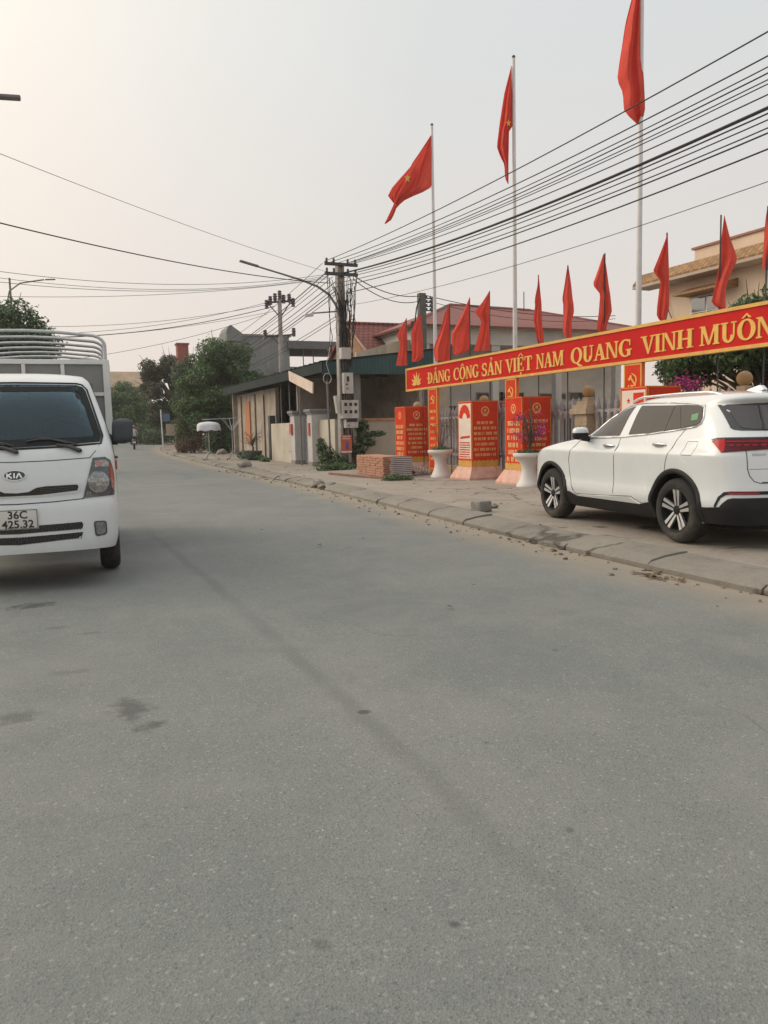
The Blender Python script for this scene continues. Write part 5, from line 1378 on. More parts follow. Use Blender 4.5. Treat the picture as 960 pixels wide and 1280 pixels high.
def blob(cx, cy, cz, rx, ry, rz, k, rs, seed):
    r_ = random.Random(seed); out = []
    for i in range(k):
        th = r_.uniform(0, 2 * PI); ph = math.acos(r_.uniform(-.75, 1)); q = r_.uniform(.45, .95)
        s = rs * r_.uniform(.65, 1.3)
        out.append(((cx + rx * q * math.sin(ph) * math.cos(th), cy + ry * q * math.sin(ph) * math.sin(th), cz + rz * q * math.cos(ph)), s, s, s * r_.uniform(.6, .9)))
    return out
# big broad-leaved tree at the bend
tree('broadleaf_tree', 'large dense green tree at the bend beyond the shed roof', 9.6, 46.5, .25, blob(9.55, 46.5, 4.35, 2.35, 1.6, 2.25, 40, .78, 3) + blob(9.6, 46.4, 2.4, 2.6, 1.6, 1.5, 18, .75, 8), 46000, .15, LEAF, .26, aspect=.6)
tree('bare_tree', 'dark olive tree with sky gaps in its crown, left of the large green tree', 9.9, 66, .42, blob(9.0, 66, 5.6, 2.3, 2.0, 2.5, 34, .62, 5) + blob(9.4, 66, 3.0, 2.2, 1.5, 1.6, 14, .7, 6) + blob(8.9, 66, 5.9, 1.5, 1.4, 1.4, 14, .45, 41), 24000, .19, LEAFB, .2, shell=.2, aspect=.55)
tree('broadleaf_tree', 'mid green bushy tree at the far end of the road beside the truck mirror', 6.5, 84, .6, blob(7.2, 84, 4.2, 2.6, 2.4, 2.5, 26, 1.0, 9), 17000, .20, LEAF, .2, aspect=.6)
tree('broadleaf_tree', 'low dark tree behind the motorbike rider at the end of the road', 10.4, 88, .6, blob(10.2, 88, 3.4, 2.8, 2.4, 2.4, 22, 1.0, 10), 14000, .2, LEAFD, .2, aspect=.6)
tree('broadleaf_tree', 'dark tree filling the gap right of the motorbike rider', 14.5, 82, .6, blob(14.0, 80, 3.4, 3.2, 3, 2.6, 20, 1.1, 12), 14000, .2, LEAFD, .2, aspect=.6)
tree('broadleaf_tree', 'distant green tree hidden mostly by the truck', 1.5, 90, .6, blob(1.5, 90, 4.2, 3.4, 2.4, 2.8, 20, 1.1, 13), 12000, .22, LEAF, .2, aspect=.6)
tree('broadleaf_tree', 'dark rounded tree rising behind the truck hoops at the left edge', -1.6, 34, 0, blob(-1.55, 34, 4.95, 2.15, 2.0, 2.0, 34, .75, 14) + blob(-.9, 34, 3.4, 2.0, 1.8, .9, 8, .6, 15), 26000, .15, LEAFD, .22, aspect=.55)
tree('garden_tree', 'leafy green tree in front of the yellow house, above the banner', 14.2, 12.6, ZS, blob(14.0, 12.4, 3.15, 1.3, 2.0, 1.0, 20, .55, 21) + blob(14.0, 13.2, 2.75, 1.0, 1.9, .55, 12, .5, 23) + [((13.6, 11.3, 3.75), .5, .5, .35), ((13.6, 12.4, 3.7), .42, .5, .3), ((13.9, 10.2, 3.9), .6, .6, .45)], 17000, .13, LEAF, .12, 'garden trees behind the fence', aspect=.5)
tree('garden_tree', 'dark green tree behind the banner at the right edge', 14.6, 9.2, ZS, blob(14.3, 9.2, 3.0, 1.5, 2.2, 1.0, 20, .6, 22), 13000, .13, LEAFD, .12, 'garden trees behind the fence', aspect=.5)
tree('broadleaf_tree', 'narrow dark green tree below the red tower, left of the large tree', 9.9, 58, .36, blob(9.75, 58, 4.5, 1.2, 1.2, 2.3, 18, .65, 31) + blob(9.4, 58, 2.4, 1.5, 1.2, 1.4, 8, .6, 32), 13000, .16, LEAFD, .16, aspect=.6)
# hedges and bushes
def bush(name, lab, x, y, z0, clumps, n, size, m, group='roadside bushes', shell=.2, aspect=.5):
    t = thing(name, lab, 'bush', (x, y, z0), group=group)
    mb = MB()
    for c in clumps:
        for k in range(3):
            e = Vector(c[0]) + Vector((random.uniform(-1, 1) * c[1], random.uniform(-1, 1) * c[2], random.uniform(0, 1) * c[3])) * .8
            mb.tube([Vector((x + random.uniform(-.15, .15), y + random.uniform(-.15, .15), z0 - .05)), Vector((x, y, z0)).lerp(e, .5) + Vector((0, 0, .08)), e], [.02, .012, .004], 5)
    mb.build('stems', BARK, t, world=True)
    P, Nn = clump_points(clumps, n, shell); P -= np.array((x, y, z0))
    leaf_mesh('foliage', P, Nn, size, m, t, aspect=aspect)
    return t
bush('dry_bush', 'dry brown bush beside the road under the large tree', 7.9, 47, .3, [((7.7, 47.2, .8), .6, .7, .5), ((8.3, 47, .9), .6, .6, .6), ((7.4, 47.6, .6), .4, .6, .35)], 3600, .10, DRYBUSH)
bush('hedge_bush', 'dark green bush filling the space below the large tree', 9.4, 45, .28, [((8.9, 45.2, .95), .7, .6, .7), ((9.8, 45.0, 1.1), .8, .6, .85), ((10.6, 45.2, 1.2), .8, .6, .9)], 8000, .13, LEAFD)
bush('hedge_bush', 'green shrub between the white sign pole and the large tree', 8.3, 52, .34, [((8.2, 52, 1.4), .6, .7, .9), ((8.9, 52, 2.2), .8, .8, 1.0), ((8.3, 52, 2.5), .5, .6, .8)], 6000, .13, LEAFY)
bush('hedge_bush', 'tangled dark shrubs beside the road beyond the motorbike', 9.6, 74, .52, [((9.2, 74, 1.2), 1.4, 1, .9), ((11.2, 74, 1.6), 1.6, 1, 1.2), ((8.2, 76, 1.5), 1.2, 1, 1.1)], 8000, .16, LEAFD)
bush('hedge_bush', 'green shrubs on the far left verge beside the truck mirror', 3.0, 72, .5, [((2.6, 72, 1.5), 1.6, 1, 1.2), ((4.0, 74, 1.8), 1.4, 1, 1.4), ((1.2, 72, 1.4), 1.2, 1, 1.1)], 7000, .16, LEAF)
# weedy shrub leaning out from behind the utility pole
t = bush('weed_shrub', 'young leafy shrub growing out right of the utility pole', 9.95, 25.9, ZS, [((10.0, 25.8, .7), .25, .25, .35), ((10.25, 25.8, 1.15), .32, .25, .25), ((10.15, 25.8, 1.55), .3, .25, .25), ((10.65, 25.7, 1.28), .38, .2, .11), ((9.9, 25.9, 1.75), .2, .2, .2), ((10.45, 25.8, .95), .25, .2, .12)], 1300, .13, LEAFD, 'weeds round the utility pole', .1, .55)
bush('weed_shrub', 'dark weedy clump left of the utility pole base', 9.0, 25.8, ZS, [((8.9, 25.9, .55), .35, .3, .4), ((9.25, 25.7, .35), .4, .3, .3), ((8.75, 26, .9), .2, .2, .3)], 1500, .10, LEAFD, 'weeds round the utility pole')
bush('weed_patch', 'low weeds at the foot of the utility pole', 8.9, 25.0, ZS, [((8.6, 25, .22), .5, .3, .16), ((9.2, 25, .2), .5, .3, .16)], 900, .08, LEAF, 'weeds round the utility pole')
bush('weed_patch', 'small weed tuft in front of the stacked tiles', 8.3, 18.75, ZS, [((8.2, 18.7, .17), .32, .22, .10), ((8.55, 18.6, .15), .2, .18, .09)], 700, .06, LEAF, 'weeds on the pavement')
bush('weed_patch', 'weeds at the foot of the cream wall by the bonsai pot', 8.85, 36, .2, [((8.8, 35.5, .32), .3, .9, .15), ((8.8, 37.5, .35), .4, .9, .22), ((8.7, 33.6, .25), .2, .6, .1)], 1600, .10, LEAFD, 'weeds on the pavement')
# planters
p1 = planter(9.80, 19.1, 'white pedestal planter with a green mound and thin stems, between two display pillars')
P, Nn = clump_points([((0, 0, .76), .30, .30, .10)], 900, .1); leaf_mesh('foliage', P, Nn, .055, LEAF, p1, aspect=.3)
mb = MB(); pts_f = []
for k in range(10):
    a = random.uniform(0, 6.28); h = random.uniform(.5, .85); r = random.uniform(.1, .42)
    e = (r * math.cos(a), r * math.sin(a), .74 + h); mb.tube([(0, 0, .72), (e[0] * .4, e[1] * .4, .74 + h * .6), e], [.008, .006, .003], 5)
    for q in range(12): pts_f.append((e[0] + random.gauss(0, .07), e[1] + random.gauss(0, .07), e[2] + random.gauss(0, .06)))
mb.build('stems', BARK, p1)
leaf_mesh('sprays', pts_f, [(0, 0, 1)] * len(pts_f), .055, DRYBUSH, p1)
p2 = planter(9.72, 14.72, 'white pedestal planter with a magenta flowering shrub beside the SUV bonnet')
P, Nn = clump_points([((0, 0, .75), .28, .28, .07)], 500, .1); leaf_mesh('foliage', P, Nn, .06, LEAFD, p2)
mb = MB(); fl, lf = [], []
mb.tube([(.03, -.02, .7), (.05, -.02, 1.2), (.04, -.02, 1.95)], [.018, .014, .010], 6)
for k in range(26):
    a = random.uniform(0, 6.28); h = random.uniform(.2, .95); r = random.uniform(.15, .50)
    e = Vector((r * math.cos(a), r * math.sin(a), .8 + h * .9)); mb.tube([(.03, -.02, .75 + h * .3), (e.x * .5, e.y * .5, e.z - .05), e], [.008, .006, .003], 5)
    if random.random() < .6:
        for q in range(22): fl.append(e + Vector((random.gauss(0, .06), random.gauss(0, .06), random.gauss(0, .05))))
    for q in range(14): lf.append(e.lerp(Vector((0, 0, e.z)), random.uniform(0, .7)) + Vector((random.gauss(0, .04), random.gauss(0, .04), random.gauss(0, .06))))
mb.build('stems', BARK, p2); leaf_mesh('blossom', fl, [(0, 0, 1)] * len(fl), .05, FLOWER, p2, aspect=.8); leaf_mesh('leaves', lf, [(0, 0, 1)] * len(lf), .05, LEAFD, p2)
# bougainvillea behind the SUV
t = bush('flowering_shrub', 'thin shrub with magenta flowers behind the star poster pillar', 11.6, 12.0, ZS, [((11.6, 12.0, 1.7), .35, .5, .35), ((11.5, 11.4, 1.6), .3, .4, .3)], 700, .06, DRYBUSH, 'shrubs behind the fence', .1)
fl = [Vector((random.gauss(0, .1), random.gauss(.1, .22), random.gauss(2.03, .1))) for k in range(420)]
leaf_mesh('blossom', fl, [(0, 0, 1)] * len(fl), .06, FLOWER, t, aspect=.8)
bush('flowering_shrub', 'thin twiggy shrub beside the fence pillar at the SUV bonnet', 10.5, 13.6, ZS, [((10.45, 13.75, 1.1), .2, .25, .4)], 260, .05, DRYBUSH, 'shrubs behind the fence', .1)
# ------------------------------------------------------------------ buildings
B = lambda mb, *a: mb.box(*a)
TEALW = add_pattern(mat('teal_ribbed', (0.016, 0.070, 0.075), .55, .2, 1.5, dirt=(.06, .09, .09), dirt_amt=.4), 'wave', (1, 1, 1), .75, .5, dir='X')
TEALW.node_tree.nodes['Wave Texture'].inputs['Scale'].default_value = 2.2
# open-fronted shed with a long lean-to roof along the pavement
sh = thing('roadside_shed', 'long low roadside shed with a dark sheet roof and teal gable behind the utility pole', 'shed', (11.5, 35, ZS))
x0, x1, ya, yb = 9.05, 14.2, 26.6, 43.4
def zr(x): return 3.86 + (x - 9.05) * .115
mb = MB()
n = 84
for off, fl in ((0.0, False), (-.05, True)):
    g = []
    for i in range(n + 1):
        y = ya + (yb - ya) * i / n; w = .018 * math.sin(i * 2.1)
        g.append([(x, y, zr(x) + off + w) for x in (x0, 10.5, 12.5, x1)])
    mb.grid(g, fl)
mb.build('roof', TEALROOF, sh, world=True, smooth=50)
mb = MB(); B(mb, x0 + .01, x0 + .05, ya, yb, 3.46, 3.83); mb.build('eave_board', mat('eave_board', (.02, .032, .033), .8, .25, 1.5, spec=.2, dirt=(.045, .045, .04), dirt_amt=.6), sh, world=True)
mb = MB(); mb.prism([(x0 + .05, 3.40), (x1, 3.42), (x1, zr(x1) - .03), (x0 + .05, zr(x0 + .05) - .03)], lambda u, v, d: Vector((u, ya + .05 + d, v)), 0, .05); mb.build('gable_sheet', TEALW, sh, world=True)
mb = MB(); B(mb, 13.0, 13.2, 27.0, 43.2, .1, 3.9); B(mb, 9.6, 13.0, 31.4, 31.55, .1, 3.6); B(mb, 9.5, 13.0, 43.0, 43.2, .15, 3.8); mb.build('back_wall', mat('shed_inner_wall', (.33, .285, .24), .9, .25, 1.0, dirt=(.13, .11, .1), dirt_amt=.6), sh, world=True)
mb = MB(); B(mb, 9.72, 9.88, 35.2, 43.0, .1, 3.42); mb.build('front_wall', OLDWALL, sh, world=True)
mb = MB(); B(mb, 9.66, 9.715, 40.0, 41.0, .9, 3.0); mb.build('orange_curtain', mat('orange_cloth', (.46, .19, .09), .85, .15, 3), sh, world=True)
for y, z, lab in ((41.9, 3.3, 0), (38.9, 3.3, 1), (37.2, 3.2, 2)):
    mb = MB(); B(mb, 9.66, 9.71, y - .04, y + .04, .2, z); mb.build('post', mat('weathered_post', (.17, .13, .105), .9, .3, 4), sh, world=True)
for x, y, r in ((9.62, 33.9, .03), (9.62, 32.6, .03), (9.75, 28.0, .035), (10.55, 27.1, .13)):
    mb = MB(); mb.cyl((x, y, .15), (x, y, 3.5 if r < .1 else 3.42), r, 10); mb.build('post', GREYWALL if r > .1 else LAMPGREY, sh, world=True, smooth=60)
mb = MB()
for k in range(8): B(mb, 9.1, 13.2, 28 + k * 2, 28.08 + k * 2, 3.55, 3.68)
mb.build('rafter', DARKIN, sh, world=True)
# low wall with an orange ledge
w = thing('low_wall', 'beige low wall with an orange ledge, between the utility pole and the first display pillar', 'wall', (12.3, 26.4, ZS))
mb = MB(); B(mb, 10.4, 14.6, 26.28, 26.45, .08, 1.74); mb.build('wall_body', BEIGE, w, world=True)
mb = MB(); B(mb, 10.35, 14.6, 26.24, 26.49, 1.74, 1.83); mb.build('ledge', mat('orange_ledge', (.40, .20, .09), .8, .2, 2, dirt=(.25, .17, .1), dirt_amt=.6), w, world=True)
# cream boundary wall, two gate piers and the grey gate
def pier(x, y, lab, red):
    p = thing('gate_pier', lab, 'gate pier', (x, y, ZS), group='gate piers of the shed')
    mb = MB(); mb.box(-.33, .33, -.28, .28, 0, 1.95, .01); mb.mi = 1; mb.box(-.345, .345, -.29, .29, 0, .18, .01); mb.build('shaft', [PIERW, CONC], p)
    mb = MB(); mb.box(-.38, .38, -.33, .33, 1.95, 2.03, .015); mb.box(-.43, .43, -.38, .38, 2.03, 2.13, .015); mb.build('cap', GREYWALL, p)
    mb = MB()
    if red == 1: mb.box(-.37, -.33, -.1, .08, 1.15, 1.62)
    else: mb.box(-.40, -.33, -.05, .22, 1.2, 1.62)
    mb.build('red_plaque' if red == 1 else 'letter_box', mat('plaque_red', (.42, .08, .06), .6, .15, 5), p)
    return p
pier(9.42, 30.55, 'left grey-capped gate pier carrying a red letter box', 0)
pier(9.42, 28.35, 'right grey-capped gate pier with a red plaque, beside the utility pole', 1)
g_ = thing('gate', 'plain grey sheet gate between two plastered piers', 'gate', (9.6, 29.45, ZS))
mb = MB(); B(mb, 9.50, 9.55, 28.66, 30.25, .14, 1.9); mb.build('gate_leaf', GATEGREY, g_, world=True)
mb = MB()
for z in (.2, 1.0, 1.84): B(mb, 9.47, 9.50, 28.66, 30.25, z - .03, z + .03)
mb.build('gate_frame', GATEGREY, g_, world=True)
w = thing('boundary_wall', 'cream plaster wall with mould at its foot, left of the gate piers', 'wall', (9.4, 33, ZS))
mb = MB(); B(mb, 9.34, 9.50, 30.84, 35.0, .08, 1.78); mb.build('wall_body', CREAM, w, world=True)
mb = MB(); B(mb, 9.30, 9.34, 31.1, 32.1, .62, 1.5); mb.build('hatch', mat('hatch_cream', (.46, .42, .35), .8, .1, 3), w, world=True)
mb = MB(); B(mb, 9.30, 9.56, 34.75, 35.05, .1, 2.15); mb.build('dark_post', mat('green_post', (.035, .05, .045), .6, .2, 4), w, world=True)
w = thing('boundary_wall', 'short pale yellow wall between the right gate pier and the utility pole', 'wall', (9.4, 27.3, ZS))
mb = MB(); B(mb, 9.36, 9.52, 26.3, 28.06, .08, 1.82); B(mb, 9.52, 10.4, 26.3, 26.44, .08, 1.82); mb.build('wall_body', CREAM, w, world=True)
# blank tilted board under the eave
t = thing('signboard', 'blank pale pink board hung aslant under the shed eave on thin posts', 'board', (9.0, 29, 3))
mb = MB(); mb.prism([(30.48, 3.79), (27.5, 3.16), (27.54, 2.77), (30.42, 3.41)], lambda u, v, d: Vector((8.98 + d, u, v)), 0, .05); mb.build('board', BOARD, t, world=True)
mb = MB(); mb.cyl((9.02, 29.2, .12), (9.02, 29.2, 3.4), .03, 8); mb.build('board_post', LAMPGREY, t, world=True)
# grey rendered house behind the shed
gh = thing('grey_house', 'grey rendered flat-roofed house behind the shed, with a raised corner and an open terrace', 'house', (12.6, 50, .3))
mb = MB(); B(mb, 10.75, 14.45, 48, 56, .3, 7.25); mb.build('wall', GREYWALL, gh, world=True)
mb = MB(); B(mb, 10.7, 14.6, 47.94, 56, 7.25, 7.36); mb.build('coping', CONC, gh, world=True)
mb = MB(); mb.prism([(10.35, 6.9), (10.35, 7.5), (10.5, 7.8), (10.65, 7.9), (10.85, 7.75), (11.35, 7.40), (11.35, 6.9)], lambda u, v, d: Vector((u, 47.9 + d, v)), 0, 2.2); mb.build('raised_corner', GREYWALL, gh, world=True)
mb = MB(); B(mb, 14.45, 18.6, 48.2, 56, .3, 5.35); B(mb, 14.5, 18.6, 55.6, 56, 5.35, 5.5); mb.build('terrace_block', GREYWALL, gh, world=True)
mb = MB(); B(mb, 14.3, 18.8, 47.7, 53, 6.48, 6.98); mb.build('terrace_roof', mat('dark_roof_edge', (.13, .13, .13), .8, .2, 2), gh, world=True)
mb = MB()
for x in (15.5, 16.2, 17.6): mb.cyl((x, 48.4, 5.3), (x, 48.4, 6.5), .035, 8)
mb.build('terrace_post', LAMPGREY, gh, world=True)
for x in (11.7, 13.2):
    mb = MB(); B(mb, x - .35, x + .35, 47.96, 48.0, 5.0, 5.9); mb.build('vent_recess', GREYWALL, gh, world=True)
gh.location = gh.location + Vector((.55, 2.5, .3))
# red tiled house
RT = add_pattern(mat('red_tile_rows', (.25, .070, .055), .8, .2, 2, dirt=(.12, .06, .055), dirt_amt=.5, dirt_scale=.7), 'brick', (1, 1, 1), .45, .7, bw=.26, rh=.30, mortar=.045)
rh = thing('tiled_house', 'house with a red tiled gable roof behind a cream parapet, right of the utility pole', 'house', (14.6, 36, .2))
mb = MB(); B(mb, 14.2, 20.5, 34.6, 40.5, .2, 4.95); mb.prism([(34.6, 4.95), (40.5, 4.95), (37.4, 6.55)], lambda u, v, d: Vector((14.2 + d, u, v)), 0, .2); mb.build('wall', mat('gable_ochre', (.36, .20, .11), .85, .2, 2, dirt=(.22, .13, .09), dirt_amt=.6), rh, world=True)
mb = MB()
def slab(mb, pts, th=.12):
    vs = [Vector(p) for p in pts]; nn = (vs[1] - vs[0]).cross(vs[2] - vs[0]).normalized()
    if nn.z < 0: nn = -nn
    a = [mb.bm.verts.new(v) for v in vs]; b_ = [mb.bm.verts.new(v - nn * th) for v in vs]
    fs = [mb.bm.faces.new(a), mb.bm.faces.new(b_[::-1])]
    for i in range(len(a)): fs.append(mb.bm.faces.new((a[i], b_[i], b_[(i + 1) % len(a)], a[(i + 1) % len(a)])))
    mb._fin(fs)
slab(mb, [(14.0, 34.1, 4.75), (20.8, 34.1, 4.75), (20.8, 37.4, 6.68), (14.0, 37.4, 6.68)]); slab(mb, [(14.0, 37.41, 6.68), (20.8, 37.41, 6.68), (20.8, 40.9, 4.75), (14.0, 40.9, 4.75)])
mb.tube([(13.95, 37.4, 6.70), (20.8, 37.4, 6.70)], .09, 8); mb.build('roof', RT, rh, world=True)
mb = MB(); mb.tube([(13.98, 34.05, 4.72), (13.98, 37.4, 6.70)], .06, 6); mb.tube([(14.3, 37.4, 6.6), (14.3, 37.4, 7.2)], .035, 6); mb.build('roof_edge', mat('roof_verge', (.35, .22, .17), .8, .2, 3), rh, world=True)
mb = MB(); mb.prism([(12.7, .2), (17.2, .2), (17.2, 5.62), (14.6, 5.30), (13.4, 4.95), (12.7, 4.80)], lambda u, v, d: Vector((u, 32.6 + d, v)), 0, .2); mb.build('parapet', mat('stained_cream', (.50, .41, .31), .9, .15, 1.5, dirt=(.22, .17, .13), dirt_amt=.7, dirt_scale=1.2, streak=True), rh, world=True)
# long office behind the fence
RM = add_pattern(mat('red_metal_roof', (.25, .082, .062), .7, .12, 1.5, dirt=(.13, .07, .065), dirt_amt=.5, dirt_scale=.6), 'wave', (1, 1, 1), .8, .35, dir='X')
RM.node_tree.nodes['Wave Texture'].inputs['Scale'].default_value = 1.3
of = thing('office_building', 'long single-storey white office with columns and a red hipped roof behind the fence', 'office', (21, 36, ZS))
mb = MB(); B(mb, 15.9, 27.6, 33.6, 42, .1, 5.3); mb.build('wall', SHADEWALL, of, world=True)
mb = MB(); B(mb, 15.3, 28.0, 31.9, 42.4, 5.16, 5.82); B(mb, 15.15, 28.15, 31.75, 42.5, 5.82, 5.93); mb.build('fascia', PAINTGREY, of, world=True)
for x in (15.72, 19.35, 22.85, 26.4):
    mb = MB(); B(mb, x - .17, x + .17, 32.0, 32.34, .1, 5.16); B(mb, x - .22, x + .22, 31.95, 32.39, 4.9, 5.16); mb.build('column', PAINTGREY, of, world=True)
mb = MB(); e, r1, r2 = (14.9, 28.4, 31.5, 42.8), (19.7, 37.1, 7.75), (24.6, 37.1, 7.65); ze = 5.96
slab(mb, [(e[0], e[2], ze), (e[1], e[2], ze), r2, r1], .1); slab(mb, [(e[0], e[3], ze), (e[0], e[2], ze), r1], .1); slab(mb, [(e[1], e[2], ze), (e[1], e[3], ze), r2], .1); slab(mb, [(e[1], e[3], ze), (e[0], e[3], ze), r1, r2], .1)
mb.tube([r1, r2], .1, 6); mb.tube([(e[0], e[2], ze), r1], .09, 6); mb.tube([(e[1], e[2], ze), r2], .09, 6); mb.build('roof', RM, of, world=True)
for x, z0_, z1_, w_ in ((16.9, 2.7, 3.1, 1.3), (19.95, 2.7, 3.1, 1.5), (23.6, 2.7, 3.05, 1.6), (21.2, 2.7, 3.1, 1.4), (25.4, 2.7, 3.1, 1.6)):
    wi = MB(); B(wi, x - w_ / 2, x + w_ / 2, 33.54, 33.59, z0_, z1_); fo = wi.build('window', mat('window_frame_grey', (.30, .30, .30), .6), of, world=True)
    mb = MB(); B(mb, x - w_ / 2 + .05, x - .02, 33.52, 33.535, z0_ + .05, z1_ - .05); B(mb, x + .02, x + w_ / 2 - .05, 33.52, 33.535, z0_ + .05, z1_ - .05); mb.build('pane', GLASS, fo, world=True)
for x, w_ in ((17.3, 1.7), (20.6, 1.6), (24.0, 1.8)):
    do = MB(); B(do, x - w_ / 2, x + w_ / 2, 33.53, 33.585, .1, 2.45); fo = do.build('door', mat('door_navy', (.035, .045, .06), .4, .2, 3), of, world=True)
    mb = MB()
    for s_ in (-.25, .25): B(mb, x + s_ * w_ - w_ * .2, x + s_ * w_ + w_ * .2, 33.51, 33.529, .9, 2.3)
    mb.build('pane', GLASS, fo, world=True)
mb = MB(); B(mb, 21.0, 21.6, 33.5, 33.53, 2.55, 2.68); B(mb, 20.2, 20.8, 33.5, 33.53, 2.5, 2.62); mb.build('red_plaque', REDBOX, of, world=True)
mb = MB(); mb.cyl((24.1, 36.9, 7.5), (24.1, 36.9, 8.6), .025, 6); mb.build('aerial', DARKMET, of, world=True)
# yellow two-storey house
YT = add_pattern(mat('ochre_tile_rows', (.38, .21, .09), .75, .2, 2, dirt=(.2, .11, .05), dirt_amt=.6, dirt_scale=1.2), 'brick', (1, 1, 1), .6, .6, bw=.22, rh=.20, mortar=.03, rot=(0, R(90), 0))
yh = thing('yellow_house', 'two-storey yellow house with an ochre tiled eave, behind the trees at right', 'house', (26, 17, ZS))
mb = MB(); B(mb, 22.0, 32.0, 8.0, 24.1, .1, 6.7); mb.build('wall', YHOUSE, yh, world=True)
mb = MB(); mb.prism([(21.2, 6.66), (21.2, 6.74), (21.55, 7.12), (22.9, 7.14), (22.9, 6.66)], lambda u, v, d: Vector((u, 24.9 - d, v)), 0, 17.2); mb.build('tiled_eave', YT, yh, world=True)
mb = MB(); B(mb, 21.18, 22.02, 7.7, 24.9, 6.56, 6.655); mb.build('soffit', mat('soffit_pale', (.45, .36, .29), .8, .1, 2), yh, world=True)
mb = MB(); B(mb, 22.72, 31, 8, 23.3, 7.0, 7.82); mb.build('parapet', YHOUSE, yh, world=True)
mb = MB(); B(mb, 22.65, 31.1, 7.9, 23.4, 7.82, 7.90); mb.build('coping', mat('terracotta_coping', (.30, .14, .10), .8, .15, 3), yh, world=True)
for y in (21.9, 17.6):
    fo = MB(); B(fo, 21.94, 21.998, y - .75, y + .75, 4.75, 5.95); f_ = fo.build('window', mat('window_white', (.6, .58, .54), .5), yh, world=True)
    mb = MB()
    for a in (-.68, .05): B(mb, 21.92, 21.939, y + a, y + a + .63, 4.82, 5.35); B(mb, 21.92, 21.939, y + a, y + a + .63, 5.4, 5.88)
    mb.build('pane', GLASS, f_, world=True)
    mb = MB(); mb.prism([(21.25, 5.98), (21.25, 6.03), (21.99, 6.28), (21.99, 5.98)], lambda u, v, d: Vector((u, y + .95 - d, v)), 0, 2.3); mb.build('window_awning', YT, yh, world=True)
mb = MB(); mb.tube([(21.95, 24.0, 6.5), (21.9, 23.7, 5.6), (21.92, 23.5, 5.2), (21.9, 23.6, 4.5)], .018, 5); mb.build('drain_hose', DARKMET, yh, world=True)
# far structures
t = thing('brick_tower', 'small red tiled tower showing above the trees left of the large tree', 'tower', (11.7, 72, .5))
mb = MB(); B(mb, 11.2, 12.15, 72, 73, .5, 9.25); mb.build('shaft', add_pattern(mat('tower_red', (.33, .10, .08), .8, .15, 2), 'brick', (1, 1, 1), .6, .4, bw=.45, rh=.17, mortar=.025, rot=(R(90), 0, 0)), t, world=True)
mb = MB(); B(mb, 11.12, 12.23, 71.92, 73.08, 9.25, 9.4); mb.build('cap', REDTILE, t, world=True)
t = thing('far_house', 'distant low house with a yellowish roof left of the trees', 'house', (4, 100, .6))
mb = MB(); B(mb, 1, 12.2, 100, 106, .6, 7.2); mb.build('wall', OLDWALL, t, world=True)
mb = MB(); mb.prism([(99.4, 7.1), (106.6, 7.1), (103, 9.2)], lambda u, v, d: Vector((.6 + d, u, v)), 0, 12.2); mb.build('roof', mat('far_roof', (.36, .26, .18), .8, .2, .6, dirt=(.2, .13, .1), dirt_amt=.5), t, world=True)

# ------------------------------------------------------------------ poles
PX, PYY = 9.52, 25.8
up = thing('utility_pole', 'weathered concrete utility pole hung with meter boxes and cables', 'utility pole', (PX, PYY, ZS))
mb = MB(); g = []
for z, w_ in ((0, .19), (2.5, .165), (5, .14), (6.92, .115)):
    g.append([(PX - w_, PYY - .13, ZS + z), (PX - w_ * .45, PYY - .13, ZS + z), (PX - w_ * .45, PYY - .08, ZS + z), (PX + w_ * .45, PYY - .08, ZS + z), (PX + w_ * .45, PYY - .13, ZS + z), (PX + w_, PYY - .13, ZS + z), (PX + w_, PYY + .13, ZS + z), (PX - w_, PYY + .13, ZS + z), (PX - w_, PYY - .13, ZS + z)])
mb.grid(g); mb.face(g[-1][:-1])
for k in range(9):
    z = .5 + k * .72; w_ = .17 - z * .008; B(mb, PX - w_ * .5, PX + w_ * .5, PYY - .127, PYY - .07, ZS + z, ZS + z + .2)
mb.build('shaft', POLECONC, up, world=True)
for z, ya_ in ((6.92, 0), (6.60, 0)):
    mb = MB(); B(mb, 8.93, 10.10, PYY - .22, PYY - .135, z, z + .10); ca = mb.build('crossarm', DARKMET, up, world=True)
    for x in (9.0, 9.25, 9.75, 10.02):
        mb = MB(); mb.lathe([(.02, 0), (.045, .02), (.03, .05), (.05, .07), (.035, .10), (.045, .12), (.001, .15)], (x, PYY - .18, z + .10), 10); mb.build('insulator', mat('insulator_brown', (.10, .075, .065), .3, .2, 8), ca, world=True, smooth=50)
for a, b, c, d, nm, k in ((9.36, 9.70, 3.82, 4.20, 'junction_box', 0), (9.42, 9.76, 2.66, 3.36, 'switch_box', 1), (9.34, 9.94, 1.82, 2.44, 'meter_box', 2), (9.44, 9.90, 1.50, 1.80, 'breaker_box', 3)):
    mb = MB(); mb.box(a, b, PYY - .40, PYY - .14, c, d, .012); bo = mb.build(nm, BOXGREY, up, world=True)
    mb = MB()
    if k == 2:
        for i in range(3):
            for j in range(2): B(mb, a + .07 + i * .18, a + .17 + i * .18, PYY - .406, PYY - .399, d - .20 - j * .25, d - .09 - j * .25)
    elif k == 1:
        B(mb, a + .10, a + .19, PYY - .406, PYY - .399, d - .30, d - .12); B(mb, a + .07, a + .14, PYY - .406, PYY - .399, d - .42, d - .36); B(mb, a + .10, a + .15, PYY - .406, PYY - .399, d - .56, d - .51)
    elif k == 3: B(mb, a + .03, b - .03, PYY - .408, PYY - .399, d - .10, d + .0); B(mb, a + .08, a + .14, PYY - .406, PYY - .399, c + .06, c + .10)
    if k: mb.build('meter_window', mat('meter_glass', (.03, .028, .03), .2), bo, world=True)
    else: mb.free() if hasattr(mb, 'free') else None
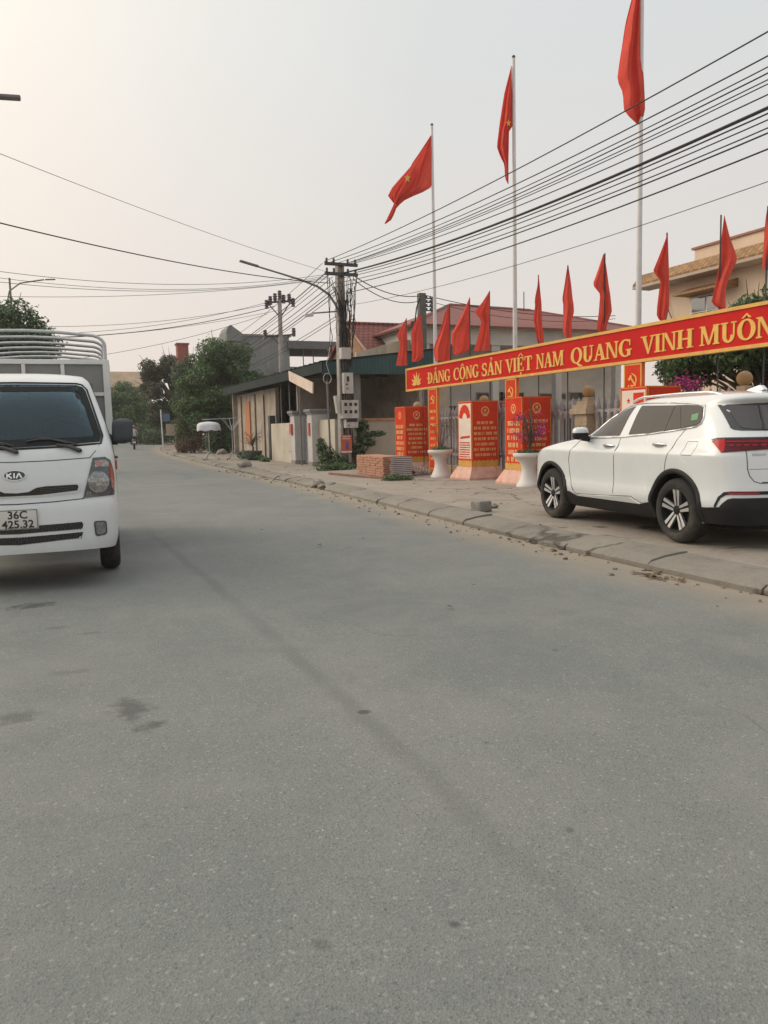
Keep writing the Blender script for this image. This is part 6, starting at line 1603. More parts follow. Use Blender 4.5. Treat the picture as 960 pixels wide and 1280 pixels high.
mb = MB(); mb.cbox((9.22, PYY - .2, 2.3), (.12, .2, .6), .01, 0, 0, R(-8)); mb.build('side_box', BOXGREY, up, world=True)
# poster
t = thing('poster', 'small red printed poster tied to the utility pole', 'poster', (9.48, PYY - .3, 1.0))
mb = MB(); B(mb, 9.30, 9.68, PYY - .30, PYY - .28, .66, 1.26); mb.build('sheet', POSTER, t, world=True)
mb = MB(); fn = face_near(9.30, PYY - .3, .66); rr = random.Random(2)
mb.prism(rc(.0, .0, .38, .05), fn, 0, .003); wordrow(mb, fn, .06, .32, .53, .045, rnd=rr); wordrow(mb, fn, .05, .33, .46, .035, rnd=rr); mb.build('print', CREAMP, t, world=True)
mb = MB(); mb.prism([(.14, .1), (.26, .1), (.28, .22), (.24, .36), (.18, .38), (.14, .3)], fn, 0, .004); mb.build('figure', mat('poster_violet', (.12, .08, .2), .6), t, world=True)
# hanging service cables on the pole
mb = MB()
for k in range(13):
    xs = 9.05 + k * .082; xe = 9.62 + random.uniform(-.1, .16); pts = []
    zt, zb_ = 6.6 - random.uniform(0, .5), 4.2 - random.uniform(0, .8)
    for i in range(9):
        t_ = i / 8; pts.append((xs + (xe - xs) * t_ ** .7 + random.uniform(-.03, .03), PYY - .2 - .1 * math.sin(t_ * PI) - random.uniform(0, .05), zt + (zb_ - zt) * t_))
    mb.tube(pts, .012, 5)
for k in range(9):
    sx_ = random.choice((-1, 1)); cx_ = 9.52 + sx_ * random.uniform(.12, .34); cz_ = random.uniform(4.4, 6.3); rr_ = random.uniform(.10, .26)
    mb.tube([(cx_ + rr_ * .5 * math.cos(a) * (1 + .2 * math.sin(3 * a)), PYY - .2 - .05 * math.sin(a), cz_ + rr_ * 1.6 * math.sin(a)) for a in [2 * PI * i / 14 for i in range(15)]], .011, 5)
for xs, xe, z0_, z1_ in ((8.98, 9.1, 6.6, 3.7), (9.05, 9.02, 6.5, 3.4), (9.9, 9.72, 6.6, 3.9), (10.05, 9.78, 6.6, 3.6), (9.82, 9.70, 6.6, 2.6)):
    mb.tube([(xs + (xe - xs) * (i / 10) ** .6 + random.uniform(-.035, .035), PYY - .25, z0_ + (z1_ - z0_) * i / 10) for i in range(11)], .013, 5)
for k in range(10):
    xs = 9.40 + random.uniform(0, .26); pts = [(xs + random.uniform(-.04, .04), PYY - .17 - random.uniform(0, .06), 5.8 - i * .5) for i in range(11)]; mb.tube(pts, .012, 5)
mb.build('service_cables', CABLE, up, world=True)
# lamp arm and camera arm belong to the pole
la = bpy.data.objects.new('lamp_arm', None); COL.objects.link(la); la.parent = up
mb = MB(); pts = [(9.38, PYY - .2, 5.3), (9.28, PYY - .2, 5.62), (9.05, PYY - .2, 5.95), (8.65, PYY - .2, 6.2), (8.1, PYY - .2, 6.38), (7.4, PYY - .2, 6.55), (6.6, PYY - .2, 6.74)]; mb.tube(pts, [.045, .045, .042, .04, .035, .03, .028], 8); mb.build('arm_tube', LAMPGREY, la, world=True, smooth=60)
mb = MB(); mb.cbox((6.36, PYY - .2, 6.805), (.62, .16, .06), .025, 0, 0, R(13)); mb.build('lamp_head', LAMPGREY, la, world=True, smooth=40)
mb = MB(); mb.tube([(9.38, PYY - .2, 5.42), (8.45, PYY - .2, 5.32)], .025, 8); mb.build('camera_bracket', LAMPGREY, up, world=True)
mb = MB(); mb.cbox((8.32, PYY - .2, 5.25), (.30, .10, .10), .015, 0, 0, R(-8)); mb.build('camera', mat('camera_white', (.55, .54, .53), .4), up, world=True)
# thin steel conduit with looped wire
t = thing('conduit_pole', 'thin grey steel pole topped by a loop of wire, beside the utility pole', 'pole', (9.08, 26.0, ZS))
mb = MB(); mb.cyl((9.08, 26.0, ZS), (9.02, 26.0, 3.12), .035, 8); mb.build('tube', LAMPGREY, t, world=True, smooth=60)
mb = MB(); mb.tube([(9.02 + .14 * math.cos(a), 25.95, 3.2 + .17 * math.sin(a)) for a in [2 * PI * i / 18 for i in range(18)]], .012, 5, closed=True); mb.tube([(9.1, 25.95, 3.36), (9.0, 25.95, 3.7), (9.12, 25.95, 4.1), (9.2, 25.95, 4.5)], .01, 5); mb.build('wire_loop', mat('pale_wire', (.45, .45, .45), .6), t, world=True)
# second power pole with insulators
t = thing('power_pole', 'slim concrete power pole with clustered insulators behind the shed roof', 'utility pole', (11.4, 40, .2))
mb = MB(); mb.tube([(11.4, 40, .2), (11.45, 40, 8.2)], [.17, .10], 10); mb.build('shaft', POLECONC, t, world=True, smooth=60)
mb = MB(); mb.tube([(10.75, 40, 7.95), (12.15, 40, 8.1)], .05, 6); mb.tube([(10.85, 40, 7.9), (11.4, 40, 7.3)], .03, 5); mb.tube([(12.0, 40, 8.0), (11.45, 40, 7.2)], .03, 5); mb.tube([(10.6, 40, 6.25), (12.15, 40, 6.4)], .04, 6); mb.tube([(10.9, 40, 6.28), (11.4, 40, 5.85)], .025, 5); mb.tube([(11.9, 40, 6.35), (11.45, 40, 5.85)], .025, 5); mb.build('crossarm', DARKMET, t, world=True)
for x, z in ((10.75, 7.8), (10.95, 8.0), (11.2, 8.15), (11.65, 8.1), (11.95, 8.15), (12.15, 7.95), (10.62, 6.3), (12.13, 6.45), (11.45, 8.3)):
    mb = MB(); mb.lathe([(.05, -.16), (.11, -.14), (.08, -.05), (.125, 0), (.08, .06), (.125, .12), (.08, .18), (.11, .25), (.001, .3)], (x, 39.95, z), 8); mb.build('insulator', mat('insulator_violet', (.09, .06, .07), .3, .2, 8), t, world=True, smooth=50)
# dark short pole at the office corner
t = thing('power_pole', 'dark square concrete pole with an insulator rack at the left corner of the office', 'utility pole', (15.1, 31, ZS))
mb = MB(); B(mb, 14.98, 15.28, 30.9, 31.15, ZS, 7.15); mb.build('shaft', mat('dark_concrete', (.12, .115, .11), .9, .25, 4), t, world=True)
mb = MB()
for k in range(4): B(mb, 15.28, 15.62, 30.95, 31.05, 6.42 + k * .17, 6.46 + k * .17); mb.cyl((15.35, 30.98, 6.42 + k * .17), (15.35, 30.98, 6.54 + k * .17), .035, 6); mb.cyl((15.52, 30.98, 6.42 + k * .17), (15.52, 30.98, 6.54 + k * .17), .035, 6)
B(mb, 15.60, 15.64, 30.9, 31.1, 6.4, 7.0); mb.build('insulator_rack', DARKMET, t, world=True)
mb = MB(); mb.tube([(14.95, 30.85, 6.9), (14.8, 30.85, 6.5), (14.7, 30.85, 5.8), (14.72, 30.85, 4.8)], .03, 5); mb.tube([(14.95, 30.85, 6.2), (14.86, 30.85, 6.0), (14.9, 30.85, 5.7)], .06, 6); mb.build('service_cables', CABLE, t, world=True)
# street lamps on the left verge
def street_lamp(x, y, z0, h, arm, lab):
    t = thing('street_lamp', lab, 'street lamp', (x, y, z0), group='street lamps on the left verge')
    mb = MB(); mb.tube([(x, y, z0), (x, y, z0 + h)], [.08, .05], 10); mb.build('pole', LAMPGREY, t, world=True, smooth=60)
    mb = MB(); pts = [(x + (-.2 if arm > 1.8 else 0), y, z0 + h * .86), (x - .05, y, z0 + h * .93), (x + arm * .25, y, z0 + h * .975), (x + arm * .6, y, z0 + h * .99), (x + arm * .85, y, z0 + h)]; mb.tube(pts, .035, 8); mb.build('arm', LAMPGREY, t, world=True, smooth=60)
    mb = MB(); mb.cbox((x + arm, y, z0 + h + .02), (.50, .15, .055), .025, 0, 0, R(-4)); mb.build('lamp_head', LAMPGREY, t, world=True, smooth=40)
street_lamp(-2.35, 14, 0, 6.62, 2.08, 'street lamp whose grey lamp head reaches in at the upper left edge')
street_lamp(-1.15, 45, .1, 9.35, 1.9, 'curved-arm street lamp rising above the dark tree at the left edge')
street_lamp(-2.0, 58, .3, 8.3, 2.9, 'distant street lamp head showing just above the truck hoops')
# ------------------------------------------------------------------ overhead cables
def cable(p0, p1, sag, r, lab, group, n=28):
    r *= .8
    mb = MB(); a, b = Vector(p0), Vector(p1)
    pts = [a.lerp(b, i / n) - Vector((0, 0, 4 * sag * (i / n) * (1 - i / n))) for i in range(n + 1)]
    mb.tube(pts, r, 5); o = mb.build('overhead_cable', CABLE, None, origin=tuple(a), smooth=70)
    tag(o, lab, 'cable', group); return o
ordn = ['topmost', 'second', 'third', 'fourth', 'fifth', 'sixth', 'seventh', 'eighth', 'ninth', 'tenth', 'eleventh', 'twelfth', 'thirteenth', 'lowest']
right = [(8.95, 7.05, 6.44, .014), (9.2, 7.05, 6.27, .014), (9.4, 7.02, 6.23, .012), (9.5, 6.95, 6.20, .014), (9.8, 7.05, 6.26, .012), (9.9, 7.05, 6.25, .012), (10.0, 7.05, 6.15, .014), (9.6, 6.70, 5.78, .034), (9.5, 6.6, 5.66, .016), (9.4, 6.50, 5.53, .013), (9.3, 6.35, 5.38, .013), (9.2, 6.2, 5.27, .016), (9.2, 5.95, 5.06, .016), (9.5, 5.6, 4.74, .008)]
for i, (x, zp, z8, r) in enumerate(right):
    # parabola through the pole head and the measured height beside the camera, lowest at mid-span
    L = 34.0; t8 = (25.8 - 8.35) / L; sag = (zp - z8) / (4 * t8 * (1 - t8))
    cable((x, 25.7, zp), (x, 25.7 - L, zp), sag, r, ordn[i] + ' cable from the top in the bundle crossing the three tall flagpoles' if i < 13 else 'thin lowest cable of the bundle crossing the three tall flagpoles', 'cables along the pavement towards the right')
for i, (x, z, xe, ze, sag, r) in enumerate(((8.95, 7.03, 9.6, 6.9, .7, .012), (9.05, 6.72, 9.8, 6.5, .7, .022), (9.2, 6.7, 10.0, 6.3, .6, .014), (9.3, 6.6, 10.2, 6.1, .5, .014), (9.4, 6.45, 10.3, 5.9, .5, .018), (9.45, 6.3, 10.3, 5.7, .5, .014), (9.4, 6.15, 10.4, 5.5, .5, .022), (9.4, 6.0, 10.4, 5.3, .4, .014), (9.4, 5.3, 10.4, 4.9, .4, .014), (9.4, 5.2, 10.2, 4.8, .5, .014))):
    cable((x, 25.9, z), (xe, 62, ze), sag, r, ordn[i] + ' cable from the top running from the utility pole down towards the large tree', 'cables running on beyond the utility pole')
for i, (x, z, xe, ye, ze, sag, r) in enumerate(((10.75, 7.85, -3, 42, 6.75, .5, .013), (10.9, 8.0, -3, 42, 6.35, .6, .013), (11.2, 7.8, -3, 42, 6.2, .6, .022), (11.4, 7.6, -3, 42, 6.0, .4, .012), (10.8, 7.4, -2, 44, 5.0, .5, .013))):
    cable((x, 40, z), (xe, ye, ze), sag, r, ordn[i] + ' cable from the top between the slim power pole and the left verge', 'cables crossing from the power pole to the left verge')
for i, (z, xe, ye, ze, sag, r, lab) in enumerate(((6.35, -2.4, 14, 5.15, .25, .016, 'dark sagging cable from the utility pole to the left edge'), (6.7, -2.35, 14, 6.45, .15, .007, 'thin pale cable rising from the utility pole to the upper left'),
        (6.65, -3, 22, 5.75, .5, .009, 'upper thin cable crossing the road to the left edge'), (6.6, -3, 22, 5.6, .55, .008, 'middle thin cable crossing the road to the left edge'), (6.55, -3, 22, 5.45, .5, .009, 'lower thin cable crossing the road to the left edge'), (6.5, -3, 24, 5.2, .3, .008, 'lowest level cable crossing the road to the left edge'))):
    cable((9.1, 25.7, z), (xe, ye, ze), sag, r, lab, 'cables crossing the road to the left')
cable((10.05, 25.7, 6.6), (15.1, 31, 7.05), .25, .022, 'upper thick cable from the utility pole to the dark pole at the office corner', 'cables to the office pole')
cable((10.0, 25.7, 6.5), (15.1, 31, 6.85), .35, .020, 'lower thick cable from the utility pole to the dark pole at the office corner', 'cables to the office pole')
cable((15.15, 31, 7.1), (27, 33, 6.9), .35, .022, 'upper cable running right from the dark pole past the red roof', 'cables past the office roof')
cable((15.15, 31, 6.9), (27, 33, 6.75), .45, .016, 'lower cable running right from the dark pole past the red roof', 'cables past the office roof')
for i, (z0_, z1_) in enumerate(((6.3, 7.6), (5.9, 7.0), (5.6, 6.4))):
    cable((9.7, 26, z0_), (15.0, 42, z1_), .3, .008, ['upper', 'middle', 'lower'][i] + ' faint thin cable right of the utility pole above the tiled roof', 'thin cables behind the utility pole')
# ------------------------------------------------------------------ things on the pavement
# stack of clay roof tiles, each its own
TCLAY = mat('clay_tile', (.47, .24, .155), .85, .18, 5, bump=.2, dirt=(.38, .26, .2), dirt_amt=.5, dirt_scale=6)
TC2 = mat('clay_tile_pale', (.50, .31, .22), .85, .18, 5, bump=.2)
proto = None
ang = math.atan2(22.6 - 20.1, 8.80 - 8.56)
for L in range(8):
    for k in range(11):
        yy = 20.30 + k * .222 + random.uniform(-.008, .008); xx = 8.92 + (yy - 20.1) * .06 + random.uniform(-.012, .012); z = ZS + .005 + L * .071
        if proto is None:
            mb = MB(); mb.box(-.34, .34, -.104, .104, 0, .064, .008); mb.box(-.344, -.34, -.06, .06, .018, .046); proto = mb.build('clay_tile', TCLAY); o = proto
        else:
            o = proto.copy(); COL.objects.link(o)
        o.location = (xx, yy, z); o.rotation_euler = (0, 0, R(-3.4) + random.uniform(-.012, .012))
        tag(o, 'orange clay roof tile in the low stack on the pavement right of the utility pole', 'roof tile', 'stacked clay roof tiles')
pr2 = None
for L in range(11):
    if pr2 is None:
        mb = MB(); mb.box(-.27, .27, -.13, .13, 0, .030, .004); pr2 = mb.build('flat_tile', TILEPALE); o = pr2
        mb = MB(); mb.box(-.30, .30, -.11, .14, .0301, .049, .004); mb.build('dark_backing', TILEEND, pr2)
    else: o = copy_tree(pr2)
    o.location = (9.0 + random.uniform(-.02, .02), 19.93 + random.uniform(-.015, .015), ZS + .004 + L * .052); o.rotation_euler = (0, 0, R(-3) + random.uniform(-.04, .04))
    tag(o, 'pale flat tile with dark backing, stacked at the near end of the clay tiles', 'floor tile', 'stacked pale tiles')
# long timber lying on the pavement
mb = MB(); mb.cbox((8.05, 20.9, ZS + .035), (.07, 3.6, .06), .008, R(6)); o = mb.build('plank', mat('red_timber', (.24, .12, .085), .85, .25, 5), None, origin=(8.05, 20.9, ZS)); tag(o, 'long reddish plank lying on the pavement in front of the tile stack', 'plank')
# broken corrugated sheets
def sheet(lab, c, w, l, rz, rx, ry):
    m = Matrix.Translation(c) @ Matrix.Rotation(rz, 4, 'Z') @ Matrix.Rotation(rx, 4, 'X') @ Matrix.Rotation(ry, 4, 'Y'); mb = MB()
    for off, fl in ((0, 0), (-.008, 1)):
        mb.grid([[m @ Vector((-w / 2 + w * i / 40, -l / 2 + l * j / 4 + (.03 * random.random() if j in (0, 4) else 0), .018 * math.sin(i * 1.25) + off)) for j in range(5)] for i in range(41)], fl)
    o = mb.build('roofing_sheet', FIBRO, None, origin=c, smooth=50); tag(o, lab, 'roofing sheet', 'broken roofing sheets'); return o
sheet('broken corrugated roofing sheet leaning in front of the farthest display pillar', (9.32, 20.6, .36), .62, .95, R(15), R(8), R(34))
sheet('second corrugated roofing sheet lying flatter by the small planter', (9.98, 20.75, .28), .7, .8, R(-25), R(4), R(20))
for i, (x, y, s) in enumerate(((9.0, 20.0, .16), (9.3, 20.9, .2), (9.75, 20.3, .14), (10.1, 20.2, .13), (9.55, 20.1, .1))):
    mb = MB(); mb.cbox((x, y, ZS + s * .4), (s * 1.5, s, s * .8), s * .12, i * 1.1, .2, .1)
    o = mb.build('rubble_block', CONC, None, origin=(x, y, ZS)); tag(o, 'grey rubble lump under the broken roofing sheets', 'rubble', 'rubble under the sheets')
# concrete block and stones at the kerb
mb = MB(); g = []
mb.box(-.15, .15, -.10, .10, 0, .17, .02); bmesh.ops.subdivide_edges(mb.bm, edges=list(mb.bm.edges), cuts=3, use_grid_fill=True)
for v in mb.bm.verts: v.co += Vector((1, 1, .6)) * noise.noise(v.co * 14) * .012; v.co.x *= 1 - v.co.z * .5
o = mb.build('concrete_block', mat('block_concrete', (.26, .24, .215), .95, .3, 6, bump=.6, bscale=30, dirt=(.12, .11, .1), dirt_amt=.6, dirt_scale=6), smooth=40); o.location = (6.22, 10.75, ZS + .002); o.rotation_euler = (0, 0, R(20)); tag(o, 'grey concrete block lying alone on the pavement edge', 'block')
def stone(x, y, z, s, lab, name='stone', cat='stone'):
    mb = MB(); mb.sphere((0, 0, 0), s, 8, .6)
    for v in mb.bm.verts: v.co += v.co.normalized() * noise.noise(v.co * (2.2 / s) + Vector((x, y, 0))) * s * .4
    o = mb.build(name, MATS['block_concrete'], smooth=50); o.location = (x, y, z + s * .35); tag(o, lab, cat); return o
stone(6.68, 11.15, ZS, .075, 'small pebble-like stone just behind the concrete block')
stone(6.86, 29.5, zg(29.5) + ZS, .26, 'grey boulder on the pavement before the bonsai pot')
stone(8.9, 43.6, zg(43) + ZS, .28, 'pale stone by the corner of the shed wall')
for i, (x, y, s) in enumerate(((6.25, 18.9, .16), (6.45, 18.5, .12), (6.1, 18.2, .10))): stone(x, y, zg(y) + .05, s, 'dark lump of broken kerb beside the road edge', 'kerb_rubble', 'rubble')['group'] = 'broken kerb lumps'
# drying racks
def rack(x, y, lab, cloth_on):
    z = zg(y) + ZS; t = thing('drying_rack', lab, 'drying rack', (x, y, z), R(20), group='folding drying racks')
    mb = MB(); mb.cyl((0, 0, .25), (0, 0, 1.6), .02, 8); mb.build('mast', STEEL, t)
    for k in range(3):
        a = R(80 + 120 * k); mb = MB(); mb.tube([(0, 0, .42), (.42 * math.cos(a), .42 * math.sin(a), .03)], .018, 6); l_ = mb.build('leg', STEEL, t)
        mb = MB(); mb.sphere((.42 * math.cos(a), .42 * math.sin(a), .03), .032, 6); mb.build('foot', RUBBER, l_)
    for k in range(6):
        a = R(60 * k + 10); mb = MB(); mb.tube([(0, 0, 1.30), (.46 * math.cos(a), .46 * math.sin(a), 1.36 if cloth_on else 1.9)], .012, 5); mb.build('arm', mat('red_rack_arm', (.4, .08, .06), .5) if cloth_on else STEEL, t)
    return t
rk = rack(7.02, 37.2, 'drying rack on a tripod with a white cloth spread over it, beside the road', True)
mb = MB(); g = []
for i in range(25):
    a = 2 * PI * i / 24; row = []
    for j in range(9):
        r_ = [.01, .15, .30, .42, .50, .53, .54, .55, .55][j]; zz = [1.78, 1.77, 1.75, 1.72, 1.66, 1.58, 1.5, 1.42, 1.36][j]
        f_ = 1 + .06 * math.sin(5 * a + j * .3) * (j / 8); row.append((7.02 + r_ * f_ * math.cos(a), 37.2 + r_ * f_ * math.sin(a), zg(37.2) + ZS + zz + .03 * math.sin(7 * a) * (j > 4)))
    g.append(row)
mb.grid(g); o = mb.build('white_cloth', CLOTHW, None, origin=(7.02, 37.2, 1.6), smooth=60); tag(o, 'white cloth draped over the tripod drying rack', 'cloth')
rack(8.05, 36.9, 'bare drying rack with upright arms in front of the old plaster wall', False)
mb = MB(); mb.tube([(6.75, 37.25, 2.06), (8.5, 36.9, 2.12)], .014, 6); o = mb.build('pole_rail', STEEL, None, origin=(7.6, 37, 2.1)); tag(o, 'thin steel rail laid across the two drying racks', 'rail')
# bonsai pot
t = thing('bonsai', 'small bare bonsai in a dark green pot before the shed wall', 'bonsai', (8.65, 35.6, zg(35.6) + ZS))
mb = MB(); mb.lathe([(.20, 0), (.24, .05), (.40, .18), (.46, .36), (.46, .42), (.42, .42), (.40, .36), (.001, .36)], n=24); mb.build('pot', POTGREEN, t, smooth=50)
mb = MB(); mb.tube([(0, 0, .34), (.06, 0, .55), (-.02, .03, .75), (.1, 0, .95)], [.05, .045, .035, .02], 7)
tips = []
for k in range(26):
    a = random.uniform(0, 6.28); e = (random.uniform(.1, .5) * math.cos(a), random.uniform(.1, .5) * math.sin(a), random.uniform(.8, 1.25)); mb.tube([(.03, 0, .6 + random.random() * .3), (e[0] * .5, e[1] * .5, e[2] - .08), e], [.014, .009, .004], 4); tips += [(e[0] + random.gauss(0, .05), e[1] + random.gauss(0, .05), e[2] + random.gauss(0, .04)) for q in range(9)]
mb.build('trunk', BARK, t, smooth=60); leaf_mesh('foliage', tips, [(0, 0, 1)] * len(tips), .06, DRYBUSH, t, aspect=.3)
# sign pole at the bend
zs_ = zg(58) + .05
t = thing('sign_pole', 'white pole with a small blue sign and a pale board at the bend', 'sign', (7.7, 58, zs_))
mb = MB(); mb.cyl((0, 0, 0), (-.05, 0, 2.78), .05, 8); mb.build('pole', POLEW, t, smooth=60)
mb = MB(); mb.box(.06, .55, -.02, .02, 1.95, 2.5); mb.build('blue_sign', BLUESIGN, t)
mb = MB(); mb.box(.25, .95, -.02, .02, .95, 1.75); mb.mi = 0; mb.cyl((.9, 0, 0), (.9, 0, 1.0), .03, 6); mb.build('pale_board', mat('faded_board', (.42, .34, .26), .7, .1, 3), t)

# ------------------------------------------------------------------ motorbike and rider, seen from behind
mx, my, mz = 6.02, 61.0, zg(61)
mbk = thing('motorbike', 'dark scooter ridden away down the road beside the truck mirror', 'motorbike', (mx, my, mz), R(-4))
for y in (-.42, .78):
    w_ = bpy.data.objects.new('wheel', None); COL.objects.link(w_); w_.parent = mbk; w_.location = (0, y, .27)
    mb = MB(); mb.lathe([(.19, -.045), (.25, -.055), (.27, -.02), (.27, .02), (.25, .055), (.19, .045)], n=20, axis='X'); mb.build('tyre', RUBBER, w_, smooth=50)
    mb = MB(); mb.lathe([(.19, -.03), (.06, -.04), (.001, -.04)], n=16, axis='X'); mb.lathe([(.001, .04), (.06, .04), (.19, .03)], n=16, axis='X'); mb.build('rim', DARKMET, w_, smooth=50)
mb = MB(); g = []
for y, w_, z0_, z1_ in ((-.72, .06, .62, .76), (-.6, .13, .50, .80), (-.2, .16, .38, .78), (.15, .15, .30, .62), (.3, .15, .26, .42), (.5, .16, .28, .55), (.58, .17, .34, .95), (.66, .10, .5, 1.0)):
    g.append([(w_ * math.cos(a), y, (z0_ + z1_) / 2 + (z1_ - z0_) / 2 * math.sin(a)) for a in [2 * PI * i / 14 for i in range(15)]])
mb.grid(g); mb.face(g[0][:-1]); mb.face(g[-1][:-1]); mb.build('body', mat('bike_dark', (.03, .032, .04), .3, .2, 6, coat=.5), mbk, smooth=50)
mb = MB(); mb.cbox((0, -.28, .81), (.26, .78, .07), .03); mb.build('seat', BLACKPL, mbk, smooth=40)
mb = MB(); mb.tube([(-.34, .42, 1.02), (-.12, .58, 1.06), (.12, .58, 1.06), (.34, .42, 1.02)], .018, 6); mb.tube([(0, .58, 1.0), (0, .78, .3)], .03, 6); mb.build('handlebar', DARKMET, mbk)
for s in (-1, 1):
    mb = MB(); mb.tube([(s * .25, .5, 1.05), (s * .32, .5, 1.2)], .01, 5); mb.cbox((s * .34, .5, 1.24), (.12, .02, .08), .01); mb.build('mirror', DARKMET, mbk)
mb = MB(); mb.cbox((0, -.74, .70), (.16, .03, .07), .01); mb.build('tail_lamp', REDLENS, mbk)
mb = MB(); mb.cbox((0, -.76, .52), (.17, .012, .13), .003, 0, R(-15)); mb.build('number_plate', mat('plate_white', (.6, .59, .56)), mbk)
mb = MB(); mb.tube([(0, -.55, .56), (0, -.78, .42), (0, -.80, .34)], [.05, .06, .05], 6); mb.build('mudguard', BLACKPL, mbk)
mb = MB(); mb.cyl((.17, -.55, .3), (.15, -.05, .26), .05, 8); mb.build('exhaust', STEEL, mbk)
# the rider: one continuous body
rd = thing('person', 'rider in a pale shirt and red helmet sitting on the scooter', 'person', (mx, my, mz), R(-4))
verts = [((0, -.18, .93), .155), ((0, -.16, 1.10), .15), ((0, -.12, 1.28), .17), ((0, -.10, 1.40), .12), ((0, -.09, 1.48), .06), ((0, -.06, 1.56), .085), ((0, -.05, 1.64), .09),
         ((-.19, -.10, 1.37), .065), ((-.29, .08, 1.18), .05), ((-.33, .36, 1.05), .04), ((-.33, .43, 1.03), .035),
         ((.19, -.10, 1.37), .065), ((.29, .08, 1.18), .05), ((.33, .36, 1.05), .04), ((.33, .43, 1.03), .035),
         ((-.12, -.08, .90), .10), ((-.23, .30, .80), .08), ((-.19, .22, .42), .055), ((-.19, .30, .36), .045),
         ((.12, -.08, .90), .10), ((.23, .30, .80), .08), ((.19, .22, .42), .055), ((.19, .30, .36), .045)]
edges = [(0, 1), (1, 2), (2, 3), (3, 4), (4, 5), (5, 6), (3, 7), (7, 8), (8, 9), (9, 10), (3, 11), (11, 12), (12, 13), (13, 14), (0, 15), (15, 16), (16, 17), (17, 18), (0, 19), (19, 20), (20, 21), (21, 22)]
me = bpy.data.meshes.new('body'); me.from_pydata([v for v, _ in verts], edges, [])
bo = bpy.data.objects.new('body', me); COL.objects.link(bo)
sk = bo.modifiers.new('s', 'SKIN'); su = bo.modifiers.new('u', 'SUBSURF'); su.levels = su.render_levels = 2
for i, (_, r_) in enumerate(verts): me.skin_vertices[0].data[i].radius = (r_, r_ * (.78 if i < 4 else 1))
me.skin_vertices[0].data[0].use_root = True
dg = bpy.context.evaluated_depsgraph_get(); nm = bpy.data.meshes.new_from_object(bo.evaluated_get(dg))
bpy.data.objects.remove(bo)
for m_ in (SHIRT, TROUSER, SKIN): nm.materials.append(m_)
for p in nm.polygons:
    c = p.center; p.use_smooth = True
    p.material_index = 1 if c.z < .97 else (2 if (c.z > 1.47 or (c.y > .1 and c.z < 1.17)) else 0)
nm.name = 'body'; bo = bpy.data.objects.new('body', nm); COL.objects.link(bo); bo.parent = rd
mb = MB(); mb.sphere((0, -.055, 1.645), .135, 12, 1.0); bmesh.ops.bisect_plane(mb.bm, geom=list(mb.bm.verts) + list(mb.bm.edges) + list(mb.bm.faces), plane_co=(0, -.05, 1.57), plane_no=(0, .35, -1), clear_outer=True)
mb.build('helmet', HELMET, rd, smooth=60)
# ------------------------------------------------------------------ camera, light, sky
HAZE = .0006
SUN_EL, SUN_AZ = R(27), R(-48)      # azimuth from +Y towards +X
sd = Vector((math.sin(SUN_AZ) * math.cos(SUN_EL), math.cos(SUN_AZ) * math.cos(SUN_EL), math.sin(SUN_EL)))
li = bpy.data.lights.new('sun', 'SUN'); li.energy = 1.3; li.angle = R(40); li.color = (1.0, .92, .82)
so = bpy.data.objects.new('sun', li); COL.objects.link(so); so.rotation_euler = sd.to_track_quat('Z', 'Y').to_euler()
w = bpy.data.worlds.new('World'); scene.world = w; w.use_nodes = True
nt = w.node_tree; N = nt.nodes; bg = N['Background']
sky = N.new('ShaderNodeTexSky'); sky.sky_type = 'NISHITA'; sky.sun_disc = False; sky.sun_elevation = SUN_EL; sky.sun_rotation = SUN_AZ
sky.dust_density = 6.0; sky.air_density = 1.5; sky.altitude = 0
tc = N.new('ShaderNodeTexCoord')
def W(t, **k):
    n = N.new(t)
    for a, b in k.items(): setattr(n, a, b)
    return n
nrm = W('ShaderNodeVectorMath', operation='NORMALIZE'); lk(nt, tc.outputs['Generated'], nrm.inputs[0])
dot = W('ShaderNodeVectorMath', operation='DOT_PRODUCT'); lk(nt, nrm.outputs[0], dot.inputs[0]); dot.inputs[1].default_value = sd
sep = N.new('ShaderNodeSeparateXYZ'); lk(nt, nrm.outputs[0], sep.inputs[0])
# haze: warm and bright towards the sun, cool grey away from it, paler and pinkish low down
cr = N.new('ShaderNodeValToRGB'); e = cr.color_ramp.elements
e[0].position = 0.0; e[0].color = (.53, .55, .555, 1); e[1].position = 1.0; e[1].color = (1.30, 1.08, .76, 1)
for p, c in ((.45, (.565, .58, .575, 1)), (.62, (.655, .645, .615, 1)), (.75, (.775, .725, .655, 1)), (.86, (.97, .87, .75, 1))):
    x = cr.color_ramp.elements.new(p); x.color = c
mp = N.new('ShaderNodeMapRange'); mp.inputs['From Min'].default_value = -.1; mp.inputs['From Max'].default_value = 1.0; lk(nt, dot.outputs['Value'], mp.inputs['Value']); lk(nt, mp.outputs['Result'], cr.inputs['Fac'])
lo = N.new('ShaderNodeMapRange'); lo.inputs['From Min'].default_value = .0; lo.inputs['From Max'].default_value = .42; lo.inputs['To Min'].default_value = .8; lo.inputs['To Max'].default_value = 0; lk(nt, sep.outputs[2], lo.inputs['Value'])
m1 = W('ShaderNodeMix', data_type='RGBA'); lk(nt, lo.outputs['Result'], m1.inputs['Factor']); lk(nt, cr.outputs['Color'], m1.inputs['A']); m1.inputs['B'].default_value = (.66, .56, .495, 1)
ze = N.new('ShaderNodeMapRange'); ze.inputs['From Min'].default_value = .5; ze.inputs['From Max'].default_value = 1.0; ze.inputs['To Min'].default_value = 1.0; ze.inputs['To Max'].default_value = 1.6; lk(nt, sep.outputs[2], ze.inputs['Value'])
m2 = W('ShaderNodeVectorMath', operation='SCALE'); lk(nt, m1.outputs['Result'], m2.inputs[0]); lk(nt, ze.outputs['Result'], m2.inputs['Scale'])
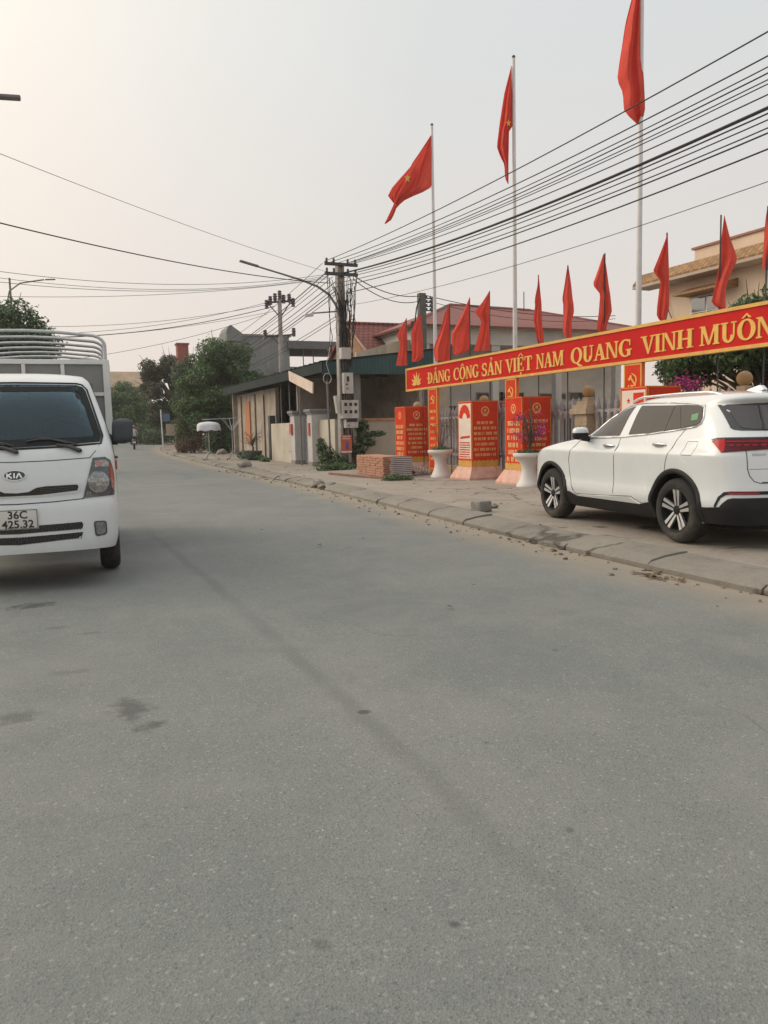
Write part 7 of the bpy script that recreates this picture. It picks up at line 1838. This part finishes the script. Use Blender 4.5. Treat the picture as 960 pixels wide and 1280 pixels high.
b2 = N.new('ShaderNodeBackground'); lk(nt, m2.outputs[0], b2.inputs['Color']); b2.inputs['Strength'].default_value = 1.4
lk(nt, sky.outputs[0], bg.inputs['Color']); bg.inputs['Strength'].default_value = .05
ad = N.new('ShaderNodeMixShader'); ad.inputs[0].default_value = .9; lk(nt, bg.outputs[0], ad.inputs[1]); lk(nt, b2.outputs[0], ad.inputs[2])
lk(nt, ad.outputs[0], N['World Output'].inputs['Surface'])

# hazy air
mb = MB(); mb.box(-301, 321, -61, 701, -1.1, 13.0)
hz = bpy.data.materials.new('haze'); hz.use_nodes = True; hn = hz.node_tree; hn.nodes.clear()
pv = hn.nodes.new('ShaderNodeVolumePrincipled'); pv.inputs['Color'].default_value = (.93, .92, .90, 1); pv.inputs['Density'].default_value = HAZE; pv.inputs['Anisotropy'].default_value = .3
ho = hn.nodes.new('ShaderNodeOutputMaterial'); hn.links.new(pv.outputs[0], ho.inputs['Volume'])
tag(mb.build('haze', hz), kind='stuff')
scene.cycles.volume_bounces = 1
cam = bpy.data.cameras.new('camera'); co = bpy.data.objects.new('camera', cam); COL.objects.link(co)
cam.sensor_fit = 'VERTICAL'; cam.sensor_height = 24; cam.lens = 24 * 988.3 / 1280; cam.clip_end = 2000; cam.clip_start = .05
P_, RL, BB = .10399, -.02254, R(23.0)
f0 = Vector((0, math.cos(P_), -math.sin(P_))); r0 = Vector((1, 0, 0)); u0 = r0.cross(f0)
rt = r0 * math.cos(RL) + u0 * math.sin(RL); upv = -r0 * math.sin(RL) + u0 * math.cos(RL)
rz = Matrix.Rotation(-BB, 3, 'Z')
rt, upv, fw = rz @ rt, rz @ upv, rz @ f0
mw = Matrix((rt, upv, -fw)).transposed().to_4x4(); mw.translation = (0, 0, 1.42); co.matrix_world = mw
scene.camera = co
scene.view_settings.view_transform = 'Standard'; scene.view_settings.look = 'None'; scene.view_settings.exposure = 0; scene.view_settings.gamma = 1
scene.view_settings.use_curve_mapping = False
scene.cycles.use_denoising = True
scene.cycles.max_bounces = 6; scene.cycles.diffuse_bounces = 3; scene.cycles.glossy_bounces = 3; scene.cycles.transmission_bounces = 2; scene.cycles.transparent_max_bounces = 4
scene.cycles.caustics_reflective = False; scene.cycles.caustics_refractive = False
